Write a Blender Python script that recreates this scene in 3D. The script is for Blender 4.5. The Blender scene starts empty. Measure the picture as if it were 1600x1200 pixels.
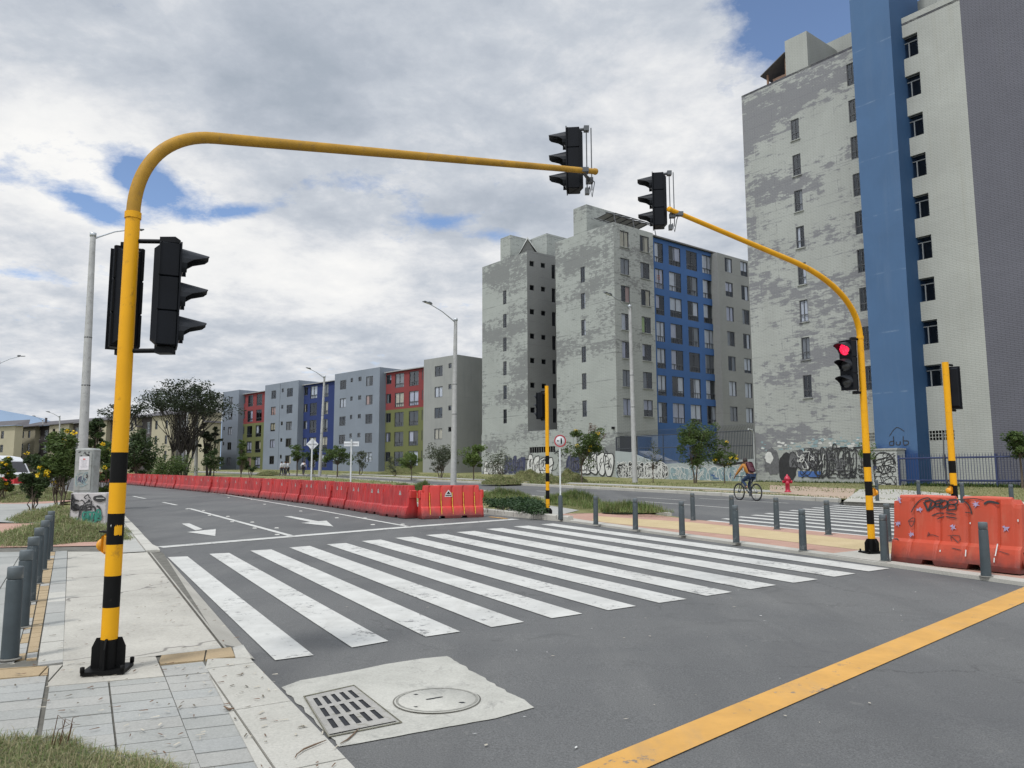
import bpy, bmesh, math, random
from mathutils import Vector, Matrix, noise
R=random.Random(11)
C=bpy.context.scene.collection
S=bpy.context.scene
rad=math.radians
# ---------------------------------------------------------------- camera
F=1200.; PITCH=rad(6.71); ROLL=rad(0.2); EYE=1.6
FW=Vector((0,math.cos(PITCH),math.sin(PITCH)))
_r0=Vector((1,0,0)); _u0=Vector((0,-math.sin(PITCH),math.cos(PITCH)))
RT=_r0*math.cos(ROLL)-_u0*math.sin(ROLL); UP=RT.cross(FW)
cd=bpy.data.cameras.new('camera'); cam=bpy.data.objects.new('camera',cd); C.objects.link(cam)
cd.sensor_width=36; cd.lens=27; cd.clip_start=.05; cd.clip_end=8000
cam.matrix_world=Matrix.Translation((0,0,EYE))@Matrix((RT,UP,-FW)).transposed().to_4x4()
S.camera=cam
# ---------------------------------------------------------------- light
SUN_EL=rad(58); SUN_AZ=math.atan2(-.75,-.66)      # azimuth of the direction towards the sun (x,y)
world=bpy.data.worlds.new('World'); S.world=world; world.use_nodes=True
def build_world():
    nt=world.node_tree; nt.nodes.clear(); N=nt.nodes.new; L=nt.links.new
    out=N('ShaderNodeOutputWorld'); bg=N('ShaderNodeBackground'); L(bg.outputs[0],out.inputs[0])
    sky=N('ShaderNodeTexSky'); sky.sky_type='NISHITA'; sky.sun_disc=False
    sky.sun_elevation=SUN_EL; sky.sun_rotation=math.pi/2-SUN_AZ; sky.altitude=2600; sky.air_density=1.0; sky.dust_density=.6; sky.ozone_density=2.5
    tc=N('ShaderNodeTexCoord'); sep=N('ShaderNodeSeparateXYZ'); L(tc.outputs['Generated'],sep.inputs[0])
    def M(op,a,b=None,c=None,clamp=False):
        n=N('ShaderNodeMath'); n.operation=op; n.use_clamp=clamp
        for i,v in enumerate((a,b,c)):
            if v is None: continue
            if isinstance(v,(int,float)): n.inputs[i].default_value=v
            else: L(v,n.inputs[i])
        return n.outputs[0]
    z=M('MAXIMUM',sep.outputs[2],0.0); zz=M('ADD',z,.22)
    cx=M('DIVIDE',sep.outputs[0],zz); cy=M('DIVIDE',sep.outputs[1],zz)
    cmb=N('ShaderNodeCombineXYZ'); L(cx,cmb.inputs[0]); L(cy,cmb.inputs[1]); cmb.inputs[2].default_value=3.7
    def noi(scale,det,rough,dist=0,off=(0,0,0)):
        mp=N('ShaderNodeMapping'); mp.inputs['Location'].default_value=off; L(cmb.outputs[0],mp.inputs[0])
        n=N('ShaderNodeTexNoise'); n.inputs['Scale'].default_value=scale; n.inputs['Detail'].default_value=det
        n.inputs['Roughness'].default_value=rough; n.inputs['Distortion'].default_value=dist; L(mp.outputs[0],n.inputs[0]); return n.outputs[0]
    def ramp(f,els):
        r=N('ShaderNodeValToRGB'); L(f,r.inputs[0]); e=r.color_ramp.elements
        while len(e)>1: e.remove(e[-1])
        e[0].position=els[0][0]; e[0].color=(*els[0][1],1)
        for p,c in els[1:]:
            q=e.new(p); q.color=(*c,1)
        return r.outputs[0]
    # coverage: noise plus a few open gaps at given sky directions
    cov=noi(1.7,10,.66,.1,(1.3,.4,0))
    def gap(px,py,w,h,amt,tilt=0):
        d=(RT*(px-800)+UP*(600-py)+FW*F).normalized()
        ex=Vector((0,0,1)).cross(d).normalized(); ey=d.cross(ex)
        if tilt: ex,ey=ex*math.cos(tilt)+ey*math.sin(tilt),ey*math.cos(tilt)-ex*math.sin(tilt)
        def dot(v):
            n=N('ShaderNodeVectorMath'); n.operation='DOT_PRODUCT'; L(tc.outputs['Generated'],n.inputs[0]); n.inputs[1].default_value=v; return n.outputs['Value']
        a=M('DIVIDE',dot(ex),w); b=M('DIVIDE',dot(ey),h); fr=dot(d)
        r2=M('ADD',M('MULTIPLY',a,a),M('MULTIPLY',b,b))
        g=M('MULTIPLY',M('EXPONENT',M('MULTIPLY',r2,-1.0)),M('GREATER_THAN',fr,0))
        return M('MULTIPLY',g,amt)
    jag=noi(5.0,9,.68,.1,(4,2,0))
    tot=cov
    for g in [(232,288,.044,.026,.54,.45),(140,325,.05,.016,.40,.3),(1300,20,.085,.050,.80,0),(1190,-5,.07,.015,.26,0),(690,348,.03,.010,.26,0),(770,368,.04,.010,.28,0),(60,435,.08,.014,.20,0),(370,330,.05,.010,.26,-.25)]:
        tot=M('SUBTRACT',tot,gap(*g))
    tot=M('ADD',tot,M('MULTIPLY',M('SUBTRACT',jag,.5),.75))
    mask=M('MULTIPLY_ADD',tot,4.6,-.78,clamp=True)
    # cloud tone: broad grey bellies, bright ragged edges
    big=noi(1.15,4,.55,.2,(7,1,0)); fine=noi(3.9,10,.62,.15,(2,8,0)); fin2=noi(10,9,.66,.1,(5,5,0))
    t=M('ADD',M('MULTIPLY',big,.50),M('MULTIPLY',fine,.62)); t=M('ADD',t,M('MULTIPLY',fin2,.20))
    # brighter low band above the roofs
    lowb=M('MULTIPLY',M('SUBTRACT',.42,M('ABSOLUTE',M('SUBTRACT',z,.22))),.20)
    t=M('ADD',t,lowb)
    for g in [(60,240,.12,.09,.20,0),(900,120,.35,.16,-.03,0),(450,120,.22,.11,-.12,0),(520,380,.25,.03,.10,0),(1000,200,.16,.10,.05,0),(450,520,.25,.035,-.07,0),(560,440,.2,.05,.08,0),(700,340,.16,.03,-.08,0)]:
        t=M('ADD',t,gap(*g))
    col=ramp(t,[(.49,(.40,.45,.52)),(.59,(.48,.525,.595)),(.68,(.58,.62,.68)),(.76,(.73,.75,.785)),(.84,(.87,.875,.88)),(.97,(.96,.955,.94))])
    skm=N('ShaderNodeMix'); skm.data_type='RGBA'; skm.blend_type='MULTIPLY'; skm.inputs[0].default_value=1
    L(sky.outputs[0],skm.inputs[6]); skm.inputs[7].default_value=(.205,.190,.180,1)
    # sky overhead and behind the camera, out of view, brightened to light the scene
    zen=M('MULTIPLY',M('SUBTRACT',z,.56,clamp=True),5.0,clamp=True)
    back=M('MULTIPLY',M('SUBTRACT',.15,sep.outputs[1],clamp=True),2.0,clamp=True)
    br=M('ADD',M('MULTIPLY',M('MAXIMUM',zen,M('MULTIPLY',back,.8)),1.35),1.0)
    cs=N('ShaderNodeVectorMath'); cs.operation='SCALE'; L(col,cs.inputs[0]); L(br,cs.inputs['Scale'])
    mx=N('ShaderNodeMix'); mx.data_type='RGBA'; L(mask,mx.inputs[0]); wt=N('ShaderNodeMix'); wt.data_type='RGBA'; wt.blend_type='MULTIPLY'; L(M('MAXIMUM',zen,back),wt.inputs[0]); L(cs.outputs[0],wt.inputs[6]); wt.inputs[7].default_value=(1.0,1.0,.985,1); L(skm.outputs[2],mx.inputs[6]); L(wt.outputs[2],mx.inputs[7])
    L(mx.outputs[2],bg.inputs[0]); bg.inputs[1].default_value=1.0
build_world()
sl=bpy.data.lights.new('sun','SUN'); sun=bpy.data.objects.new('sun',sl); C.objects.link(sun)
sl.energy=2.3; sl.angle=rad(8); sl.color=(1,.98,.95)
sd=Vector((math.cos(SUN_AZ)*math.cos(SUN_EL),math.sin(SUN_AZ)*math.cos(SUN_EL),math.sin(SUN_EL)))
sun.rotation_euler=sd.to_track_quat('Z','Y').to_euler(); sun.location=sd*60
vs=S.view_settings; vs.view_transform='Standard'; vs.look='None'; vs.exposure=0.0; vs.gamma=1; vs.use_curve_mapping=False
S.render.engine='CYCLES'; S.cycles.max_bounces=6; S.cycles.transparent_max_bounces=12
# ---------------------------------------------------------------- terrain height and pixel->ground
def Z(x,y):
    y=min(y,130); t=(y-75)/6
    return .006*max(min(x,80),-80)+.015*y+.015*6*math.log1p(math.exp(t))
CO=Vector((0,0,EYE))
def ray(px,py): return (RT*(px-800)+UP*(600-py)+FW*F).normalized()
def G(px,py,h=0):
    d=ray(px,py); t=.5
    while t<1500:
        P=CO+d*t
        if P.z<Z(P.x,P.y)+h: break
        t*=1.02
    lo,hi=t/1.02,t
    for _ in range(30):
        m=(lo+hi)/2; P=CO+d*m
        if P.z<Z(P.x,P.y)+h: hi=m
        else: lo=m
    return Vector((P.x,P.y,P.z))
def AT(px,py,y):          # point on the ray through a photo pixel at forward distance y
    d=ray(px,py); return CO+d*(y/d.y)
def XY(px,y): p=AT(px,740,y); return p.x,y
def gz(x,y,h=0): return Vector((x,y,Z(x,y)+h))
# ---------------------------------------------------------------- tags
def tag(o,label=None,cat=None,group=None,kind=None):
    if label: o['label']=label
    if cat: o['category']=cat
    if group: o['group']=group
    if kind: o['kind']=kind
    return o
def empty(name,loc,rz=0,label=None,cat=None,group=None,M=None):
    o=bpy.data.objects.new(name,None); C.objects.link(o); o.empty_display_size=.2
    if M is not None: o.matrix_world=M
    else: o.location=loc; o.rotation_euler=(0,0,rz)
    return tag(o,label,cat,group)
def copy_tree(o,parent=None):
    c=o.copy(); C.objects.link(c); c.parent=parent
    for ch in list(o.children): copy_tree(ch,c)
    return c
# ---------------------------------------------------------------- mesh builder
class MB:
    def __init__(s): s.v=[]; s.f=[]; s.m=[]; s.sm=[]
    def add(s,vs,fs,m=0,smooth=False):
        b=len(s.v); s.v+= [tuple(v) for v in vs]
        for f in fs: s.f.append([b+i for i in f]); s.m.append(m); s.sm.append(smooth)
    def box(s,c,d,m=0,rot=None,bev=0):
        x,y,z=[k/2 for k in d]; c=Vector(c)
        if bev:
            b=bev; vs=[]
            for k,(zz) in enumerate((-z,-z+b,z-b,z)):
                ins=b if k in(0,3) else 0
                for (ax,ay) in ((-1,-1),(1,-1),(1,1),(-1,1)): 
                    X=x-ins;Y=y-ins
                    vs+= [Vector((ax*(X-(b if ax*ay>0 else 0)),ay*(Y-(0 if ax*ay>0 else b)),zz)),Vector((ax*(X-(0 if ax*ay>0 else b)),ay*(Y-(b if ax*ay>0 else 0)),zz))]
            fs=[list(range(7,-1,-1)),list(range(24,32))]
            for k in range(3):
                for i in range(8): fs.append([k*8+i,k*8+(i+1)%8,(k+1)*8+(i+1)%8,(k+1)*8+i])
        else:
            vs=[Vector((a*x,b*y,g*z)) for g in(-1,1) for a,b in((-1,-1),(1,-1),(1,1),(-1,1))]
            fs=[[3,2,1,0],[4,5,6,7]]+[[i,(i+1)%4,(i+1)%4+4,i+4] for i in range(4)]
        if rot is not None: vs=[rot@v for v in vs]
        s.add([v+c for v in vs],fs,m)
    def tube(s,pts,rs,seg=10,m=0,cap=True,smooth=True):
        pts=[Vector(p) for p in pts]; n=len(pts)
        if not hasattr(rs,'__len__'): rs=[rs]*n
        rings=[]; prev=None
        for i,p in enumerate(pts):
            t=(pts[min(i+1,n-1)]-pts[max(i-1,0)])
            if t.length<1e-9: t=Vector((0,0,1))
            t.normalize()
            if prev is None:
                a=Vector((1,0,0)) if abs(t.x)<.8 else Vector((0,1,0)); u=t.cross(a).normalized()
            else:
                u=(prev-t*prev.dot(t)); u=u.normalized() if u.length>1e-6 else t.orthogonal().normalized()
            prev=u; w=t.cross(u)
            rings.append([p+(u*math.cos(2*math.pi*k/seg)+w*math.sin(2*math.pi*k/seg))*rs[i] for k in range(seg)])
        vs=[v for r in rings for v in r]; fs=[]
        for i in range(n-1):
            for k in range(seg): fs.append([i*seg+k,i*seg+(k+1)%seg,(i+1)*seg+(k+1)%seg,(i+1)*seg+k])
        s.add(vs,fs,m,smooth)
        if cap: s.add(rings[0],[list(range(seg-1,-1,-1))],m); s.add(rings[-1],[list(range(seg))],m)
    def lathe(s,prof,c=(0,0,0),seg=16,m=0,smooth=True,mat=None):
        c=Vector(c); vs=[]; fs=[]; n=len(prof)
        for (r,z) in prof:
            for k in range(seg):
                v=Vector((r*math.cos(2*math.pi*k/seg),r*math.sin(2*math.pi*k/seg),z))
                if mat is not None: v=mat@v
                vs.append(v+c)
        for i in range(n-1):
            for k in range(seg): fs.append([i*seg+k,i*seg+(k+1)%seg,(i+1)*seg+(k+1)%seg,(i+1)*seg+k])
        fs.append(list(range(seg-1,-1,-1))); fs.append([ (n-1)*seg+k for k in range(seg)])
        s.add(vs,fs,m,smooth)
    def prism(s,poly,z0,z1,m=0,mat=None,c=(0,0,0)):
        n=len(poly); c=Vector(c)
        vs=[Vector((x,y,z0)) for x,y in poly]+[Vector((x,y,z1)) for x,y in poly]
        if mat is not None: vs=[mat@v for v in vs]
        vs=[v+c for v in vs]
        s.add(vs,[list(range(n-1,-1,-1)),list(range(n,2*n))]+[[i,(i+1)%n,n+(i+1)%n,n+i] for i in range(n)],m)
    def quad(s,a,b,c,d,m=0): s.add([a,b,c,d],[[0,1,2,3]],m)
    def build(s,name,mats,parent=None,loc=None,rz=None):
        me=bpy.data.meshes.new(name); me.from_pydata(s.v,[],s.f)
        if not isinstance(mats,(list,tuple)): mats=[mats]
        for m in mats: me.materials.append(m)
        me.polygons.foreach_set('material_index',s.m); me.polygons.foreach_set('use_smooth',s.sm); me.update()
        o=bpy.data.objects.new(name,me); C.objects.link(o)
        if parent: o.parent=parent
        if loc is not None: o.location=loc
        if rz is not None: o.rotation_euler=(0,0,rz)
        return o
# ---------------------------------------------------------------- materials
MATS={}
def nodes(name):
    m=bpy.data.materials.new(name); m.use_nodes=True; nt=m.node_tree; b=nt.nodes['Principled BSDF']; return m,nt,b,nt.nodes.new,nt.links.new
def _noise(nt,vec,scale,det=5,rough=.6,dist=0):
    n=nt.nodes.new('ShaderNodeTexNoise'); n.inputs['Scale'].default_value=scale; n.inputs['Detail'].default_value=det
    n.inputs['Roughness'].default_value=rough; n.inputs['Distortion'].default_value=dist
    if vec is not None: nt.links.new(vec,n.inputs[0])
    return n.outputs[0]
def _map(nt,vec,sc=(1,1,1),rot=(0,0,0),loc=(0,0,0)):
    n=nt.nodes.new('ShaderNodeMapping'); n.inputs['Scale'].default_value=sc; n.inputs['Rotation'].default_value=rot; n.inputs['Location'].default_value=loc
    nt.links.new(vec,n.inputs[0]); return n.outputs[0]
def _ramp(nt,f,els):
    r=nt.nodes.new('ShaderNodeValToRGB'); nt.links.new(f,r.inputs[0]); e=r.color_ramp.elements
    while len(e)>1: e.remove(e[-1])
    def c4(c): return (c,c,c,1) if isinstance(c,(int,float)) else (*c,1)
    e[0].position=els[0][0]; e[0].color=c4(els[0][1])
    for p,c in els[1:]:
        q=e.new(p); q.color=c4(c)
    return r.outputs[0]
def _mix(nt,f,a,b,mode='MIX'):
    n=nt.nodes.new('ShaderNodeMix'); n.data_type='RGBA'; n.blend_type=mode
    for i,v in ((0,f),(6,a),(7,b)):
        if isinstance(v,(int,float)): n.inputs[i].default_value=v if i==0 else (v,v,v,1)
        elif isinstance(v,tuple): n.inputs[i].default_value=(*v,1) if len(v)==3 else v
        else: nt.links.new(v,n.inputs[i])
    return n.outputs[2]
def _math(nt,op,a,b=None,clamp=False):
    n=nt.nodes.new('ShaderNodeMath'); n.operation=op; n.use_clamp=clamp
    for i,v in enumerate((a,b)):
        if v is None: continue
        if isinstance(v,(int,float)): n.inputs[i].default_value=v
        else: nt.links.new(v,n.inputs[i])
    return n.outputs[0]
def _bump(nt,b,h,s,d=.02):
    n=nt.nodes.new('ShaderNodeBump'); n.inputs['Strength'].default_value=s; n.inputs['Distance'].default_value=d
    nt.links.new(h,n.inputs['Height']); nt.links.new(n.outputs[0],b.inputs['Normal'])
def oc(nt):
    t=nt.nodes.new('ShaderNodeTexCoord'); return t.outputs['Object']
def geo(nt):
    t=nt.nodes.new('ShaderNodeNewGeometry'); return t.outputs['Position']
def pm(name,col,rough=.8,var=.12,scale=3.,bump=0,bscale=40,metal=0,dirt=None,dscale=2.,dthr=(.55,.7),stretch=(1,1,1),spec=None):
    """painted / plain material: base colour with soft tone variation and optional shaped dirt"""
    if name in MATS: return MATS[name]
    m,nt,b,N,L=nodes(name); v=_map(nt,oc(nt),stretch)
    n=_noise(nt,v,scale,6,.62)
    c=_ramp(nt,n,[(.3,tuple(k*(1-var) for k in col)),(.7,tuple(min(1,k*(1+var)) for k in col))])
    if dirt is not None:
        d=_noise(nt,_map(nt,oc(nt),stretch,loc=(3,5,7)),dscale,8,.68); f=_ramp(nt,d,[(dthr[0],0),(dthr[1],1)])
        c=_mix(nt,f,c,dirt)
    L(c,b.inputs['Base Color']); b.inputs['Roughness'].default_value=rough; b.inputs['Metallic'].default_value=metal
    if spec is not None: b.inputs['Specular IOR Level'].default_value=spec
    if bump: _bump(nt,b,_noise(nt,v,bscale,4,.6),bump)
    MATS[name]=m; return m
def leafm(name,c1,c2,rough=.6):
    if name in MATS: return MATS[name]
    m,nt,b,N,L=nodes(name)
    w=_noise(nt,geo(nt),1.7,3,.6); w2=_noise(nt,geo(nt),14,2,.6)
    f=_math(nt,'ADD',_math(nt,'MULTIPLY',w,.6),_math(nt,'MULTIPLY',w2,.4))
    c=_ramp(nt,f,[(.38,c1),(.62,c2)])
    L(c,b.inputs['Base Color']); b.inputs['Roughness'].default_value=rough; b.inputs['Specular IOR Level'].default_value=.3
    # thin leaves pass some light
    tr=N('ShaderNodeBsdfTranslucent'); L(c,tr.inputs[0]); mx=N('ShaderNodeMixShader'); mx.inputs[0].default_value=.25
    out=[n for n in nt.nodes if n.type=='OUTPUT_MATERIAL'][0]
    L(b.outputs[0],mx.inputs[1]); L(tr.outputs[0],mx.inputs[2]); L(mx.outputs[0],out.inputs[0])
    MATS[name]=m; return m
def m_asphalt():
    m,nt,b,N,L=nodes('asphalt'); v=geo(nt)
    a=_noise(nt,v,.35,5,.6,.6); c=_ramp(nt,a,[(.3,(.084,.085,.086)),(.7,(.112,.112,.110))])
    st=_noise(nt,_map(nt,v,(1,.22,1),(0,0,rad(29))),.9,6,.65)            # worn wheel tracks along the lane
    c=_mix(nt,_ramp(nt,st,[(.5,0),(.72,.35)]),c,(.16,.158,.15))
    g=_noise(nt,v,95,3,.8); c=_mix(nt,.9,c,_ramp(nt,g,[(.25,.42),(.5,1),(.78,1.75)]),'MULTIPLY')
    tk=_noise(nt,_map(nt,v,(1,.10,1),(0,0,rad(29)),(2,0,0)),1.1,4,.55); c=_mix(nt,_ramp(nt,tk,[(.50,0),(.66,.40)]),c,(.066,.066,.067))
    dk=_noise(nt,v,1.6,7,.7,1.2); c=_mix(nt,_ramp(nt,dk,[(.58,0),(.72,.55)]),c,(.062,.062,.062))
    pt=_noise(nt,_map(nt,v,(.22,.22,1),(0,0,rad(20))),1.0,2,.4); c=_mix(nt,_ramp(nt,pt,[(.55,0),(.565,.30)]),c,(.075,.075,.077))       # resurfaced areas
    cv=N('ShaderNodeTexVoronoi'); cv.feature='DISTANCE_TO_EDGE'; cv.inputs['Scale'].default_value=.42; cn=N('ShaderNodeTexNoise'); cn.inputs['Scale'].default_value=1.3; cn.inputs['Detail'].default_value=8; cn.inputs['Roughness'].default_value=.7; L(v,cn.inputs[0])
    ca=N('ShaderNodeVectorMath'); ca.operation='ADD'; L(v,ca.inputs[0]); cs_=N('ShaderNodeVectorMath'); cs_.operation='SCALE'; cs_.inputs['Scale'].default_value=.9; L(cn.outputs['Color'],cs_.inputs[0]); L(cs_.outputs[0],ca.inputs[1]); L(ca.outputs[0],cv.inputs[0])
    c=_mix(nt,_math(nt,'MULTIPLY',_ramp(nt,cv.outputs['Distance'],[(.0025,.55),(.007,0)]),_ramp(nt,_noise(nt,v,.5,3,.5),[(.52,0),(.60,1)])),c,(.035,.035,.035))
    fl_=_noise(nt,_map(nt,v,(1,1,1),loc=(8,3,0)),6.5,6,.7); c=_mix(nt,_ramp(nt,fl_,[(.63,0),(.70,.35)]),c,(.17,.165,.155))
    vo=N('ShaderNodeTexVoronoi'); vo.inputs['Scale'].default_value=16; L(v,vo.inputs[0])
    sp=_ramp(nt,vo.outputs['Distance'],[(.03,1),(.055,0)]); pick=_ramp(nt,_noise(nt,v,2.1,3,.6),[(.52,0),(.60,1)])
    c=_mix(nt,_math(nt,'MULTIPLY',sp,pick),c,(.33,.32,.29))               # small light chips and litter
    L(c,b.inputs['Base Color']); b.inputs['Roughness'].default_value=.88; b.inputs['Specular IOR Level'].default_value=.3
    _bump(nt,b,g,.35,.004); return m
def m_paint(name,col,wear=.5,base=(.11,.11,.11),dust=(.42,.41,.38)):
    m,nt,b,N,L=nodes(name); v=geo(nt)
    c=_ramp(nt,_noise(nt,v,2.3,7,.66),[(.32,tuple(k*.80 for k in col)),(.62,col)])
    c=_mix(nt,_ramp(nt,_noise(nt,_map(nt,v,(1,.3,1),(0,0,rad(29))),3.2,8,.72),[(.52,0),(.75,.5)]),c,dust)
    w=_noise(nt,v,11,9,.78); w2=_noise(nt,v,1.3,4,.6)
    f=_math(nt,'ADD',w,_math(nt,'MULTIPLY',_math(nt,'SUBTRACT',w2,.5),.5))
    c=_mix(nt,_ramp(nt,f,[(wear,0),(wear+.05,.85)]),c,base)
    L(c,b.inputs['Base Color']); b.inputs['Roughness'].default_value=.75; return m
def m_conc(name,c1,c2,scale=.9,grain=60,spot=(.16,.15,.13),st=.60,crack=0):
    m,nt,b,N,L=nodes(name); v=geo(nt)
    c=_ramp(nt,_noise(nt,v,scale,7,.65,.4),[(.3,c1),(.7,c2)])
    c=_mix(nt,_ramp(nt,_noise(nt,v,4.3,9,.74,.8),[(st,0),(st+.14,.55)]),c,spot)
    g=_noise(nt,v,grain,4,.7); c=_mix(nt,.8,c,_ramp(nt,g,[(.3,.8),(.7,1.15)]),'MULTIPLY')
    if crack:
        vo=N('ShaderNodeTexVoronoi'); vo.feature='DISTANCE_TO_EDGE'; vo.inputs['Scale'].default_value=crack
        wv=N('ShaderNodeVectorMath'); wv.operation='ADD'; L(v,wv.inputs[0]); nn=N('ShaderNodeTexNoise'); nn.inputs['Scale'].default_value=2.5; L(v,nn.inputs[0]); L(nn.outputs['Color'],wv.inputs[1]); L(wv.outputs[0],vo.inputs[0])
        c=_mix(nt,_ramp(nt,vo.outputs['Distance'],[(.004,.8),(.01,0)]),c,(.12,.11,.10))
    L(c,b.inputs['Base Color']); b.inputs['Roughness'].default_value=.9; _bump(nt,b,g,.25,.004); return m
def m_grass(name,c1,c2,c3,scale=.8):
    m,nt,b,N,L=nodes(name); v=geo(nt)
    c=_ramp(nt,_noise(nt,v,scale,8,.7,.5),[(.32,c1),(.5,c2),(.68,c3)])
    g=_noise(nt,v,30,5,.8); c=_mix(nt,.9,c,_ramp(nt,g,[(.3,.55),(.7,1.4)]),'MULTIPLY')
    L(c,b.inputs['Base Color']); b.inputs['Roughness'].default_value=1; b.inputs['Specular IOR Level'].default_value=.1; _bump(nt,b,g,.8,.04); return m
def m_wall(name,col,bare,storey=2.5,z0=0,peel=.5,rib=.09,ribamt=.12,seam=.16,rough=.85,band=.35,stain=(.22,.22,.2),stainamt=.35,pscale=1.0):
    """painted block wall: coursed ribs, storey seams, ragged peeled patches in some storey bands"""
    m,nt,b,N,L=nodes(name); o=oc(nt); s=N('ShaderNodeSeparateXYZ'); L(o,s.inputs[0])
    h=_math(nt,'ADD',s.outputs[0],s.outputs[1]); z=s.outputs[2]
    cb=N('ShaderNodeCombineXYZ'); L(h,cb.inputs[0]); L(z,cb.inputs[1]); v=cb.outputs[0]
    c=_ramp(nt,_noise(nt,v,.28,6,.62,.5),[(.3,tuple(k*.90 for k in col)),(.7,tuple(k*1.07 for k in col))])
    c=_mix(nt,_ramp(nt,_noise(nt,_map(nt,v,(1.6,.12,1)),1.1,8,.7),[(.5,0),(.8,stainamt)]),c,stain)     # run-off streaks
    if peel>0:
        n1=_noise(nt,_map(nt,v,(1.0,1.9,1)),1.9*pscale,11,.70,.1); n2=_noise(nt,_map(nt,v,(.10,.30,1),loc=(2.2,.6,0)),1.0,3,.5)
        n3=_noise(nt,_map(nt,v,(1.1,7.5,1),loc=(9,4,0)),1.5*pscale,8,.66,.1)
        fl=lambda s_,d: _math(nt,'FLOOR',_math(nt,'DIVIDE',s_,d)); cw=N('ShaderNodeCombineXYZ'); L(fl(_math(nt,'ADD',h,_math(nt,'MULTIPLY',n2,1.5)),4.3),cw.inputs[0]); L(fl(_math(nt,'SUBTRACT',z,z0),storey),cw.inputs[1]); wn=N('ShaderNodeTexWhiteNoise'); wn.noise_dimensions='2D'; L(cw.outputs[0],wn.inputs[0])
        f=_math(nt,'ADD',_math(nt,'ADD',_math(nt,'ADD',_math(nt,'MULTIPLY',n1,.66),_math(nt,'MULTIPLY',n3,.34)),_math(nt,'MULTIPLY',_math(nt,'SUBTRACT',z,13.0),.0024)),_math(nt,'ADD',_math(nt,'MULTIPLY',_math(nt,'SUBTRACT',n2,.5),band*1.5),_math(nt,'MULTIPLY',_math(nt,'SUBTRACT',wn.outputs['Value'],.5),.09)))
        c=_mix(nt,_ramp(nt,f,[(1-peel-.008,0),(1-peel+.03,.80)]),c,bare)
        lb=N('ShaderNodeTexBrick'); lb.inputs['Scale'].default_value=1; lb.inputs['Brick Width'].default_value=2.3; lb.inputs['Row Height'].default_value=.83; lb.inputs['Mortar Size'].default_value=.028; lb.inputs['Mortar Smooth'].default_value=.2; lb.offset=.37; lv=N('ShaderNodeVectorMath'); lv.operation='ADD'; L(v,lv.inputs[0]); ln=N('ShaderNodeTexNoise'); ln.inputs['Scale'].default_value=1.6; ln.inputs['Detail'].default_value=5; L(v,ln.inputs[0]); ls=N('ShaderNodeVectorMath'); ls.operation='SCALE'; ls.inputs['Scale'].default_value=.22; L(ln.outputs['Color'],ls.inputs[0]); L(ls.outputs[0],lv.inputs[1]); L(lv.outputs[0],lb.inputs[0])
        c=_mix(nt,_math(nt,'MULTIPLY',_math(nt,'MULTIPLY',lb.outputs['Fac'],_ramp(nt,f,[(1-peel-.09,0),(1-peel-.03,1)])),.5),c,bare)
    zz=_math(nt,'FRACT',_math(nt,'DIVIDE',_math(nt,'SUBTRACT',z,z0),storey))
    wob=_math(nt,'MULTIPLY',_math(nt,'SUBTRACT',_noise(nt,v,1.5,4,.6),.5),.012)
    sd_=_math(nt,'ABSOLUTE',_math(nt,'SUBTRACT',_math(nt,'ADD',zz,wob),.5))
    brk=_ramp(nt,_noise(nt,_map(nt,v,(.5,1,1)),.9,5,.6),[(.42,.1),(.6,1)])
    c=_mix(nt,_math(nt,'MULTIPLY',_math(nt,'MULTIPLY',_ramp(nt,sd_,[(.010,1),(.022,0)]),brk),seam*4),c,bare)
    if rib:
        bt=N('ShaderNodeTexBrick'); bt.inputs['Scale'].default_value=1; bt.inputs['Brick Width'].default_value=rib*4; bt.inputs['Row Height'].default_value=rib
        bt.inputs['Mortar Size'].default_value=rib*.14; bt.inputs['Color1'].default_value=(1,1,1,1); bt.inputs['Color2'].default_value=(.9,.9,.9,1); bt.inputs['Mortar'].default_value=(.3,.3,.3,1); L(v,bt.inputs[0])
        c=_mix(nt,ribamt,c,_mix(nt,1,c,bt.outputs[0],'MULTIPLY')); _bump(nt,b,bt.outputs[0],.5,.012)
    L(c,b.inputs['Base Color']); b.inputs['Roughness'].default_value=rough; return m
MATS['glass']=None
def m_glass():
    m,nt,b,N,L=nodes('window glass'); out=[n for n in nt.nodes if n.type=='OUTPUT_MATERIAL'][0]
    gl=N('ShaderNodeBsdfGlossy'); gl.inputs['Roughness'].default_value=.04; gl.inputs[0].default_value=(.8,.85,.9,1)
    tr=N('ShaderNodeBsdfTransparent'); tr.inputs[0].default_value=(.72,.75,.78,1); fr=N('ShaderNodeFresnel'); fr.inputs[0].default_value=1.5
    f=_math(nt,'MINIMUM',_math(nt,'ADD',_math(nt,'MULTIPLY',fr.outputs[0],.6),.02),.14); mx=N('ShaderNodeMixShader'); L(f,mx.inputs[0]); L(tr.outputs[0],mx.inputs[1]); L(gl.outputs[0],mx.inputs[2]); L(mx.outputs[0],out.inputs[0]); return m
GLASS=m_glass()
ASPH=m_asphalt()
WHITE_P=m_paint('road paint white',(.47,.465,.44),.585,dust=(.30,.29,.265))
YEL_P=m_paint('road paint yellow',(.52,.28,.065),.62,dust=(.30,.20,.10))
CONC=m_conc('pavement concrete',(.25,.247,.228),(.355,.35,.325))
CONC_L=m_conc('light kerb concrete',(.31,.30,.265),(.42,.405,.365),spot=(.2,.19,.17),st=.63)
CONC_R=m_conc('ramp concrete',(.29,.275,.24),(.385,.365,.32),scale=1.3,spot=(.2,.19,.16),st=.62)
PATCHM=m_conc('inlet concrete',(.29,.285,.255),(.41,.40,.36),scale=1.8,spot=(.11,.11,.105),st=.545)
JOINT=pm('joint dirt',(.10,.095,.08),.95,.3,8)
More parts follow.
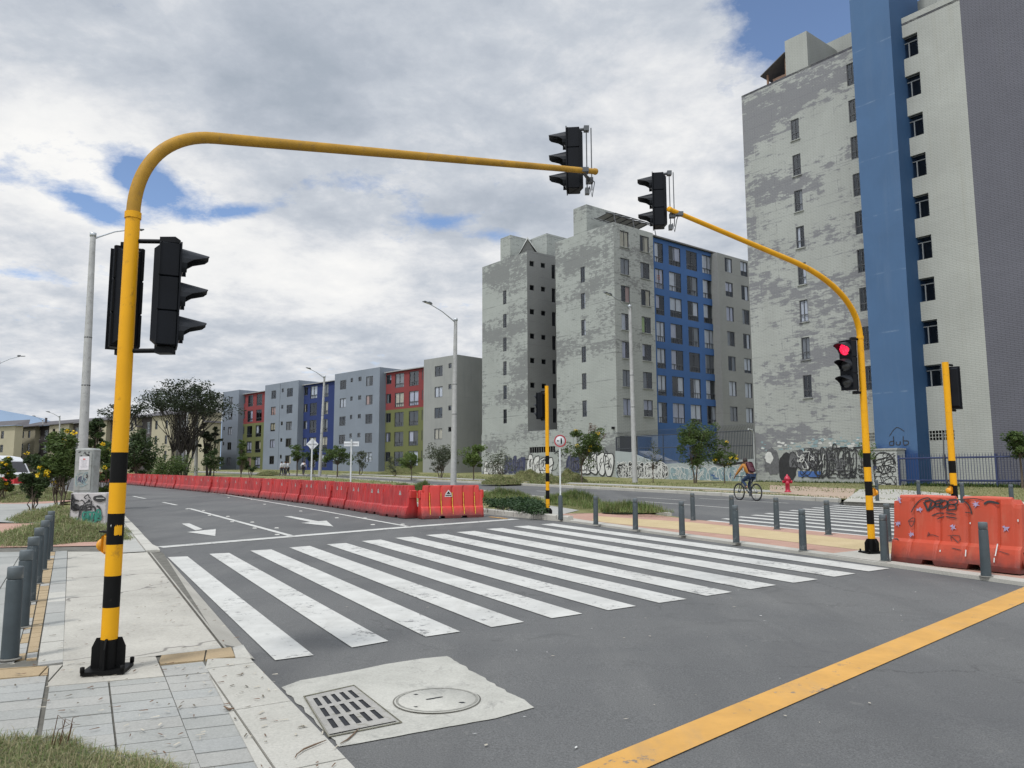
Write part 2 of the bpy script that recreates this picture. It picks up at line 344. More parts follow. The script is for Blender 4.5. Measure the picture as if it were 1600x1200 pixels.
TILE=[m_conc('paver %s'%k,a,b_,1.2,70,st=.62) for k,a,b_ in (('grey',(.225,.228,.215),(.305,.305,.285)),('cool',(.232,.236,.228),(.31,.312,.295)),('warm',(.245,.242,.226),(.325,.32,.298)))]
OCHRE=m_conc('ochre tactile tile',(.27,.20,.115),(.345,.26,.155),1.6,70,spot=(.2,.16,.1),st=.60)
PINK=m_conc('pink paver',(.30,.17,.13),(.38,.235,.18),2.2,50,spot=(.30,.24,.18),st=.55)
YTILE=m_conc('yellow paver',(.37,.285,.155),(.45,.355,.205),2.0,50,spot=(.34,.25,.16),st=.62)
VERGE=m_grass('verge grass',(.10,.115,.045),(.19,.19,.085),(.30,.27,.155))
EARTH=m_grass('bare earth',(.26,.21,.14),(.35,.29,.21),(.42,.36,.28))
PINKE=m_conc('worn pink paving',(.31,.215,.155),(.38,.30,.23),1.2,40,spot=(.30,.27,.2),st=.5)
GREYP=pm('grey post paint',(.040,.052,.058),.5,.18,6,spec=.3,dirt=(.13,.14,.14),dscale=9,dthr=(.60,.72))
BLK=pm('signal black',(.004,.0045,.006),.5,.2,5,spec=.12)
BLKP=pm('pole black paint',(.0045,.0045,.0045),.55,.2,8,spec=.12,dirt=(.06,.055,.045),dscale=8,dthr=(.62,.8))
YELP=pm('pole yellow paint',(.62,.30,.006),.5,.06,3,spec=.2,dirt=(.30,.15,.02),dscale=7,dthr=(.60,.72))
YELD=pm('weathered mast yellow',(.33,.18,.022),.6,.16,6,spec=.2,dirt=(.22,.13,.04),dscale=12,dthr=(.55,.7))
GALV=pm('galvanised steel',(.40,.42,.44),.45,.15,9,metal=.6)
POLEC=pm('lamp post concrete',(.33,.33,.325),.85,.12,3,bump=.1,dirt=(.22,.22,.21),dscale=5)
DARK=pm('dark interior',(.012,.013,.016),.9,.1)
# ================================================================ GROUND
def sheet(name,poly,h,mat,side=0,kind='structure',step=6,mats=None):
    """flat-laid polygon (world xy) following the terrain at height h, optional vertical skirt"""
    bm=bmesh.new(); vs=[bm.verts.new((p[0],p[1],0)) for p in poly]
    f=bm.faces.new(vs); f.normal_update()
    if f.normal.z<0: f.normal_flip()
    ys=[p[1] for p in poly]; xs=[p[0] for p in poly]
    cuts=[y for y in list(range(0,60,12))+list(range(60,132,step)) if min(ys)<y<max(ys)]
    for y in cuts: bmesh.ops.bisect_plane(bm,geom=bm.verts[:]+bm.edges[:]+bm.faces[:],plane_co=(0,y,0),plane_no=(0,1,0))
    for x in (-80,80):
        if min(xs)<x<max(xs): bmesh.ops.bisect_plane(bm,geom=bm.verts[:]+bm.edges[:]+bm.faces[:],plane_co=(x,0,0),plane_no=(1,0,0))
    bmesh.ops.triangulate(bm,faces=bm.faces[:])
    for v in bm.verts: v.co.z=Z(v.co.x,v.co.y)+h
    if side:
        be=[e for e in bm.edges if len(e.link_faces)==1]
        r=bmesh.ops.extrude_edge_only(bm,edges=be)
        for g in r['geom']:
            if isinstance(g,bmesh.types.BMVert): g.co.z-=side
        bmesh.ops.recalc_face_normals(bm,faces=bm.faces[:])
    me=bpy.data.meshes.new(name); bm.to_mesh(me); bm.free(); me.materials.append(mat)
    o=bpy.data.objects.new(name,me); C.objects.link(o); return tag(o,kind=kind)
def P2(*pts,h=0): return [(lambda p:(p.x,p.y))(G(a,b,h)) for a,b in pts]
def offset(pl,d):
    out=[]
    for i,p in enumerate(pl):
        a=Vector(pl[max(i-1,0)]); b=Vector(pl[min(i+1,len(pl)-1)]); t=(b-a).normalized(); n=Vector((-t.y,t.x)); q=Vector(p)+n*d; out.append((q.x,q.y))
    return out
def dens(pl,st):
    out=[]
    for a,b in zip(pl,pl[1:]):
        a=Vector(a);b=Vector(b);n=max(1,int((b-a).length/st))
        out+=[tuple(a.lerp(b,k/n)) for k in range(n)]
    return out+[tuple(pl[-1])]
def chaikin(pl,n=2):
    for _ in range(n):
        q=[pl[0]]
        for a,b in zip(pl,pl[1:]):
            a=Vector(a);b=Vector(b); q+=[tuple(a.lerp(b,.25)),tuple(a.lerp(b,.75))]
        q.append(pl[-1]); pl=q
    return pl
def ribbon(pl,w,h,wob=0):
    a=offset(pl,w/2); b=offset(pl,-w/2); return a+b[::-1]
sheet('ground',[(-900,-20),(900,-20),(900,2500),(-900,2500)],-.035,VERGE)
LK=[(-.05,2.4),(-.78,3.95),(-2.26,6.52),(-3.6,8.85),(-6.15,13.6),(-11.3,22.8),(-16.7,32.2),(-23,42),(-32,54),(-46,71),(-73,99),(-106,126),(-220,190)]
MN=[(8.2,5.6),(6.4,9.85),(4.46,14.38),(1.5,20.9),(.3,22.6),(-.82,24.4),(-3.8,29.),(-9.5,38.5),(-17.7,50),(-30.7,68),(-60,101),(-92,128),(-200,196)]
MF=[(11.2,7.0),(8.53,13.06),(7.43,15.76),(4.84,21.1),(4.6,22.4),(3.04,29.9),(-.27,38.2),(-4.24,51),(-11.6,70),(-21.3,86),(-45,112),(-80,138),(-180,215)]
AF=[(19.5,12.5),(17.0,19.0),(15.4,23.4),(13.6,27.6),(12.25,29.2),(10.4,33.2),(6.8,41.5),(3.9,47.5),(-1,57.3),(-13.5,80.5),(-23.6,93),(-48,118),(-82,144),(-175,225)]
sheet('road',LK+[(-260,320)]+AF[::-1]+[(40,-12),(-.05,-12)],0,ASPH)
sheet('median',offset(MN,-.1)+MF[::-1],.03,VERGE,side=.1)
# ---- kerb stones: real blocks with joints
def kerb(name,pl,h,w=.16,ln=1.0,m=None,gap=.012,side=1):
    mb=MB(); pts=dens(chaikin(pl,1),ln)
    for a,b in zip(pts,pts[1:]):
        A=Vector(a);B=Vector(b);t=(B-A).normalized(); n=Vector((-t.y,t.x))*w*side; A=A+t*gap; B=B-t*gap
        j=R.uniform(-.006,.006); hh=h+R.uniform(-.004,.006)
        q=[A,B,B+n,A+n]; A2=A+n*.12;B2=B+n*.12
        lo=[Vector((p.x,p.y,Z(p.x,p.y)-.05)) for p in q]
        md=[Vector((p.x,p.y,Z(p.x,p.y)+hh-.025)) for p in q]
        hi=[Vector((p.x,p.y,Z(p.x,p.y)+hh)) for p in (A2,B2,B+n,A+n)]
        mb.add(lo+md+hi,[[i,(i+1)%4,(i+1)%4+4,i+4] for i in range(4)]+[[i+4,(i+1)%4+4,(i+1)%4+8,i+8] for i in range(4)]+[[8,9,10,11]])
    o=mb.build(name,m or CONC_L); return tag(o,kind='structure')
kerb('kerb_avenue_far',AF[4:12],.155,.17,1.0,CONC_L,side=-1)
kerb('kerb_median_nose',MN[3:11],.16,.18,1.0,CONC_L,side=-1)
kerb('kerb_median_avenue',MF[4:10],.12,.15,1.0,CONC_L,side=1)
kerb('kerb_left',LK[4:11],.15,.20,1.0,CONC_L,side=1)
# ---- median paving
e0=P2((858,808),(1180,854),(1383,880),(1600,914)); 
sheet('median_kerb_strip',MN[0:4]+[(1.0,21.6),(.75,22.3),(1.35,22.6)]+[(1.9,21.0),(4.72,14.5),(6.68,9.93),(8.5,5.7)],.05,CONC_L,side=.12)
pk=MN[0:4]+[(1.0,21.9),(.2,22.9),(1.1,23.9)]+P2((985,795),(1075,811),h=.09)+[(4.84,21.0),(7.40,15.7),(8.50,13.0),(11.1,7.0)]
sheet('median_pink_paving',offset([MN[0],MN[1],MN[2],(1.45,21.0)],-.20)+[(.95,22.4),(1.25,23.6)]+P2((990,798),h=.09)+[(4.80,20.9),(7.38,15.65),(8.47,12.95),(11.0,7.0)],.042,PINK)
sheet('median_yellow_paving',P2((930,806),(1080,816),(1358,845),(1640,874),(1700,906),(1358,861),(1250,848),(1160,837.5),(1080,829.5),(960,818),(925,813),h=.046),.046,YTILE)
sheet('median_light_apron',P2((790,795),(862,790),(905,797),(868,806),(845,810),h=.045),.043,CONC)
sheet('pole_pad',P2((1290,866),(1345,860),(1410,868),(1385,879),h=.05),.055,CONC_L)
# ---- far pavement along the avenue
far1=offset(AF[2:12],-.17); 
sheet('far_verge',offset(AF[:12],-.17)+[(-60,150),(40,150),(80,30),(40,8)],.115,VERGE)
def band(name,a,b,h,m,i0=4,i1=11): sheet(name,offset(AF[i0:i1],-a)+offset(AF[i0:i1],-b)[::-1],h,m)
band('far_path',2.6,4.3,.125,CONC)
band('far_bare_strip',1.3,2.2,.120,EARTH,5,10)
sheet('far_pink_paving',P2((1203,758),(1337,764),(1330,779),(1290,779),(1203,768),h=.12),.130,PINKE)
sheet('far_light_paving',P2((1318,784),(1343,765),(1403,765),(1505,774),(1620,787),(1660,806),(1600,798),(1400,787),h=.12),.134,CONC_L,side=.14)
_rp=[Vector(p) for p in P2((1318,784.5),(1400,787.5),(1600,798.5),h=.12)]; _rq=[Vector(p) for p in P2((1310,786.5),(1400,790.2),(1600,801.8))]
mbr=MB()
for k in range(2):
    a,b,c_,d=_rp[k],_rp[k+1],_rq[k+1],_rq[k]; mbr.add([(a.x,a.y,Z(a.x,a.y)+.136),(b.x,b.y,Z(b.x,b.y)+.136),(c_.x,c_.y,Z(c_.x,c_.y)+.006),(d.x,d.y,Z(d.x,d.y)+.006)],[[0,1,2,3]])
tag(mbr.build('far_ramp',CONC_L),kind='structure')
# ================================================================ ROAD MARKINGS (paint lies 4 mm proud)
def paint(name,quads,m,h=.008):
    mb=MB()
    for q in quads:
        q=[Vector(p) for p in q]; n=max(1,int((q[0]-q[1]).length/1.5))
        # q: a0,a1 (long edge 1) , b1,b0 (long edge 2)
        for k in range(n):
            ps=[q[0].lerp(q[1],k/n),q[0].lerp(q[1],(k+1)/n),q[3].lerp(q[2],(k+1)/n),q[3].lerp(q[2],k/n)]
            mb.add([(p.x,p.y,Z(p.x,p.y)+h) for p in ps],[[0,1,2,3]])
    o=mb.build(name,m); return tag(o,kind='structure')
fl=[(262,871),(327,866),(391,861),(452,856),(510,851),(565,846),(617,841),(665,836.5),(713,832),(758.7,827),(801.8,823),(843.5,819.7)]
fr=[(293,870),(358,864.5),(424,859),(484,853.5),(541,849),(595,843.5),(645,839),(695,834.5),(742,830),(784.6,825.5),(826,821.7),(863.6,818.3)]
nr=[(490,1025),(607,1003),(719,988),(819,973),(910,960),(994,948),(1073,937),(1144,926),(1213,915),(1278,906),(1337,897),(1390,889)]
nl=[(430,1033),(550,1013),(665,996),(768,981),(862,967),(950,954.5),(1030,943),(1104,932),(1172,921.5),(1240,911.5),(1303,902),(1357,893.5)]
W2=lambda L:[Vector(P2(p)[0]) for p in L]
A_,B_,D_,E_=W2(fl),W2(fr),W2(nr),W2(nl)
paint('zebra_crossing',[(A_[i],E_[i],D_[i],B_[i]) for i in range(12)],WHITE_P)
def lq(p0,p1,w):
    a=Vector(P2(p0)[0]); b=Vector(P2(p1)[0]); t=(b-a).normalized(); n=Vector((-t.y,t.x))*w/2; return (a+n,b+n,b-n,a-n)
sl_=[]
pl=[(250,855.5),(450,839),(655,822.5),(806,811.5)]
for a,b in zip(pl,pl[1:]): sl_.append(lq(a,b,.36))
lanes=sl_+[lq((295,794.5),(458,838.5),.14),lq((254.6,785),(276,789.5),.14),lq((208,775.5),(227,779.3),.14),lq((176,768.5),(190,771.2),.14),
  lq((352,773),(500,798),.12),lq((500,798),(640,823.5),.12),lq((250,760.5),(352,773),.10),
  lq((996,777),(1072,782),.12),lq((1007,784),(1142,794),.12),lq((1093,779),(1232,786.6),.12),lq((792,773.6),(818,776),.12),lq((838,767),(856,768.5),.12)]
paint('lane_lines',lanes,WHITE_P)
paint('yellow_edge_line',[lq((765,808),(792,811),.12)],YEL_P,.012)
ya=[Vector(p) for p in P2((893,1200),(1572,920))]; yb=[Vector(p) for p in P2((1015,1200),(1600,942))]
ta=(ya[1]-ya[0]); ya=[ya[0]-ta*.35,ya[1]+ta*.10]; tb=(yb[1]-yb[0]); yb=[yb[0]-tb*.4,yb[1]+tb*.25]
ya[1]=Vector(P2((1600,918))[0]); ya[1]=ya[1]+(ya[1]-ya[0]).normalized()*1.2; yb[1]=yb[1]+(yb[1]-yb[0]).normalized()*.6
paint('yellow_stop_line',[(ya[0],ya[1],yb[1],yb[0])],YEL_P)
def arrow(name,sh,hd):
    mb=MB()
    for poly in (sh,hd):
        ps=P2(*poly); mb.add([(x,y,Z(x,y)+.008) for x,y in ps],[list(range(len(ps)))])
    return tag(mb.build(name,WHITE_P),kind='structure')
arrow('lane_arrow_outer',[(283.7,818.6),(295.5,818),(316.8,827.2),(305.5,829.3)],[(292,831.8),(337.2,826.9),(336.3,838)])
arrow('lane_arrow_inner',[(444,807.2),(454.5,806.8),(497.5,814.9),(486.5,816.3)],[(470,817.4),(510,813.8),(521,823.2)])
q0=P2((1101,814.4),(1324,786.8)); d2=(Vector(P2((1376,842))[0])-Vector(q0[0])).normalized(); a0=Vector(q0[0]); a1=Vector(q0[1]); qs=[]
for k in range(13):
    s=a0.lerp(a1,k/12*1.02); w=(a1-a0).normalized()*.33
    qs.append((s,s+d2*(9.0),s+d2*9.0+w,s+w))
paint('far_zebra_crossing',qs,WHITE_P)
# ================================================================ LEFT PAVEMENT
ed=[(-.05,2.4),(-.78,3.95),(-1.5,5.2),(-2.26,6.52)]
# joint-coloured bed then individual slabs on top
U=Vector(P2((265,1077.5),h=.12)[0])-Vector(P2((75,1096),h=.12)[0]); U.normalize(); V=Vector((-U.y,U.x))
bed=[(-.05,2.2)]+ed[1:]+P2((345,1010),(255,866),(232,856),(0,853),h=.09)+[(-16,13.5),(-14,2.2)]
sheet('pavement_bed',bed,.112,JOINT,side=.14)
def inpoly(x,y,P):
    c=False; n=len(P)
    for i in range(n):
        x1,y1=P[i];x2,y2=P[(i+1)%n]
        if (y1>y)!=(y2>y) and x<(x2-x1)*(y-y1)/(y2-y1)+x1: c=not c
    return c
def clip(poly,P):
    """Sutherland-Hodgman of poly by convex P"""
    ar=sum(P[i][0]*P[(i+1)%len(P)][1]-P[(i+1)%len(P)][0]*P[i][1] for i in range(len(P)))
    if ar<0: P=P[::-1]
    out=list(poly)
    for i in range(len(P)):
        a=P[i];b=P[(i+1)%len(P)]; inp=out; out=[]
        if not inp: break
        ins=lambda p:(b[0]-a[0])*(p[1]-a[1])-(b[1]-a[1])*(p[0]-a[0])>=0
        for j in range(len(inp)):
            p=inp[j];q=inp[(j+1)%len(inp)]
            if ins(p)!=ins(q):
                d=(b[0]-a[0])*(q[1]-p[1])-(b[1]-a[1])*(q[0]-p[0]); t=((b[0]-a[0])*(a[1]-p[1])-(b[1]-a[1])*(a[0]-p[0]))/d
                it=(p[0]+(q[0]-p[0])*t,p[1]+(q[1]-p[1])*t)
            if ins(p): out.append(p)
            if ins(p)!=ins(q): out.append(it)
    return out
def slabs(name,region,u,du,dv,mats,h=.124,off=0,jit=.004,gap=.006,wts=None,org=None,v=None):
    """rectangular slabs (du along u, dv across) clipped to a convex region, each its own raised tile"""
    u=Vector(u).normalized(); v=Vector((-u.y,u.x)) if v is None else Vector(v).normalized(); o=Vector(org or region[0])
    det=u.x*v.y-u.y*v.x; ps=[(Vector(p)-o) for p in region]; us=[(p.x*v.y-p.y*v.x)/det for p in ps]; vs_=[(u.x*p.y-u.y*p.x)/det for p in ps]
    mb=MB(); j0=int(min(vs_)/dv)-1
    for j in range(j0,int(max(vs_)/dv)+2):
        w=dv; sh=off*(j%2)*du
        for i in range(int(min(us)/du)-2,int(max(us)/du)+2):
            a=o+u*(i*du+sh)+v*(j*dv)
            q=[a+u*gap+v*gap,a+u*(du-gap)+v*gap,a+u*(du-gap)+v*(dv-gap),a+u*gap+v*(dv-gap)]
            q=clip([(k.x,k.y) for k in q],region)
            if len(q)<3: continue
            ar=abs(sum(q[k][0]*q[(k+1)%len(q)][1]-q[(k+1)%len(q)][0]*q[k][1] for k in range(len(q))))/2
            if ar<.002: continue
            hh=h+R.uniform(-jit,jit)*.6; mi=R.choices(range(len(mats)),wts)[0]
            n=len(q); top=[(x,y,Z(x,y)+hh) for x,y in q]; bot=[(x,y,Z(x,y)+hh-.03) for x,y in q]
            if sum(q[k][0]*q[(k+1)%n][1]-q[(k+1)%n][0]*q[k][1] for k in range(n))<0: top.reverse();bot.reverse()
            mb.add(top+bot,[list(range(n))]+[[k,n+k,n+(k+1)%n,(k+1)%n] for k in range(n)],mi)
    return tag(mb.build(name,mats),kind='structure')
H=.12; CV=(-.485,.875)
Q=lambda *p:P2(*p,h=H)
slabs('pavement_slabs_front',Q((75,1074),(257,1058),(324,1230),(48,1230)),U,.365,.21,TILE,org=Q((72,1096))[0],v=CV)
slabs('pavement_slabs_left',Q((-60,1067),(75,1056),(48,1230),(-60,1230)),U,.6,.21,TILE,org=Q((70,1079))[0],v=CV)
slabs('pavement_slabs_mid',Q((250,1041),(317,1034),(422,1235),(324,1235)),U,.52,.21,TILE,org=Q((257,1058))[0],v=CV)
slabs('kerb_slabs',Q((322,1047),(326,1032),(368,1028),(362,1014),(376,1010))[:1]+Q((390,1030),(552,1200),(580,1235),(420,1235)),Vector(ed[1])-Vector(ed[3]),1.1,.9,[CONC_L,CONC_R],h=.128,org=Q((322,1047))[0])
slabs('kerb_corner_slab',Q((320.5,1047),(324.5,1030.5),(392,1029.5)),U,2,2,[CONC_L],h=.127,org=Q((300,1100))[0])
slabs('kerb_corner_top',Q((363.5,1012.5),(380,1008),(393,1029),(368,1028.5)),U,2,2,[CONC_L],h=.126,org=Q((300,1100))[0])
slabs('pole_foot_slab',Q((77,1041),(243,1026),(256,1057),(75,1073)),U,4,4,[CONC_R],h=.125,org=Q((0,1150))[0])
slabs('tactile_front_left',Q((-50,1049),(76,1041),(74,1055),(-50,1065)),U,.4,.4,[OCHRE],h=.126,org=Q((76,1041))[0])
slabs('tactile_front_right',Q((245,1025.5),(361,1012.5),(367,1027),(251,1039)),U,.33,.4,[OCHRE],h=.127,org=Q((245,1039))[0])
w0=Vector(Q((72,865))[0])-Vector(Q((40,1030))[0]); w0.normalize()
slabs('tactile_bollard_strip',Q((71,863),(86,863),(57,1030),(24,1033)),w0,.21,.42,[OCHRE,OCHRE,TILE[2]],h=.126,wts=[5,4,2],org=Q((40,1030))[0])
slabs('pavement_slabs_strip',Q((87,861),(105,861),(98,1036),(58,1041)),w0,.75,1.4,[TILE[2],CONC_L,TILE[0]],h=.126,org=Q((58,1036))[0])
slabs('pavement_slabs_far_left',Q((-140,866),(70,862),(22,1035),(-330,1050)),Vector(Q((30,870))[0])-Vector(Q((0,920))[0]),1.3,.62,[TILE[0],TILE[2],TILE[0]],h=.124,org=Q((0,920))[0])
# dropped ramp panel and its flare
def grid4(name,c,hs,nx,ny,m):
    mb=MB(); vs=[]
    for j in range(ny+1):
        for i in range(nx+1):
            s=i/nx;t=j/ny
            a=Vector(c[0]).lerp(Vector(c[1]),s); b=Vector(c[3]).lerp(Vector(c[2]),s); p=a.lerp(b,t)
            h=(hs[0]*(1-s)+hs[1]*s)*(1-t)+(hs[3]*(1-s)+hs[2]*s)*t; vs.append((p.x,p.y,Z(p.x,p.y)+h))
    mb.add(vs,[[j*(nx+1)+i,j*(nx+1)+i+1,(j+1)*(nx+1)+i+1,(j+1)*(nx+1)+i] for j in range(ny) for i in range(nx)])
    return tag(mb.build(name,m),kind='structure')
RAMPM=m_conc('ramp panel broomed concrete',(.30,.285,.25),(.40,.38,.335),scale=1.1,grain=45,spot=(.17,.16,.14),st=.57,crack=.35)
Qh=lambda p,h:P2(p,h=h)[0]
grid4('ramp_panel',[Qh((98,1041),.124),Qh((347,1013),.124),Qh((229,862),.124),Qh((106,862),.124)],(.124,.124,.124,.124),6,8,RAMPM)
grid4('ramp_flare',[Qh((350,1012),.122),Qh((398,1030),.012),Qh((262,873),.012),Qh((232,861),.125)],(.125,.012,.012,.125),3,8,CONC_R)
slabs('kerb_end_block',Q((214,842),(247,857),(250,862),(230,862)),(1,0),3,3,[CONC_L],h=.15,org=(-9,10))
# pavement beyond the ramp
sheet('pink_strip_near',P2((-200,856),(-200,838),(0,843),(60,850),(215,845),(222,852),(0,856),h=.12),.128,PINK)
sheet('pink_path_left',P2((-150,822),(0,818),(70,818),(60,832),(0,845),(-150,846),h=.12),.122,PINK)
sheet('grey_path_left',P2((-150,790),(0,787),(95,785),(70,818),(0,816),(-150,818),h=.12),.124,TILE[0])
sheet('pink_path_far',P2((-150,781),(0,781),(120,782),(70,787),(-150,788),h=.12),.126,PINK)
sheet('kerb_footway',offset(LK[4:9],.21)+offset(LK[4:9],.62)[::-1],.138,CONC)
# ================================================================ STORM INLET
pp=P2((440,1075),(470,1064),(510,1057),(561,1047.6),(601,1039),(658.8,1030),(699,1026),(742,1053),(788,1079),(835.6,1106.5),(773.8,1124),(673,1142),(555,1164),(530,1168))
pj=[]
for (x,y) in dens(pp+[pp[0]],.05)[:-1]:
    n=noise.noise(Vector((x*9,y*9,0)))*.018; pj.append((x+n,y+n))
sheet('inlet_apron',pj,.006,PATCHM)
def ring_crack(c,r,w,h,m,name):
    mb=MB(); n=56
    for k in range(n):
        a=2*math.pi*k/n;b=2*math.pi*(k+1)/n; q=[(c[0]+rr*math.cos(t),c[1]+rr*math.sin(t)) for rr,t in ((r,a),(r+w,a),(r+w,b),(r,b))]
        mb.add([(x,y,Z(x,y)+h) for x,y in q],[[0,1,2,3]])
    return mb.build(name,m)
mc=P2((683,1095.6))[0]
mh=empty('manhole_cover',gz(*mc),0,'round concrete manhole cover set in the pale inlet apron','manhole cover')
mb=MB(); mb.lathe([(.01,.012),(.285,.012),(.288,.009)],seg=56); d=mb.build('cover_disc',[PATCHM],mh)
rg=ring_crack((0,0),.289,.008,0,JOINT,'joint_ring'); bpy.data.objects['joint_ring']
for v in rg.data.vertices: v.co.z=.0095
rg.parent=mh; rg2=ring_crack((0,0),.262,.016,0,pm('worn rim',(.21,.205,.18),.8,.25,20,dirt=(.12,.11,.09),dscale=14),'rim')
for v in rg2.data.vertices: v.co.z=.0138
rg2.parent=mh
for (a,b,rx,ry) in ((679,1094.,.055,.014),(650,1088,.014,.012),(722,1101,.02,.014),(650,1108.5,.013,.01)):
    x,y=P2((a,b))[0]; mb=MB(); n=14
    mb.add([(rx*math.cos(k*2*math.pi/n)+.006*math.sin(5*k),ry*math.sin(k*2*math.pi/n)+ (rx*.6*math.cos(k*2*math.pi/n) if rx>.03 else 0),0) for k in range(n)],[list(range(n))])
    o=mb.build('lifting_hole',DARK,mh); o.location=(x-mc[0],y-mc[1],.0145)
# drain grate: concrete frame with fifteen slots
gc=[Vector(p) for p in P2((478,1092),(552,1075),(620,1129.5),(514,1151))]   # far-left, far-right, near-right, near-left
cen=sum(gc,Vector((0,0)))/4; gr=empty('drain_grate',gz(cen.x,cen.y),0,'slotted storm drain grate beside the kerb in the pale inlet apron','drain grate')
def L3(p,h): return Vector((p.x-cen.x,p.y-cen.y,Z(p.x,p.y)+h-Z(cen.x,cen.y)))
def bil(s,t): return gc[0].lerp(gc[1],s).lerp(gc[3].lerp(gc[2],s),t)
mb=MB(); nx,ny=5,3
ss=[0]; 
for i in range(nx): ss+=[.10+i*.175,.10+i*.175+.085]
ss.append(1); tt=[0]
for j in range(ny): tt+=[.09+j*.29,.09+j*.29+.225]
tt.append(1)
for i in range(len(ss)-1):
    for j in range(len(tt)-1):
        hole=(i%2==1 and j%2==1)
        q=[bil(ss[i],tt[j]),bil(ss[i+1],tt[j]),bil(ss[i+1],tt[j+1]),bil(ss[i],tt[j+1])]
        if hole: mb.add([L3(p,.0140) for p in q]+[L3(p,.0078) for p in q],[[4,5,6,7]]+[[k,(k+1)%4,(k+1)%4+4,k+4] for k in range(4)],1)
        else: mb.add([L3(p,.0140) for p in q],[[3,2,1,0]],0); 
mb.build('grate_slab',[pm('cast grate concrete',(.27,.26,.24),.8,.15,9,dirt=(.16,.15,.11),dscale=14),DARK],gr)
mb=MB(); out=[bil(-.04,-.05),bil(1.05,-.04),bil(1.05,1.05),bil(-.03,1.05)]; inn=[bil(-.015,-.02),bil(1.03,-.02),bil(1.03,1.03),bil(-.015,1.03)]
for k in range(4):
    a,b_,c,d_=out[k],out[(k+1)%4],inn[(k+1)%4],inn[k]; mb.add([L3(p,.0115) for p in (a,b_,c,d_)],[[0,1,2,3]])
mb.build('frame_gap',pm('moss dirt',(.10,.095,.065),.95,.4,20),gr)
# ================================================================ BUILDINGS
CURT=[pm('curtain white',(.60,.60,.64),.9,.1,2),pm('curtain lilac',(.48,.47,.56),.9,.1,2),pm('curtain cream',(.52,.45,.32),.9,.12,2),pm('curtain pink',(.5,.3,.25),.9,.1,2),pm('curtain green',(.36,.46,.15),.9,.1,2),pm('curtain grey',(.20,.20,.21),.9,.1,2)]
FRM=pm('window frame dark',(.06,.062,.068),.5,.1); FRML=pm('window frame aluminium',(.38,.39,.40),.45,.1)
class Bld:
    def __init__(s,x,y,ax,name,label,z=None,group=None):
        s.o=Vector((x,y,Z(x,y) if z is None else z)); s.a=ax
        s.root=empty(name,s.o,ax,label,'building',group); s.Mi=Matrix.Rotation(-ax,3,'Z'); s.M=Matrix.Rotation(ax,3,'Z')
    def hit(s,axis,off,px,py):     # photo pixel -> (along, z) on the wall plane
        o=s.Mi@(CO-s.o); d=s.Mi@ray(px,py); k=0 if axis=='x' else 1; t=(off-o[k])/d[k]; p=o+d*t; return (p[1-k],p.z)
    def wp(s,p): return s.M@Vector(p)+s.o
def PT(axis,off,a,z,d=0): return (off+d,a,z) if axis=='x' else (a,off+d,z)
def rects(b,axis,off,first,last,n):
    """n windows of one column between the first and the last pixel rectangle (x0,y0,x1,y1)"""
    out=[]
    def rc(r):
        xm=(r[0]+r[2])/2; ym=(r[1]+r[3])/2
        a0=b.hit(axis,off,r[0],ym)[0];a1=b.hit(axis,off,r[2],ym)[0]; z0=b.hit(axis,off,xm,r[3])[1]; z1=b.hit(axis,off,xm,r[1])[1]
        return [min(a0,a1),max(a0,a1),z0,z1]
    f,l=rc(first),rc(last)
    a0=(f[0]+l[0])/2;a1=(f[1]+l[1])/2; h=((f[3]-f[2])+(l[3]-l[2]))/2
    for k in range(n):
        t=k/(n-1) if n>1 else 0; zt=f[3]*(1-t)+l[3]*t; out.append((a0,a1,zt-h,zt))
    return out
def wall(mb,axis,off,a0,a1,z0,z1,holes,dep=.12,mi=0,md=1):
    """wall sheet with real openings, reveals and a dark room box behind each"""
    A=sorted({a0,a1,*[h[0] for h in holes],*[h[1] for h in holes]}); A=[a for a in A if a0-1e-6<=a<=a1+1e-6]
    # horizontal slices by z to keep the face count low
    Zs=sorted({z0,z1,*[h[2] for h in holes],*[h[3] for h in holes]}); Zs=[z for z in Zs if z0-1e-6<=z<=z1+1e-6]
    for i in range(len(A)-1):
        am=(A[i]+A[i+1])/2; run=None
        for j in range(len(Zs)-1):
            zm=(Zs[j]+Zs[j+1])/2; inh=any(h[0]<am<h[1] and h[2]<zm<h[3] for h in holes)
            if not inh and run is None: run=Zs[j]
            if inh and run is not None:
                mb.add([PT(axis,off,a,z) for a,z in ((A[i],run),(A[i+1],run),(A[i+1],Zs[j]),(A[i],Zs[j]))],[[0,1,2,3]],mi); run=None
        if run is not None: mb.add([PT(axis,off,a,z) for a,z in ((A[i],run),(A[i+1],run),(A[i+1],Zs[-1]),(A[i],Zs[-1]))],[[0,1,2,3]],mi)
    for (h0,h1,g0,g1) in holes:
        c=[(h0,g0),(h1,g0),(h1,g1),(h0,g1)]
        for k in range(4):
            p,q=c[k],c[(k+1)%4]
            mb.add([PT(axis,off,*p),PT(axis,off,*q),PT(axis,off,*q,dep),PT(axis,off,*p,dep)],[[0,1,2,3]],mi)
            mb.add([PT(axis,off,*p,dep),PT(axis,off,*q,dep),PT(axis,off,*q,dep+.9),PT(axis,off,*p,dep+.9)],[[0,1,2,3]],md)
        mb.add([PT(axis,off,*p,dep+.9) for p in c],[[0,1,2,3]],md)
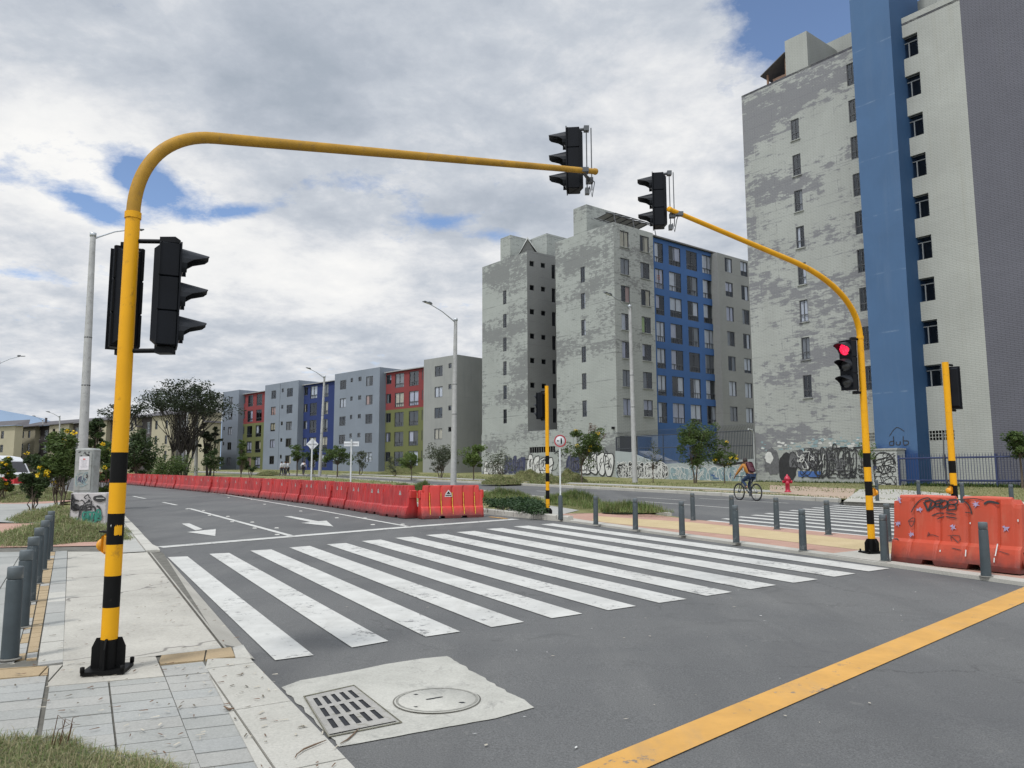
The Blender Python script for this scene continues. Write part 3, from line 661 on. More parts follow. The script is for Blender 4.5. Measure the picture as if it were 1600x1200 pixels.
def window(b,axis,off,r,style='two',dep=.07,frame=None,curt=None,w=.05,name='window',sill=None):
    a0,a1,z0,z1=r; mb=MB(); fm=frame or FRM
    def bar(x0,x1,y0,y1,d0=dep-.03,d1=dep+.03):
        c=[(x0+x1)/2,(y0+y1)/2]; dd=(d0+d1)/2
        size=((d1-d0),(x1-x0),(y1-y0)) if axis=='x' else ((x1-x0),(d1-d0),(y1-y0))
        mb.box(PT(axis,off,c[0],c[1],dd),size)
    bar(a0,a0+w,z0,z1);bar(a1-w,a1,z0,z1);bar(a0+w,a1-w,z0,z0+w);bar(a0+w,a1-w,z1-w,z1)
    am=(a0+a1)/2
    if style in('two','tall'): bar(am-w*.45,am+w*.45,z0+w,z1-w)
    if style=='tall':
        zt=z0+(z1-z0)*.27; bar(a0+w,a1-w,zt-w*.7,zt+w*.7)
        for k in (.28,.72): bar(a0+(a1-a0)*k-.012,a0+(a1-a0)*k+.012,z0+w,zt-.03)
    if style=='slit': bar(a0+w,a1-w,z0+(z1-z0)*.33-w/2,z0+(z1-z0)*.33+w/2); bar(am-w*.3,am+w*.3,z0+w,z1-w)
    if style=='balc':
        bar(a0,a1,z1-(z1-z0)*.26,z1-(z1-z0)*.22)
        bar(a0+(a1-a0)*.60,a0+(a1-a0)*.66,z0,z1-(z1-z0)*.26)
    f=mb.build(name,fm,b.root)
    mb=MB(); mb.add([PT(axis,off,a,z,dep+.005) for a,z in ((a0,z0),(a1,z0),(a1,z1),(a0,z1))],[[0,1,2,3]]); mb.build('pane',GLASS,f)
    if curt is None: curt=R.random()<.6
    if curt is not False:
        m=CURT[curt] if isinstance(curt,int) and curt is not True else R.choices(CURT,[6,3,2,.8,.4,4])[0]
        u0,u1=a0+w,a1-w; k=R.random()
        if k<.25: u1=u0+(u1-u0)*R.uniform(.35,.6)
        elif k<.5: u0=u1-(u1-u0)*R.uniform(.35,.6)
        zb=z0+w if R.random()<.75 else z0+(z1-z0)*R.uniform(.2,.45)
        n=max(4,int((u1-u0)/.09)); vs=[];fs=[]
        for i in range(n+1):
            a=u0+(u1-u0)*i/n; d=dep+.075+.022*math.sin(i*2.1)+.01*math.sin(i*5)
            vs+=[PT(axis,off,a,zb,d),PT(axis,off,a,z1-w,d)]
        for i in range(n): fs.append([2*i,2*i+2,2*i+3,2*i+1])
        mb=MB(); mb.add(vs,fs,0,True); mb.build('curtain',m,f)
    if sill:
        mb=MB(); size=(.12,(a1-a0)+.12,.06) if axis=='x' else ((a1-a0)+.12,.12,.06)
        mb.box(PT(axis,off,am,z0-.035,-.03),size); mb.build('sill',sill,f)
    return f
def stroke(mb,axis,off,pts,w,m=0,d=-.012):
    """flat spray-paint line on a wall plane; pts are (along, z)"""
    n=len(pts); L_=[];R_=[]
    for i in range(n):
        a=Vector(pts[max(i-1,0)]);b=Vector(pts[min(i+1,n-1)]); t=(b-a); t=t.normalized() if t.length>1e-6 else Vector((1,0)); q=Vector((-t.y,t.x))*w*(.5 if 0<i<n-1 else .25)
        p=Vector(pts[i]); L_.append(p+q);R_.append(p-q)
    vs=[PT(axis,off,p.x,p.y,d) for p in L_+R_]; mb.add(vs,[[i,i+1,n+i+1,n+i] for i in range(n-1)],m)
def smooth(pts,n=6):
    out=[]
    P=[Vector(p) for p in pts]
    for i in range(len(P)-1):
        p0=P[max(i-1,0)];p1=P[i];p2=P[i+1];p3=P[min(i+2,len(P)-1)]
        for k in range(n):
            t=k/n; out.append(.5*((2*p1)+(p2-p0)*t+(2*p0-5*p1+4*p2-p3)*t*t+(3*p1-p0-3*p2+p3)*t**3))
    return out+[P[-1]]
def blob(mb,axis,off,c,rx,ry,m=0,d=-.008,n=20,j=.15):
    vs=[PT(axis,off,c[0]+rx*(1+R.uniform(-j,j))*math.cos(2*math.pi*k/n),c[1]+ry*(1+R.uniform(-j,j))*math.sin(2*math.pi*k/n),d) for k in range(n)]
    mb.add(vs,[list(range(n))],m)
G_BLK=pm('spray black',(.02,.02,.022),.6,.3,5); G_WHT=pm('spray white',(.50,.50,.48),.8,.1,4); G_NAVY=pm('spray navy',(.035,.04,.085),.6,.3,6)
G_CYAN=pm('spray pale blue',(.19,.26,.275),.8,.3,6); G_BLUE=pm('spray blue',(.04,.10,.28),.7,.2,4); G_GRY=pm('spray grey',(.10,.10,.105),.7,.3,6); G_GRN=pm('spray green',(.02,.16,.12),.6,.3,8)
GM=[G_BLK,G_WHT,G_NAVY,G_CYAN,G_BLUE,G_GRY,G_GRN]
def throwup(mb,axis,off,a0,a1,z0,z1,fill,line,n,lw=.07,d0=-.006):
    """a row of fat bubble letters: filled rounded shapes with a loose outline and inner loops"""
    W=(a1-a0)/n
    for i in range(n):
        c=a0+W*(i+.5); rx=W*.60; h=(z1-z0)*R.uniform(.85,1.05); zb=z0+R.uniform(-.02,.06); dd=d0-.0016*i
        out=[]; k=18
        for j in range(k):
            t=2*math.pi*j/k; s=1+.14*math.sin(3*t+i)+R.uniform(-.05,.05)
            out.append((c+rx*s*math.copysign(abs(math.cos(t))**.75,math.cos(t)),zb+h/2+h/2*s*math.copysign(abs(math.sin(t))**.75,math.sin(t))))
        if fill is not None: mb.add([PT(axis,off,p[0],p[1],dd) for p in out],[list(range(k))],fill)
        stroke(mb,axis,off,smooth(out+[out[0]],3),lw,line,dd-.005)
        for _ in range(2):
            x=c+R.uniform(-.3,.3)*rx; y=zb+h*R.uniform(.3,.7)
            stroke(mb,axis,off,smooth([(x-rx*.2,y+h*.2),(x+rx*.15,y+h*.1),(x-rx*.05,y-h*.05),(x+rx*.2,y-h*.25)],4),lw*.8,line,dd-.005)
def scribble(mb,axis,off,a0,a1,z0,z1,n,lw,m,d=-.03,seg=5):
    for _ in range(n):
        x=R.uniform(a0,a1); y=R.uniform(z0,z1); s=R.uniform(.15,.5)*(z1-z0); pts=[(x,y)]
        an=R.uniform(0,6.3)
        for k in range(seg):
            an+=R.uniform(-1.9,1.9); x+=math.cos(an)*s*.6; y+=math.sin(an)*s*.6; x=min(max(x,a0),a1); y=min(max(y,z0),z1); pts.append((x,y))
        stroke(mb,axis,off,smooth(pts,4),lw*R.uniform(.6,1.3),m,d)
def glyph(mb,axis,off,strokes,a,z,sa,sz,lw,m,d=-.02):
    for st in strokes: stroke(mb,axis,off,smooth([(a+p[0]*sa,z+p[1]*sz) for p in st],5),lw,m,d)
# ---------------------------------------------------------------- tower at the right (pale, peeling, blue shaft)
th=math.atan2(.62,.78)
TC=Bld(17.05,53.95,th,'apartment_tower','tall pale grey apartment tower with peeling paint and a projecting blue shaft')
cb_=TC.root; oz=TC.o.z
def rel(rs): return rs
zr=TC.hit('x',0,1163,148)[1]                      # roof edge height
col1=rects(TC,'x',0,(1236,186,1248,219),(1255,586,1269,621),8)
col2=rects(TC,'x',0,(1325,97,1339,130),(1348,572,1361,612),9)
col3=rects(TC,'x',0,(1407,55,1435,90),(1439,500,1465,537),8)+rects(TC,'x',0,(1441,570,1472,604),(1441,570,1472,604),1)
gril=rects(TC,'x',0,(1452,672,1492,688),(1452,672,1492,688),1)+rects(TC,'x',0,(1352,676,1368,690),(1352,676,1368,690),1)
ymin=-32
asplit=TC.hit('x',0,1548,640)[0]
W_LIGHT=m_wall('tower pale paint',(.31,.322,.30),(.14,.14,.155),2.4,0.4,peel=.485,rib=.10,ribamt=.32,seam=.10,band=.55,pscale=.62)
W_PLAIN=m_wall('tower pale paint sound',(.325,.333,.305),(.18,.18,.18),2.4,0.4,peel=.20,rib=.10,ribamt=.32,seam=.03,band=.25,stain=(.25,.24,.19))
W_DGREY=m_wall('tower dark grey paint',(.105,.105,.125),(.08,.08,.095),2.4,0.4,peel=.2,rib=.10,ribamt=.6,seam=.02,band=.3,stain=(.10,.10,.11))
tsL,tsR=TC.hit('x',0,1366,700)[0],TC.hit('x',0,1453,700)[0]
zplain=TC.hit('x',0,1250,700)[1]*0+6.1
allh=col1+col2+col3+gril
mb=MB(); wall(mb,'x',0,tsR,0,0-.6,zr,[h for h in allh if h[0]>=tsR-.01])
mb.build('wall',[W_LIGHT,DARK],cb_)
mb=MB(); wall(mb,'x',0,asplit,tsR,-.6,zr+.35,[h for h in allh if h[1]<tsR+.6 and h[1]<=tsR+.001 or (h[0]<tsR and h[1]>tsR)])
mb.build('wall',[W_PLAIN,DARK],cb_)
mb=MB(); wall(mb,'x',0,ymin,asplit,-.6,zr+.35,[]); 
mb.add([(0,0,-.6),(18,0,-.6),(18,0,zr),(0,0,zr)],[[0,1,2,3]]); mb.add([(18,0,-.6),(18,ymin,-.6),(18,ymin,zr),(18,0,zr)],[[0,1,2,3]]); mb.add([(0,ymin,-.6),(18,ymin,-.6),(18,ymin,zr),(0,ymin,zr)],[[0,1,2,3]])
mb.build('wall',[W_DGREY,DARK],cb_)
mb=MB(); mb.add([(0,0,zr-.25),(18,0,zr-.25),(18,ymin,zr-.25),(0,ymin,zr-.25)],[[0,1,2,3]]); mb.box((.1,ymin/2,zr+.02-.1),(.2,-ymin,.16)) ; mb.build('roof',W_DGREY,cb_)
for r in col1: window(TC,'x',0,r,'slit',curt=R.choice([0,False,5,0]),sill=W_LIGHT)
for r in col2: window(TC,'x',0,r,'slit',curt=False)
BALF=pm('balcony frame grey',(.16,.17,.175),.6,.1)
for r in col3: window(TC,'x',0,r,'balc',dep=.25,frame=BALF,w=.035,curt=False)
for r in gril:
    mb=MB(); n=8
    for i in range(n+1): mb.box((.02,r[0]+(r[1]-r[0])*i/n,(r[2]+r[3])/2),(.05,.035,r[3]-r[2]))
    for k in range(4): mb.box((.02,(r[0]+r[1])/2,r[2]+(r[3]-r[2])*k/3),(.046,r[1]-r[0],.035))
    mb.build('vent_grille',W_PLAIN,cb_)
# shaft
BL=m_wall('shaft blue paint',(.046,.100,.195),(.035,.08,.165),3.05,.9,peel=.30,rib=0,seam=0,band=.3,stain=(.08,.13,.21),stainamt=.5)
def m_shaft():
    nt=BL.node_tree; b=nt.nodes['Principled BSDF']; src=b.inputs['Base Color'].links[0].from_socket
    s=nt.nodes.new('ShaderNodeSeparateXYZ'); nt.links.new(oc(nt),s.inputs[0])
    zz=_math(nt,'FRACT',_math(nt,'DIVIDE',s.outputs[2],3.6)); dd=_math(nt,'ABSOLUTE',_math(nt,'SUBTRACT',zz,.5))
    cbn=nt.nodes.new('ShaderNodeCombineXYZ'); nt.links.new(s.outputs[1],cbn.inputs[0]); nt.links.new(s.outputs[2],cbn.inputs[1])
    w=_ramp(nt,_noise(nt,cbn.outputs[0],1.1,6,.7),[(.45,0),(.65,.7)])
    f=_math(nt,'MULTIPLY',_ramp(nt,dd,[(.006,1),(.016,0)]),w); c=_mix(nt,f,src,(.15,.21,.29))
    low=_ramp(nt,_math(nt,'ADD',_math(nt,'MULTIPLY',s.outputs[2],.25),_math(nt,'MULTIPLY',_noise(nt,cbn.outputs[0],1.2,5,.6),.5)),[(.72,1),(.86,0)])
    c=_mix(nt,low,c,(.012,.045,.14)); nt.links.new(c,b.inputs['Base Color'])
m_shaft()
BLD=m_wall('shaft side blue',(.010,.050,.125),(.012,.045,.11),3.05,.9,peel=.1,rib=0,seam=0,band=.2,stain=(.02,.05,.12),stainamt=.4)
o_=TC.Mi@(CO-TC.o); d_=TC.Mi@ray(1434,700); t_=(tsR-o_[1])/d_[1]; SP=-(o_+d_*t_)[0]
tsL=TC.hit('x',-SP,1368,700)[0]
mb=MB(); ztop=zr+9
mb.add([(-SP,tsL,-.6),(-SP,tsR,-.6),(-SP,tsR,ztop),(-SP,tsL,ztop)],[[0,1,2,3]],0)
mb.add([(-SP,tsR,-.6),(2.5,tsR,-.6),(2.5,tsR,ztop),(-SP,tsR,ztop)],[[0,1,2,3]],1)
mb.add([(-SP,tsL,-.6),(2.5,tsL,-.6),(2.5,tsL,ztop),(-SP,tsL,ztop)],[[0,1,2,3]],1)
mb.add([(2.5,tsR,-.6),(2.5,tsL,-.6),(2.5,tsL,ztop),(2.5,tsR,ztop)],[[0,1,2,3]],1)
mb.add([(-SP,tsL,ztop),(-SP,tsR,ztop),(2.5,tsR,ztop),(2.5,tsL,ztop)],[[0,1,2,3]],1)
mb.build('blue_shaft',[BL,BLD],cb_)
# roof boxes
W_BOX=m_wall('roof box paint',(.30,.31,.285),(.25,.25,.25),2.4,0.4,peel=.25,rib=.1,ribamt=.3,seam=.05,band=.3)
bl,br_=TC.hit('x',0,1227,90)[0],TC.hit('x',0,1262,90)[0]; zb=TC.hit('x',0,1227,64)[1]
mb=MB(); mb.box((3.0,(bl+br_)/2,(zr-.3+zb)/2),(6.0-.01,bl-br_,zb-zr+.3)); mb.build('stair_box',W_BOX,cb_)
mb=MB(); z2=TC.hit('x',4,1300,64)[1]; a2=TC.hit('x',4,1290,64)[0]
mb.box((7,(a2+tsL)/2-1.5,(zr-.3+z2)/2),(6,a2-tsL+3,z2-zr+.3)); mb.build('roof_wall',W_BOX,cb_)
mb=MB(); a3=TC.hit('x',1.5,1464,5)[0]; mb.box((3.2,(a3+ymin)/2,zr+1.2),(3.4,a3-ymin,2.2)); mb.build('roof_wall',W_BOX,cb_)
# timber lean-to on the roof beside the stair box
SHED=pm('roof shed timber',(.20,.12,.08),.8,.2,6)
mb=MB(); s0=TC.hit('x',0,1195,100)[0]
for a in (s0,bl+.15): mb.box((.3,a,zr+.4+(.3 if a<s0 else 0)),(.12,.12,.9+(.6 if a<s0 else 0)))
mb.box((1.9,s0,zr+.4),(.12,.12,.9)); mb.build('canopy_post',SHED,cb_)
mb=MB(); mb.add([(-.1,s0+.35,zr+.75),(-.1,bl,zr+1.7),(2.0,bl,zr+1.7),(2.0,s0+.35,zr+.75),(-.1,s0+.35,zr+.81),(-.1,bl,zr+1.76),(2.0,bl,zr+1.76),(2.0,s0+.35,zr+.81)],[[0,1,2,3],[7,6,5,4],[0,4,5,1],[1,5,6,2],[2,6,7,3],[3,7,4,0]]); mb.build('canopy_roof',pm('shed roof sheet',(.09,.085,.085),.7,.2,4),cb_)
mb=MB(); mb.box((1.0,(s0+bl)/2,zr+.35),(.1,s0-bl,.8)); mb.build('canopy_wall',pm('shed wall',(.42,.27,.20),.8,.1,3),cb_)
# graffiti on the tower: grey field, tags, blue patch
g0,g1=TC.hit('x',0,1186,740)[0],TC.hit('x',0,1358,740)[0]
mb=MB(); zg=.35; zt=2.45
for k in range(70):
    a=R.uniform(g1,g0); blob(mb,'x',0,(a,zt+R.uniform(-.25,.5)),R.uniform(.05,.22),R.uniform(.03,.10),R.choice([3,1,3]),-.004-.0002*k,10,.4)
gw=g0-g1
blob(mb,'x',0,((g0+g1)/2,1.25),(g0-g1)/2,.9,5,-.022,24,.06) if False else None
blob(mb,'x',0,(g0-1.1,1.45),.62,.95,5,-.026); blob(mb,'x',0,(g0-2.2,1.1),.7,1.0,0,-.027); blob(mb,'x',0,(g0-.85,1.75),.32,.38,1,-.030)
throwup(mb,'x',0,g0-4.4,g0-2.4,1.0,2.2,5,0,4,.09,-.031)
throwup(mb,'x',0,g0-7.0,g0-4.3,.5,2.3,None,0,7,.07,-.036)
stroke(mb,'x',0,[(g0-3.0,.65),(g0-4.6,.62)],.75,4,-.030)
scribble(mb,'x',0,g1+.3,g0-3.2,.4,2.3,52,.05,0,-.045); scribble(mb,'x',0,g0-6.5,g0-2.6,.9,2.2,20,.06,5,-.047); scribble(mb,'x',0,g0-5.6,g0-3,1.,2.1,9,.05,1,-.050)
mb.build('graffiti',GM,cb_)
mb=MB(); aa,zz_=TC.hit('x',-SP,1397,695); 
D_=[[(.0,.35),(-.28,.28),(-.3,0),(-.05,-.02),(.0,.3),(0,.8),(0,0)]]; U_=[[(0,.3),(0,.02),(.22,0),(.28,.3),(.28,0)]]; B_g=[[(0,.8),(0,0),(.3,.02),(.32,.3),(.02,.34)]]
for g,sx in ((D_,.0),(U_,.16),(B_g,.62)): glyph(mb,'x',-SP,[[(-p[0],p[1]) for p in st] for st in g],aa-sx*.9,zz_,.8,.62,.05,0,-.02)
stroke(mb,'x',-SP,smooth([(aa+.25,zz_+.5),(aa-.2,zz_+1.0),(aa-.65,zz_+.75)],5),.035,0,-.02)
mb.build('graffiti',GM,cb_)
# ---------------------------------------------------------------- middle block (eight storeys, blue balcony bay)
TB=Bld(9.9,72.35,th,'apartment_block','eight storey weathered grey apartment block with a bright blue window bay'); rb=TB.root
zB=TB.hit('x',0,960,346)[1]
def zp(r,s=2.609,ox=740,oy=300): return (ox+r[0]/s,oy+r[1]/s,ox+r[2]/s,oy+r[3]/s)
yE=TB.hit('x',0,869.5,560)[0]                       # end of main block's left face
xG=TB.hit('y',0,1025,560)[0]; xBl=TB.hit('y',0,1119,560)[0]
PRJ=-.75; xD0=TB.hit('y',PRJ,1128,600)[0]; xD1=xD0+7.6
W_B=m_wall('block pale paint',(.30,.318,.298),(.145,.15,.15),2.58,.35,peel=.475,rib=.14,ribamt=.25,seam=.22,band=.50,stain=(.22,.23,.21),pscale=.8)
W_BR=m_wall('block right paint',(.31,.322,.305),(.15,.15,.15),2.58,.35,peel=.43,rib=.14,ribamt=.3,seam=.22,band=.4,stain=(.23,.23,.21))
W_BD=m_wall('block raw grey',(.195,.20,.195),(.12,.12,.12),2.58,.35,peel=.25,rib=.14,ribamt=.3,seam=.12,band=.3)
B_BL=m_wall('bay blue paint',(.028,.085,.225),(.018,.055,.16),2.58,.35,peel=.2,rib=0,seam=.03,band=.3,stain=(.02,.045,.13),stainamt=.4)
def bz(): return TB.hit('x',0,960,346)[1]
slit=rects(TB,'x',0,zp((436,305,454,370)),zp((443,850,461,915)),6)
A1=rects(TB,'y',0,zp((597,160,635,228)),zp((610,842,645,908)),7)
A2=rects(TB,'y',0,zp((678,180,715,247)),zp((694,848,732,913)),7)
mb=MB(); wall(mb,'x',0,0,yE,-.6,zB,slit); mb.build('wall',[W_B,DARK],rb)
lowop=rects(TB,'y',0,(969,682,1020,716),(969,682,1020,716),1)
mb=MB(); wall(mb,'y',0,0,xG,-.6,zB,A1+A2+lowop); mb.build('wall',[W_BR,DARK],rb)
BC=[]
for a,b_ in (((738,208,772,290),(754,858,790,938)),((797,225,845,305),(811,862,860,940)),((867,243,910,322),(886,868,931,945)),((932,260,975,335),(952,873,996,950))):
    BC.append(rects(TB,'y',.12,zp(a),zp(b_),7))
xs_=[max(c[0][0],xG+.03) for c in BC]
for c in BC[:1]:
    for k in range(len(c)): c[k]=(max(c[k][0],xG+.05),c[k][1],c[k][2],c[k][3])
mb=MB(); wall(mb,'y',.12,xG,xBl,-.6,zB-.35,[w for c in BC for w in c]); mb.build('bay_wall',[B_BL,DARK],rb)
D1=rects(TB,'y',PRJ,zp((1025,270,1053,328)),zp((1045,875,1078,935)),7)
D2=rects(TB,'y',PRJ,zp((1088,285,1116,345)),zp((1112,880,1142,940)),7)
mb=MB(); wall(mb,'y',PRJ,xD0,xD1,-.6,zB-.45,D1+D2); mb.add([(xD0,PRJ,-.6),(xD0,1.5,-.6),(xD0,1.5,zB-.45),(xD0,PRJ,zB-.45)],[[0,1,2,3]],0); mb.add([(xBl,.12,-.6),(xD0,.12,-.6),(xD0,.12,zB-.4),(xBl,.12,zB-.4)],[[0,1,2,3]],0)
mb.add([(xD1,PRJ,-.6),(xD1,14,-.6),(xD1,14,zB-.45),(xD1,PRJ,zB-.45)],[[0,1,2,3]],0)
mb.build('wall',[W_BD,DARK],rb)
# roof slabs, parapets
ROOF=pm('flat roof felt',(.13,.125,.12),.95,.2,2)
mb=MB(); mb.add([(0,0,zB-.3),(xD1,0,zB-.3),(xD1,14,zB-.5),(0,yE,zB-.3)],[[0,1,2,3]]); mb.box((xD1/2+.9,.35,zB-.08),(xD1-2,.25,.14)); mb.add([(xG,-.15,zB-.33),(xD1,-.15,zB-.33),(xD1,1.2,zB-.05),(xG,1.2,zB-.05)],[[0,1,2,3]]); mb.build('roof',ROOF,rb)
for r in slit: window(TB,'x',0,r,'slit',curt=R.choice([False,5,0]))
cur=[2,0,2,5,3,2,0,0,1,1,0,5,1,1]
lst=[A1[0],A2[0],A1[1],A2[1],A1[2],A2[2],A1[3],A2[3],A1[4],A2[4],A1[5],A2[5],A1[6],A2[6]]; cu=[2,2,5,5,3,2,0,4,1,1,5,5,1,1]
for r,c_ in zip(lst,cu): window(TB,'y',0,r,'two',curt=c_,sill=W_BR)
BAYF=pm('bay frame black',(.03,.033,.04),.4,.1)
for c in BC:
    for r in c: window(TB,'y',.12,r,'tall',frame=BAYF,curt=R.choice([0,0,1,0,5,False,0]),w=.045)
for c in (D1,D2):
    for r in c: window(TB,'y',PRJ,r,'two',curt=R.choice([0,1,5,0]))
# red and white notice in one bay window
r=BC[0][1]; mb=MB(); mb.box(((r[0]+r[1])/2,.12+.13,r[2]+1.2),(.55,.01,.55)); w_=mb.build('notice',G_WHT,rb)
mb=MB()
for k in range(3):
    for i in range(3): mb.box(((r[0]+r[1])/2-.16+i*.16,.12+.12,r[2]+1.03+k*.17),(.10,.006,.09))
mb.build('print',pm('notice red',(.6,.05,.06),.7,.1),w_)
# left block beyond the recess
yL0=TB.hit('x',0,824.5,600)[0]; yL1=TB.hit('x',0,753.4,600)[0]; zL=TB.hit('x',0,755,417)[1]
lw=rects(TB,'x',0,zp((120,402,134,458)),zp((121,886,135,943)),6)
mb=MB(); wall(mb,'x',0,yL0,yL1,-.6,zL,lw); mb.add([(0,yL1,-.6),(9,yL1,-.6),(9,yL1,zL),(0,yL1,zL)],[[0,1,2,3]],0); mb.build('wall',[W_B,DARK],rb)
for r in lw: window(TB,'x',0,r,'slit',curt=False)
XR=TB.hit('y',yL0,870,560)[0]; s1=rects(TB,'y',yL0,zp((228,282,247,303)),zp((232,878,250,900)),7); s2=rects(TB,'y',yL0,zp((275,290,293,310)),zp((278,882,296,902)),7); s3=rects(TB,'y',yL0,zp((320,298,335,355)),zp((322,882,336,940)),7)
mb=MB(); wall(mb,'y',yL0,0,XR+3,-.6,zL+.15,s1+s2+s3); 
mb.add([(XR+3,yL0,-.6),(XR+3,yE,-.6),(XR+3,yE,zB),(XR+3,yL0,zB)],[[0,1,2,3]],0); mb.add([(0,yE,-.6),(XR+3,yE,-.6),(XR+3,yE,zB),(0,yE,zB)],[[0,1,2,3]],0); mb.build('wall',[W_BD,DARK],rb)
for r in s1+s2: window(TB,'y',yL0,r,'one',dep=.1,curt=False,w=.04)
for r in s3: window(TB,'y',yL0,r,'two',dep=.1,curt=False,frame=BAYF)
mb=MB(); zlow=TB.hit('x',0,800,676)[1]; lop=rects(TB,'x',0,(828,698,868,707),(828,698,868,707),1)
wall(mb,'x',-.06,yE-2.4,yL1+.02,-.6,zlow,lop); mb.add([(-.06,yE-2.4,zlow),(3,yE-2.4,zlow),(3,yL1,zlow),(-.06,yL1,zlow)],[[0,1,2,3]],0); mb.add([(-.06,yE-2.4,-.6),(.0,yE-2.4,-.6),(.0,yE-2.4,zlow),(-.06,yE-2.4,zlow)],[[0,1,2,3]],0); mb.build('podium',[W_B,DARK],rb)
mb=MB()
for i in range(12): mb.box((0,lop[0][0]+(lop[0][1]-lop[0][0])*i/11,(lop[0][2]+lop[0][3])/2),(.04,.05,lop[0][3]-lop[0][2]))
mb.build('vent_grille',W_BD,rb)
mb=MB(); mb.add([(0,yL0,zL-.1),(9,yL0,zL-.1),(9,yL1,zL-.1),(0,yL1,zL-.1)],[[0,1,2,3]]); mb.build('roof',ROOF,rb)
def rbox(axis,off,p0,p1,ztp,depth,name='roof_box',m=W_B):
    a0=TB.hit('x',off,*p0)[0];a1=TB.hit('x',off,*p1)[0];z1=TB.hit('x',off,*ztp)[1]
    mb=MB(); mb.box((off+depth/2,(a0+a1)/2,(z1+zL-1)/2),(depth,abs(a0-a1),z1-zL+1)); return mb.build(name,m,rb)
rbox('x',.02,(782,390),(797.5,390),(782,373),4.6)
rbox('x',3.2,(829,390),(854.5,390),(854,364.5),4.4)
# stair box of the main block
rbox('x',.02,(896,340),(916.5,340),(896,327),6.4,'stair_box',W_B)
mb=MB(); mb.box((7.5,5.6,zB+.8),(5,2.4,2.2)); mb.build('roof_box',W_B,rb)
mb=MB(); mb.box((22,10,zB+.6),(12,3,1.6)); mb.build('roof_box',W_BR,rb)
# gable dormer
cz=zL+.05; A1g=Vector((-.06,yL0+1.35,cz)); A2g=Vector((1.6,yL0-.06,cz)); AP=Vector((.35,yL0+.30,cz+1.75)); BK=Vector((1.9,2.0,0)); mb=MB(); TH=Vector((0,0,.16))
for q in (A1g,A2g): mb.add([q,AP,AP+BK,q+BK,q-TH*.2,AP-TH*1.6,AP+BK-TH,q+BK-TH*.2],[[0,1,2,3],[7,6,5,4],[0,4,5,1],[3,2,6,7]])
mb.build('gable',pm('gable white',(.42,.43,.42),.8,.1),rb)
mb=MB(); mb.add([A1g+Vector((.2,.1,-.1)),A2g+Vector((-.1,.25,-.1)),AP+Vector((.1,.1,-.3))],[[0,1,2]]); mb.build('gable_wall',W_BD,rb)
# pergola
mb=MB(); x0,x1=.7,6.6; zc=zB+1.15
for x in [x0+k*(x1-x0)/6 for k in range(7)]: mb.tube([(x,3.0,zc+.1),(x,1.4,zc+.3),(x,.1,zc-.15)],.05,6)
for y,z in ((3.0,zc+.1),(1.4,zc+.3),(.1,zc-.15)): mb.tube([(x0-.3,y,z),(x1+.4,y,z)],.05,6)
for x in (x0,3.4,6.6): mb.tube([(x,.3,zB-.1),(x,.6,zc+.1)],.05,6)
mb.build('pergola',FRM,rb)
mb=MB(); mb.add([(x0,2.9,zc+.14),(x1,2.9,zc+.14),(x1,1.4,zc+.34),(x0,1.4,zc+.34)],[[0,1,2,3]]); mb.build('pergola_sheet',pm('pergola sheet',(.42,.42,.40),.6,.1),rb)
# rooftop security lamp and corner graffiti on the left face
mb=MB(); mb.box((-.15,.4,TB.hit('x',0,970,668)[1]),(.25,.2,.2)); mb.tube([(0,.4,TB.hit('x',0,970,668)[1]-.05),(-.3,.4,TB.hit('x',0,970,668)[1]+.08)],.04,6); mb.build('floodlight',BLK,rb)
mb=MB(); ga,gb=.4,yL1-.3
throwup(mb,'x',-.06,.6,4.8,.35,2.35,1,0,4,.10,-.010); throwup(mb,'x',-.06,5.2,7.0,.3,2.3,2,5,3,.06,-.012); throwup(mb,'x',-.06,9.2,13.2,.4,2.3,1,0,4,.10,-.010); throwup(mb,'x',-.06,13.6,17.2,.4,2.3,2,5,5,.06,-.012); throwup(mb,'x',-.06,17.6,21.0,.3,1.9,1,0,4,.09,-.010)
scribble(mb,'x',-.06,.8,12,.8,2.9,26,.07,0,-.03); scribble(mb,'x',-.06,12.,20,.5,2.,10,.06,0,-.032)
mb.build('graffiti',GM,rb)
# ---------------------------------------------------------------- spiked fence on a graffiti wall between the blocks
fA=Vector((9.6,71.2)); fB=Vector((17.0,54.1)); fd=(fB-fA); FL=fd.length; fa=math.atan2(fd.y,fd.x)
class Fr:   # local frame for a straight wall: x along, y towards the street side is -off
    def __init__(s,a,ang,name,label,cat,group=None,z=None):
        s.o=Vector((a[0],a[1],Z(a[0],a[1]) if z is None else z)); s.root=empty(name,s.o,ang,label,cat,group); s.Mi=Matrix.Rotation(-ang,3,'Z')
    def hit(s,px,py,off=0):
        o=s.Mi@(CO-s.o); d=s.Mi@ray(px,py); t=(off-o.y)/d.y; p=o+d*t; return p.x,p.z
BW=Fr(fA,fa,'boundary_wall','low wall covered in black and white graffiti below the spiked fence','wall'); z1=Z(*fB)-Z(*fA)
WP=m_wall('boundary wall paint',(.30,.33,.33),(.16,.16,.16),9,.35,peel=.3,rib=0,seam=0,band=.3)
zb0=min(0,z1)-.5; mb=MB(); ztp=[(0,2.55),(2.6,2.35),(5,1.75),(7.5,1.25),(FL,1.45)]
for i in range(len(ztp)-1):
    (xa,za),(xb,zb2)=ztp[i],ztp[i+1]
    mb.add([(xa,-.1,zb0),(xb,-.1,zb0),(xb,-.1,zb2),(xa,-.1,za),(xa,.1,zb0),(xb,.1,zb0),(xb,.1,zb2),(xa,.1,za)],[[0,1,2,3],[7,6,5,4],[3,2,6,7]])
mb.build('wall',WP,BW.root)
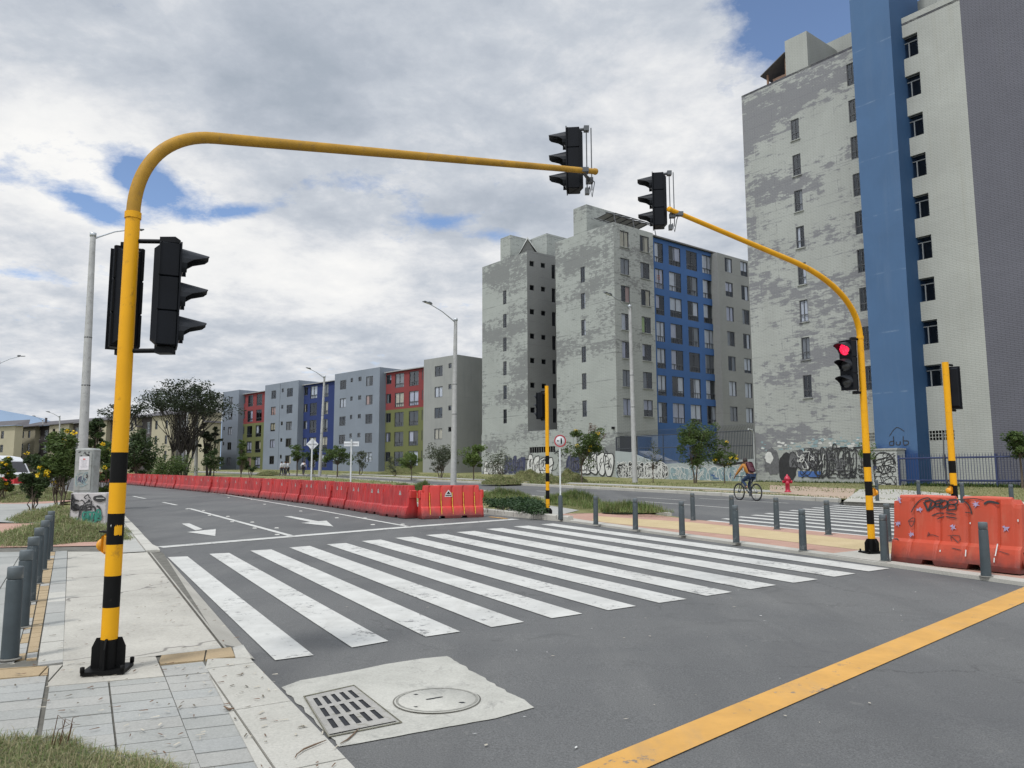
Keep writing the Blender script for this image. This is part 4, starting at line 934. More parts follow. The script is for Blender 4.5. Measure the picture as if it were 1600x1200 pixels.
mb=MB(); throwup(mb,'y',-.1,.5,8.2,.05,1.45,0,1,9,.08,-.006); throwup(mb,'y',-.1,.7,8.0,.1,1.2,None,1,14,.09,-.03); scribble(mb,'y',-.1,.3,8.4,.1,1.5,30,.08,1,-.05); scribble(mb,'y',-.1,.3,8.4,.1,1.3,16,.06,0,-.053)
stroke(mb,'y',-.1,[(8.5,.35),(FL-.1,.25)],1.5,3,-.006); throwup(mb,'y',-.1,8.8,FL-.3,-.2,1.0,3,1,8,.06,-.02); scribble(mb,'y',-.1,9,FL-.4,-.2,1.1,24,.06,1,-.045,4); scribble(mb,'y',-.1,9,FL-2.4,.1,1.1,6,.05,4,-.047)
stroke(mb,'y',-.1,smooth([(FL-4.4,1.25),(FL-3.2,1.05),(FL-2.4,1.15),(FL-.8,1.2)],4),.16,0,-.055)
mb.build('graffiti',GM,BW.root)
SF=Fr(fA,fa,'spiked_fence','tall bar fence with curled spikes rising above the low graffiti wall','fence')
FG=pm('fence grey paint',(.035,.04,.05),.5,.1); FBL=pm('fence blue paint',(.03,.07,.16),.5,.1)
mb=MB(); n=int(FL/.17); zt0=3.85; zt1=z1+3.75
def ft(x): return zt0+(zt1-zt0)*x/FL
for i in range(n+1):
    x=i*FL/n; b0=1.0; mb.tube([(x,0,b0),(x,0,ft(x))],.034,4,0 if (x<3.6 or x>11.5) else 1,False,False)
    mb.tube([(x,0,ft(x)),(x+.05,-.12,ft(x)+.22),(x+.12,-.22,ft(x)+.34),(x+.17,-.18,ft(x)+.42)],.014,3,0,False,False)
mb.build('bars',[FG,FBL],SF.root)
for zz in (.05,1.1,2.2):
    mb=MB(); mb.tube([(0,0,ft(0)-zz),(FL,0,ft(FL)-zz)],.035,5); mb.build('rail',FG,SF.root)
for x in (.0,3.7,7.5,11.4,FL-.1):
    mb=MB(); mb.box((x,.03,ft(x)/2+.3),(.10,.08,ft(x)-.6)); mb.build('post',FG,SF.root)
DPp=Vector(fB); mb=MB(); mb.tube([(0,0,-.3),(0,0,3.4),(-.1,-.1,3.7),(-.5,-.5,3.75)],.06,8); o=mb.build('drain_pipe',pm('pipe grey',(.35,.36,.36),.6,.1)); o.location=gz(fB.x-.1,fB.y-.25); tag(o,'thin grey pipe climbing the left corner of the tall tower','pipe')
# lean stair slope behind
mb=MB(); mb.add([(2.3,.7,2.5),(7.4,.7,1.2),(7.4,2.2,1.2),(2.3,2.2,2.5),(2.3,.7,2.3),(7.4,.7,1.0)],[[0,1,2,3],[0,4,5,1]]); mb.build('coping',pm('ramp slab',(.22,.22,.21),.8,.1),BW.root)
# ---------------------------------------------------------------- graffiti pillar and blue fence by the tower
px0=TC.hit('x',-2.6,1363,740)[0]; px1=TC.hit('x',-2.6,1403,740)[0]; zpt=TC.hit('x',-2.6,1380,703)[1]
q=TC.wp((-2.6,(px0+px1)/2,0)); 
pr=empty('brick_pillar',gz(q.x,q.y,.1),th,'white painted brick meter pillar with black drawings at the foot of the blue shaft','pillar')
W_=px0-px1; hp=zpt-(Z(q.x,q.y)+.1-TC.o.z)
mb=MB(); mb.box((.5,0,hp/2-.2),(1.0,W_,hp+.4)); mb.build('body',m_wall('pillar white brick',(.43,.44,.42),(.25,.25,.24),9,0,peel=.25,rib=.09,ribamt=.6,seam=0,band=.2),pr)
mb=MB(); mb.box((.5,0,hp+.04),(1.14,W_+.14,.09)); mb.build('coping',CONC,pr)
mb=MB(); k=W_/2
stroke(mb,'x',0,smooth([(k*.85,hp*.55),(k*.6,hp*.85),(0,hp*.93),(-k*.6,hp*.8),(-k*.75,hp*.55)],5),.07,0); stroke(mb,'x',0,[(k*.8,hp*.6),(-k*.7,hp*.74)],.06,0)
for s in (-1,1): stroke(mb,'x',0,smooth([(s*k*.2,hp*.42),(s*k*.38,hp*.55),(s*k*.5,hp*.45),(s*k*.3,hp*.36)],4),.07,0)
scribble(mb,'x',0,-k*.85,k*.85,.05,hp*.9,26,.04,0,-.014,4); blob(mb,'x',0,(k*.75,hp*.5),.09,.1,2,-.02); mb.build('graffiti',GM,pr)
fo=-3.0; f0=TC.hit('x',fo,1404,740)[0]; f1=-31
q=TC.wp((fo,f0,0)); BF=empty('bar_fence',Vector((q.x,q.y,TC.o.z)),th,'dark blue steel bar fence along the foot of the tall tower','fence')
def gl(y): p=TC.wp((fo,f0+y,0)); return Z(p.x,p.y)+.1-TC.o.z
zt_=TC.hit('x',fo,1500,711)[1]; zm_=TC.hit('x',fo,1500,715)[1]; NV=pm('fence navy paint',(.018,.028,.085),.45,.1)
mb=MB(); n=int((f0-f1)/.14)
for i in range(n): y=-i*.14; mb.tube([(0,y,gl(y)+.15),(0,y,zt_),(0,y,zt_+.12)],[.014,.014,.003],4,0,False,False)
mb.build('bars',NV,BF)
for zz,rr in ((zm_,.05),(zm_-1.25,.02),(gl(-8)+.38,.04)):
    mb=MB(); mb.tube([(0,0,zz),(0,f1-f0,zz)],rr,5); mb.build('rail',NV,BF)
y=-.05
while y>f1-f0:
    mb=MB(); mb.box((0,y,(gl(y)+zt_)/2),(.08,.08,zt_-gl(y)+.1)); mb.build('post',NV,BF); y-=2.45
q=TC.wp((fo-.05,TC.hit('x',fo,1479,720)[0],0)); p_=gz(q.x,q.y,.1); mb=MB(); mb.tube([(0,0,0),(-.12,0,1.2),(-.05,0,2.9)],.035,6); o=mb.build('steel_stake',FRM,loc=p_); tag(o,'thin leaning dark stake standing against the blue bar fence','stake')
# ---------------------------------------------------------------- colourful row of five storey blocks
ua=math.atan2(.726,.688)
AFr=Bld(-6.7,94,ua,'tmp','x')   # measuring frame only
def z6(r): return tuple(v/6.314+(340,560)[i%2] for i,v in enumerate(r))
def z5(r): return tuple(v/5.4545+(550,540)[i%2] for i,v in enumerate(r))
zt=AFr.hit('x',0,714,554)[1]; ztop1=AFr.hit('x',0,690,571)[1]; SP_=2.65
W_GB=m_wall('row blue grey render',(.165,.19,.228),(.125,.15,.18),2.65,.2,peel=.18,rib=0,seam=.03,band=.2,stain=(.12,.15,.2),stainamt=.3)
W_GG=m_wall('row bare grey render',(.235,.24,.23),(.16,.165,.165),2.65,.2,peel=.30,rib=0,seam=.05,band=.5,stain=(.15,.16,.17),stainamt=.6)
W_RE=m_wall('row red render',(.175,.028,.030),(.13,.025,.025),2.65,.2,peel=.15,rib=0,seam=0,band=.2,stain=(.18,.04,.04),stainamt=.2)
W_OL=m_wall('row olive render',(.105,.115,.040),(.08,.09,.035),2.65,.2,peel=.15,rib=0,seam=0,band=.2,stain=(.11,.12,.05),stainamt=.2)
W_NB=m_wall('row navy render',(.008,.022,.105),(.007,.018,.08),2.65,.2,peel=.15,rib=0,seam=0,band=.2,stain=(.015,.03,.13),stainamt=.2)
SLOPE=pm('row roof sheet',(.27,.27,.28),.7,.12,2,dirt=(.38,.38,.38),dscale=1.2)
defs=[ # root name,label,y0px,y1px,sections [(px0,px1,kind,cols)]
 ('apartment_block','five storey block with a bare grey end and a wide red over olive bay',714,556,[(714,662,'g',[(679.2,691.5,'n'),(700.7,705.5,'s')]),(662,603.2,'ro',[(603.7,611.4,'m'),(617.3,631.2,'b'),(639.5,654.1,'b'),(659.4,661,'m')]),(593.2,556,'w',[(572,582.6,'n'),(560,564.7,'s')])]),
 ('apartment_block','middle five storey blue grey block of the row with a dark blue stair bay',556,438,[(556,523,'w',[(531.6,541,'n'),(547.8,551.4,'s')]),(523,474.8,'nb',[(475.9,481.4,'m'),(485.4,496,'b'),(504.7,513.4,'b')]),(466.7,438.5,'w',[(449,458,'n'),(440.6,443.7,'s')])]),
 ('apartment_block','farthest blue grey block of the row with a narrow red over olive bay',438,349,[(438,414.6,'w',[(424.7,431.9,'n')]),(414.6,380,'ro',[(380.9,384.3,'m'),(388.6,396.5,'b'),(402,410.5,'b')]),(374,349.5,'w',[(359,365,'n'),(351.9,354,'s')])])]
for (nm,lab,pa,pb,secs) in defs:
    ya=AFr.hit('x',0,pa,600)[0]; oo=AFr.wp((0,ya,0)); B=Bld(oo.x,oo.y,ua,nm,lab,z=AFr.o.z); yb=AFr.hit('x',0,pb,600)[0]-ya; rt_=B.root
    last=0
    for (p0,p1,kd,cols) in secs:
        off=0 if kd in'gw' else 1.0
        s0=B.hit('x',0,p0,600)[0] if kd in 'gw' else last; s1=B.hit('x',off,p1,600)[0]
        if kd in 'gw': s0=last if kd!='w' or last==0 else B.hit('x',0,p0,600)[0]
        if off: last_rec=(s0,s1)
        hs=[];specs=[]
        for (c0,c1,t) in cols:
            a1=B.hit('x',off,c0,600)[0];a0=B.hit('x',off,c1,600)[0]
            if a1>s1-.05: a1=s1-.08
            for k in range(5):
                zt_w=ztop1-SP_*k; hh={'n':1.35,'s':.62,'m':1.3,'b':1.95}[t]; zz=zt_w+(.12 if t=='s' else 0)
                if kd=='g' and k==4: continue
                r=(a0,a1,zz-hh,zz); hs.append(r); specs.append((r,t))
        hs2=[h for h in hs if h[2]>-.3]
        ztp_=zt if not off else zt-.75
        if kd=='ro':
            zs=ztop1-SP_*2+.42
            mb=MB(); wall(mb,'x',off,s0,s1,zs,ztp_,[h for h in hs2 if h[3]>zs]); mb.build('bay_wall',[W_RE,DARK],rt_)
            mb=MB(); wall(mb,'x',off,s0,s1,-.8,zs,[h for h in hs2 if h[3]<=zs]); mb.build('bay_wall',[W_OL,DARK],rt_)
        else:
            mt={'g':W_GG,'w':W_GB,'nb':W_NB}[kd]; mb=MB(); wall(mb,'x',off,s0,s1,-.8,ztp_,hs2)
            if kd in 'gw':
                mb.add([(0,s0,-.8),(9,s0,-.8),(9,s0,zt),(0,s0,zt)],[[0,1,2,3]]) ; mb.add([(0,s1,-.8),(9,s1,-.8),(9,s1,zt),(0,s1,zt)],[[0,1,2,3]])
                mb.add([(0,s0,zt),(0,s1,zt),(.25,s1,zt),(.25,s0,zt)],[[0,1,2,3]])
                mb.add([(.25,s0,zt-.3),(9,s0,zt-.3),(9,s1,zt-.3),(.25,s1,zt-.3)],[[0,1,2,3]])
            mb.build('bay_wall' if off else 'wall',[mt,DARK],rt_)
        if off:
            mb=MB(); mb.add([(off-.3,s0,ztp_-.02),(off-.3,s1,ztp_-.02),(off+4.5,s1,zt+.35),(off+4.5,s0,zt+.35)],[[0,1,2,3]]); mb.box((off-.28,(s0+s1)/2,ztp_+.0),(.14,s1-s0-.02,.12)); mb.build('roof',SLOPE,rt_)
        for (r,t) in specs:
            if r[2]>-.3 and r[1]-r[0]>.15: window(B,'x',off,r,{'n':'two','s':'one','m':'two','b':'tall'}[t],dep=.07,w=.07,curt=(False if t=='s' else None),frame=BAYF if t=='b' else FRM)
        if kd not in 'gw': 
            last=s1
        else: last=s1
        if kd=='g': Ag=B
    if secs[0][2]=='g':
        # end wall with set-back window strip
        xe=B.hit('y',0,745.5,600)[0]
        mb=MB(); mb.add([(0,-.01,-.8),(xe,-.01,-.8),(xe,-.01,zt),(0,-.01,zt)],[[0,1,2,3]]); mb.add([(xe,-.01,-.8),(xe,1.6,-.8),(xe,1.6,zt),(xe,-.01,zt)],[[0,1,2,3]]); mb.build('wall',[W_GG],rt_)
        e=[(xe+.5,xe+2.1,ztop1-SP_*k-1.3,ztop1-SP_*k) for k in range(5)]
        mb=MB(); wall(mb,'y',1.6,xe,xe+9,-.8,zt-.5,e); mb.build('wall',[W_GG,DARK],rt_)
        for r in e: window(B,'y',1.6,r,'two',dep=.12,w=.07,curt=False)
AFr.root.name='x'; bpy.data.objects.remove(AFr.root)
# ---------------------------------------------------------------- beige row far left
BEI=m_wall('beige render',(.33,.30,.215),(.25,.23,.17),2.6,.2,peel=.15,rib=0,seam=.02,band=.2,stain=(.3,.28,.2),stainamt=.4)
BRN=pm('dark brown bay render',(.055,.047,.048),.8,.15,1); TILR=pm('dark roof tile',(.07,.065,.07),.9,.2,1)
bx0,by0=XY(319,124); bx1,by1=XY(0,168); bd=Vector((bx1-bx0,by1-by0)); ba=math.atan2(bd.y,bd.x)-math.pi/2
Mz=Bld(bx0,by0,ba,'tmp2','x'); zrow=Mz.hit('x',0,319,643)[1]
def z8(x): return x/8
segs=[('apartment_building','near end of the long beige apartment building, partly hidden by the big dark tree',319,213,[(319,292,'b',[(300,304)]),(292,268,'d',[(272,278),(282,288)]),(268,236,'b',[(241,245),(257,261)]),(236,213,'d',[(216,222),(228,233)])]),
 ('apartment_building','long beige apartment building with dark brown window bays behind the flowering bushes',213,20.5,[(213,182,'b',[(187,191),(203,207)]),(182,165,'d',[(167,172),(175,180)]),(165,125,'b',[(131,135),(146,150),(155,158)]),(125,106.8,'d',[(109.5,114),(116.5,121)]),(106.8,75.6,'b',[(81,85),(94.6,99)]),(75.6,54,'d',[(56,62.5),(68.5,74)]),(54,31,'b',[(34,36.6),(43,46.6)]),(31,20.5,'d',[(22,29)])])]
for nm,lab,pa,pb,secs in segs:
    ya=Mz.hit('x',0,pa,690)[0]; oo=Mz.wp((0,ya,0)); B=Bld(oo.x,oo.y,ba,nm,lab,z=Mz.o.z); rt_=B.root; yb=B.hit('x',0,pb,690)[0]
    for (p0,p1,kd,cols) in secs:
        off=0 if kd=='b' else .8; s0=B.hit('x',0,p0,690)[0]; s1=B.hit('x',0,p1,690)[0]; hs=[]
        for c0,c1 in cols:
            a1=B.hit('x',off,c0,690)[0];a0=B.hit('x',off,c1,690)[0]
            for k in range(4):
                zz=zrow-.9-2.62*k; hs.append((a0,a1,zz-(1.5 if kd=='b' else 2.0),zz))
        hs=[h for h in hs if h[2]>-.3]
        mb=MB(); wall(mb,'x',off,s0,s1,-1.2,zrow,hs,dep=.15)
        if kd=='b': 
            for s in (s0,s1): mb.add([(0,s,-1.2),(3,s,-1.2),(3,s,zrow),(0,s,zrow)],[[0,1,2,3]])
        mb.build('wall' if kd=='b' else 'bay_wall',[BEI if kd=='b' else BRN,DARK],rt_)
        for h in hs: window(B,'x',off,h,'two' if kd=='d' else 'one',dep=.12,w=.09,curt=None if kd=='d' else False,frame=FRM if kd=='b' else FRML)
    mb=MB(); mb.add([(-.5,0,zrow),(-.5,yb,zrow),(5,yb,zrow+1.5),(3.4,2.5,zrow+.9),(-.5,0,zrow-.15),(-.5,yb,zrow-.15)],[[0,1,2,3],[0,4,5,1]]); mb.add([(0,0,-1),(2.6,0,-1),(2.6,0,zrow-1.7),(0,0,zrow-1.7)],[[0,1,2,3]],1); mb.add([(-.5,-.3,zrow-1.75),(2.9,-.3,zrow-1.75),(3.4,2.5,zrow+.9),(-.5,.4,zrow)],[[0,1,2,3]],0); mb.build('roof',[TILR,BEI],rt_)
    for k in range(3):
        mb=MB(); mb.tube([(2,yb*(.2+.3*k),zrow+.4),(2,yb*(.2+.3*k),zrow+1.8)],.25,8); mb.build('roof_vent',TILR,rt_)
bpy.data.objects.remove(Mz.root)
# separate beige building at the frame's left edge
ex,ey=XY(18.5,150); B=Bld(ex,ey,ba+.12,'apartment_building','beige apartment building cut by the left edge of the view'); zz=B.hit('x',0,17,665)[1]
hs=[]
for k in range(4):
    a1=B.hit('x',0,.5,690)[0];a0=B.hit('x',0,5.3,690)[0]; hs.append((a0,a1,zz-1.0-2.7*k-1.5,zz-1.0-2.7*k))
hs=[h for h in hs if h[2]>0]
mb=MB(); wall(mb,'x',0,0,22,-1,zz,hs,dep=.15); mb.add([(0,0,-1),(1.5,0,-1),(1.5,0,zz),(0,0,zz)],[[0,1,2,3]]); mb.build('wall',[BEI,DARK],B.root)
for h in hs: window(B,'x',0,h,'two',dep=.12,w=.09)
mb=MB(); mb.add([(-.6,-.6,zz),(-.6,22,zz),(5,22,zz+1.6),(5,4,zz+1.6),(2.2,-.6,zz)],[[0,1,2,3],[0,3,4]]); mb.build('roof',TILR,B.root)
# ---------------------------------------------------------------- distant hills
mb=MB(); n=120; vs=[];D0=3200
for i in range(n+1):
    px=-400+ i*2600/n; x,y=XY(px,D0)
    h=AT(px,656,D0).z+70*noise.fractal(Vector((px*.012,3.3,0)),1,2,5)-(0 if px<330 else 60)
    if px<40: h+=30
    vs+=[(x,y,-20),(x,y+200,h*.55),(x,y+500,max(h,30)),(x,y+1400,0)]
mb.add(vs,[[4*i+k,4*i+4+k,4*i+5+k,4*i+1+k] for i in range(n) for k in range(3)],0,True)
tag(mb.build('hills',pm('haze tinted hills',(.165,.225,.31),1,.10,.004)),kind='structure')  # distance haze is painted into the blue-grey colour of the hills
# ================================================================ STREET FURNITURE
def ordn(k): return ['nearest','second','third','fourth','fifth','sixth','seventh','eighth','ninth','tenth','eleventh','twelfth'][k]
# ---- bollards
def make_bollard():
    r=empty('bollard',(0,0,0)); mb=MB()
    mb.lathe([(.069,0),(.066,.02),(.060,.60),(.057,.608),(.052,.612)],seg=22); mb.build('post',GREYP,r)
    mb=MB(); mb.lathe([(.052,.612),(.059,.616),(.0585,.70),(.054,.708),(.01,.711)],seg=22); mb.build('cap',pm('bollard cap grey',(.075,.09,.098),.5,.15,8,dirt=(.2,.2,.19),dscale=12,dthr=(.6,.7)),r)
    mb=MB(); mb.lathe([(.088,.0),(.084,.008),(.068,.012)],seg=22); mb.build('foot_ring',pm('foot mortar',(.15,.145,.13),.9,.2,12),r)
    return r
BOL=make_bollard(); first=[1]
def bollard(px,py,h,label,group,hs=1,tilt=0):
    o=BOL if first[0] else copy_tree(BOL); first[0]=0
    p=G(px,py,h); o.location=(p.x,p.y,p.z); o.scale=(.95,.95,hs); o.rotation_euler=(R.uniform(-.01,.01)+tilt,R.uniform(-.015,.015),R.uniform(0,6)); tag(o,label,'bollard',group)
gL='bollards along the left pavement'; LB=[(15,1030),(33,980),(45.5,940),(56.5,912),(65.5,890),(71,875),(76,862)]
for k,(x,y) in enumerate(LB): bollard(x,y,.128,'scuffed dark grey bollard closest to the camera on the left pavement' if k==0 else ('dark grey bollard, %s from the camera in the left pavement row'%ordn(k) if k<6 else 'dark grey bollard at the far end of the left pavement row'),gL,.99)
gR='bollards along the zebra crossing edge of the median'; RB=[(931,820),(993,828),(1066,837),(1150.5,848.5),(1255,861),(1383,877),(1541,901)]
names=['dark grey bollard on the median just right of the round sign post','dark grey bollard second right of the round sign on the near median edge','dark grey bollard on the near median edge, third from the round sign','dark grey bollard on the near median edge overlapping a farther one','dark grey bollard left of the right mast pole on the near median edge','dark grey bollard between the right mast pole and the orange barrier','scuffed grey bollard standing in front of the orange graffiti barrier']
for (x,y),n in zip(RB,names): bollard(x,y,.05,n,gR)
gF='bollards along the avenue edge of the median'; RF=[(1083,813),(1144,819.5),(1214,827),(1294.5,835.5),(1388,846)]
names=['grey bollard at the left end of the median row beside the avenue','grey bollard partly hidden behind a nearer one beside the far zebra','grey bollard beside the far zebra, midway along its row','grey bollard in front of the far zebra, just left of the right mast pole','grey bollard half hidden beside the orange barrier on the avenue edge']
for (x,y),n in zip(RF,names): bollard(x,y,.045,n,gF)
gG='bollards on the pavement across the avenue'
for (x,y),n in zip([(1371,783),(1436.5,785),(1505,793),(1582,800)],['grey bollard across the avenue hidden behind the right mast pole','grey bollard across the avenue above the left half of the orange barrier','grey bollard across the avenue just right of the short signal pole','grey bollard across the avenue at the right edge of the view']): bollard(x,y,.13,n,gG,1.05)
# ---- traffic signal hardware
LENSD=pm('dark lens',(.025,.026,.028),.25,.1,5); 
def m_red():
    m,nt,b,N,L=nodes('lit red lens'); b.inputs['Base Color'].default_value=(.5,.01,.03,1); b.inputs['Emission Color'].default_value=(1,.02,.08,1)
    v=N('ShaderNodeTexVoronoi'); v.inputs['Scale'].default_value=55; L(oc(nt),v.inputs[0]); L(_ramp(nt,v.outputs['Distance'],[(.25,3.2),(.5,.6)]),b.inputs['Emission Strength']); return m
RED=m_red()
HDG=pm('signal housing',(.0045,.0055,.008),.5,.25,3,spec=.12); VIS=pm('visor plastic',(.012,.014,.018),.5,.2,6,spec=.2)
def signal_head(parent,loc,face,h=.88,lit=None,visors=True,tilt=0,w=.22,d=.15):
    """three-lens head; face = heading of the lenses (radians, world), loc = centre in parent space"""
    e=bpy.data.objects
    mb=MB(); hh=h/3
    for k in range(3): mb.box((0,0,(k-1)*hh),(w,d,hh-.001),0,bev=.008)
    # tapered back shell + door flange
    mb.add([(-w/2+.01,d/2-.02,-h/2+.01),(w/2-.01,d/2-.02,-h/2+.01),(w/2-.01,d/2-.02,h/2-.01),(-w/2+.01,d/2-.02,h/2-.01),(-w/2+.06,d/2+.035,-h/2+.05),(w/2-.06,d/2+.035,-h/2+.05),(w/2-.06,d/2+.035,h/2-.05),(-w/2+.06,d/2+.035,h/2-.05)],[[0,1,5,4],[1,2,6,5],[2,3,7,6],[3,0,4,7],[4,5,6,7]])
    mb.box((0,-d/2-.004,0),(w+.02,.012,h+.01))
    o=mb.build('signal_head',HDG,parent,loc); o.rotation_euler=(tilt,0,face)
    for k in range(3):
        z=(1-k)*hh; mb=MB(); rx=Matrix.Rotation(math.pi/2,3,'X'); mb.lathe([(hh*.40,0),(hh*.36,.012),(hh*.2,.022),(.004,.026)],(0,-d/2-.008,z),18,mat=rx); mb.build('lens',RED if lit==k else LENSD,o)
        if visors:
            mb=MB(); n=14; r=hh*.43; vs=[];L0=.21
            for i in range(n+1):
                a=rad(-50)+rad(280)*i/n; f=max(0,math.sin(a)); ln=.05+(L0-.05)*min(1,max(0,f)*1.7+.0); s=1-.06*f
                for rr in (r,r-.008): vs+= [(rr*math.cos(a),-d/2-.008,z+rr*math.sin(a)),(rr*s*math.cos(a),-d/2-ln,z+rr*s*math.sin(a)-.035*f)]
            fs=[]
            for i in range(n):
                b0=4*i;b1=4*(i+1); fs+=[[b0,b1,b1+1,b0+1],[b0+3,b1+3,b1+2,b0+2],[b0+1,b1+1,b1+3,b0+3]]
            mb.add(vs,fs,0,False); mb.build('visor',VIS,o)
    return o
def banded_pole(mb,H,r0,r1,bh=.228,seg=22,cut=None):
    z=0;k=0
    while k<7: mb.tube([(0,0,z),(0,0,z+bh)],r0-(r0-r1)*.1,seg,1 if k%2==0 else 0,False); z+=bh;k+=1
    # k=0,2,4,6 black
    mb.tube([(0,0,z),(0,0,H)],[r0-(r0-r1)*.1,r1],seg,0)
def base_plate(parent,ang,s=1):
    mb=MB(); mb.box((0,0,.012),(.355*s,.33*s,.024),0,Matrix.Rotation(ang,3,'Z'))
    for k in range(4):
        M=Matrix.Rotation(ang+k*math.pi/2,3,'Z'); t=.012
        pr=[(.045,.024),(.142*s,.024),(.142*s,.17),(.085,.235),(.045,.235)]
        mb.add([M@Vector((x,y,z)) for y in(-t/2,t/2) for x,z in pr],[[0,1,2,3,4],[9,8,7,6,5]]+[[i,(i+1)%5,(i+1)%5+5,i+5] for i in range(5)])
        for kk in (.13,): mb.lathe([(.016,.024),(.016,.06),(.004,.064)],M@Vector((kk,.13,0)),8)
    mb.build('base_plate',BLKP,parent)
def push_button(parent,ang,z,r=.066):
    mb=MB(); M=Matrix.Rotation(ang,3,'Z'); mb.box(M@Vector((r+.03,0,z)),(.07,.07,.15),0,M,bev=.02); mb.lathe([(.048,0),(.05,.02),(.04,.04),(.01,.045)],M@Vector((r+.06,0,z-.01)),14,0,mat=M@Matrix.Rotation(math.pi/2,3,'Y')); mb.build('push_button',pm('button orange',(.62,.27,.01),.4,.1),parent)
    mb=MB(); mb.box(M@Vector((r+.03,0,z+.09)),(.09,.075,.012),0,M); mb.build('button_hood',BLKP,parent)
def mast(name,base,h,end,endz,label,gb,jp,bt,top):
    p=G(base[0],base[1],h); r=empty(name,p,0,label,'traffic signal')
    mb=MB(); JH=AT(jp[0],jp[1],p.y).z-p.z; bh=(AT(bt[0],bt[1],p.y).z-p.z)/7; banded_pole(mb,JH,.058,.053,bh); 
    mb.tube([(0,0,JH-.02),(0,0,JH+.03)],[.060,.060],22,0); o=mb.build('pole',[YELP,BLKP],r)
    ev=Vector((end[0]-p.x,end[1]-p.y)); L_=ev.length; u=ev.normalized(); ez=endz-p.z; nv=Vector((-u.y,u.x,0))
    def onp(q):      # photo pixel -> (distance along the arm, height) in the mast's own vertical plane
        d=ray(*q); t=(p-CO).dot(nv)/d.dot(nv); w=CO+d*t-p; return w.x*u.x+w.y*u.y,w.z
    d1,z1=onp(top[0]); sl_=(ez-z1)/(L_-d1); zt=z1-sl_*d1; db=onp(top[1])[0]; zb_=zt+sl_*db; pts=[(0,0,JH+.02)]; n=18
    P0=Vector((0,JH+.02));P1=Vector((0,JH+.02+(zt-JH)*.62));P2_=Vector((db*.38,zt+sl_*db*.38));P3=Vector((db,zb_))
    for k in range(1,n+1):
        t=k/n; q=P0*(1-t)**3+P1*3*t*(1-t)**2+P2_*3*t*t*(1-t)+P3*t**3; pts.append((u.x*q.x,u.y*q.x,q.y))
    for k in range(1,9):
        t=k/8; d=db+(L_-db)*t; pts.append((u.x*d,u.y*d,zt+sl_*d))
    n=len(pts); rs=[.058-(.058-.036)*i/(n-1)*1.0 for i in range(n)]
    # radius by length along the arm
    ln=[0]
    for a,b in zip(pts,pts[1:]): ln.append(ln[-1]+(Vector(b)-Vector(a)).length)
    rs=[.051-(.019)*l/ln[-1] for l in ln]
    mb=MB(); mb.tube(pts,rs,18,0); mb.lathe([(.036,-.03),(.038,0),(.03,.012)],Vector(pts[-1])+Vector((u.x*.01,u.y*.01,0)),14,0,mat=Vector((u.x,u.y,0)).to_track_quat('Z','Y').to_matrix()); mb.build('mast_arm',YELD if gb else YELP,r)
    return r,p,Vector((u.x*L_,u.y*L_,ez)),u
TR=math.atan2(-.48,.87) # not used
def face_to(dx,dy): return math.atan2(dy,dx)+math.pi/2      # lenses look along -Y of the head
fx,fy=-.50,.87
# left mast
e1=AT(930,268,8.45)
r1,p1,t1,u1=mast('mast_signal',(168,1048),.128,(e1.x,e1.y),e1.z,'near yellow mast signal on the left pavement, arm reaching over the road',True,(209,338),(187,707),((520,232),(335,214)))
base_plate(r1,rad(12),.80); push_button(r1,rad(150),.90)
def loc_of(root,px,py,y): return AT(px,py,y)-root.location
h1=signal_head(r1,loc_of(r1,262,462,p1.y+.05),face_to(.90,.43),.80); h1['label']='near pole head facing right with three long visors'
h2=signal_head(r1,loc_of(r1,197,466,p1.y+.16),face_to(-.55,.84),.80)
mb=MB(); za=loc_of(r1,262,378,p1.y).z; zb_=loc_of(r1,262,540,p1.y).z
hc=h1.location
for z in (hc.z+.43,hc.z-.43):
    mb.tube([(0,0,z-.01),(hc.x*.98,hc.y*.98,z)],.018,6); mb.box((hc.x,hc.y,z),(.12,.10,.05)); h_=h2.location; mb.tube([(0,0,z),(h_.x,h_.y,z)],.016,6); mb.box((h_.x,h_.y,z),(.09,.09,.04))
mb.build('bracket',BLK,r1)
def arm_head(root,tip,u,px,py,y,face,h=.80,side=1):
    c=AT(px,py,y)-root.location; hd=signal_head(root,c,face,h)
    mb=MB(); f=Matrix.Rotation(face,3,'Z'); bk=f@Vector((0,.155,0)); b=c+bk
    mb.box(b+Vector((0,0,h/2+.01)),(.06,.07,.06)); mb.tube([b+Vector((0,0,h/2+.01)),c+Vector((0,0,h/2))],.02,6); mb.box(b+Vector((0,0,-h/2-.01)),(.05,.07,.07))
    for s in (0,.055): q=b+f@Vector((0,s,0)); mb.tube([q+Vector((0,0,-h/2)),q+Vector((0,0,h/2+.02))],.007,5)
    q=b+f@Vector((0,.028,0)); a=Vector(tip)-Vector((u.x,u.y,0))*.18
    mb.tube([q+Vector((0,0,-h/2)),b+Vector((0,0,-h/2))],.012,5); mb.tube([Vector((q.x,q.y,a.z-.05)),a+Vector((0,0,-.05))],.018,6); mb.box((a+Vector((0,0,-.03))),(.12,.09,.05)); mb.box(Vector((q.x,q.y,a.z-.05)),(.08,.08,.06))
    mb.tube([q+Vector((0,0,-h/2+.05)),q+Vector((.03,.02,-h/2-.07)),q+Vector((.06,0,-h/2+.1)),a+Vector((0,0,-.05))],.006,4); mb.build('bracket',pm('bracket grey',(.07,.075,.08),.4,.2,8,metal=.3),root); return hd
ah=arm_head(r1,t1,u1,896,251,8.62,face_to(-.995,.10),.74)
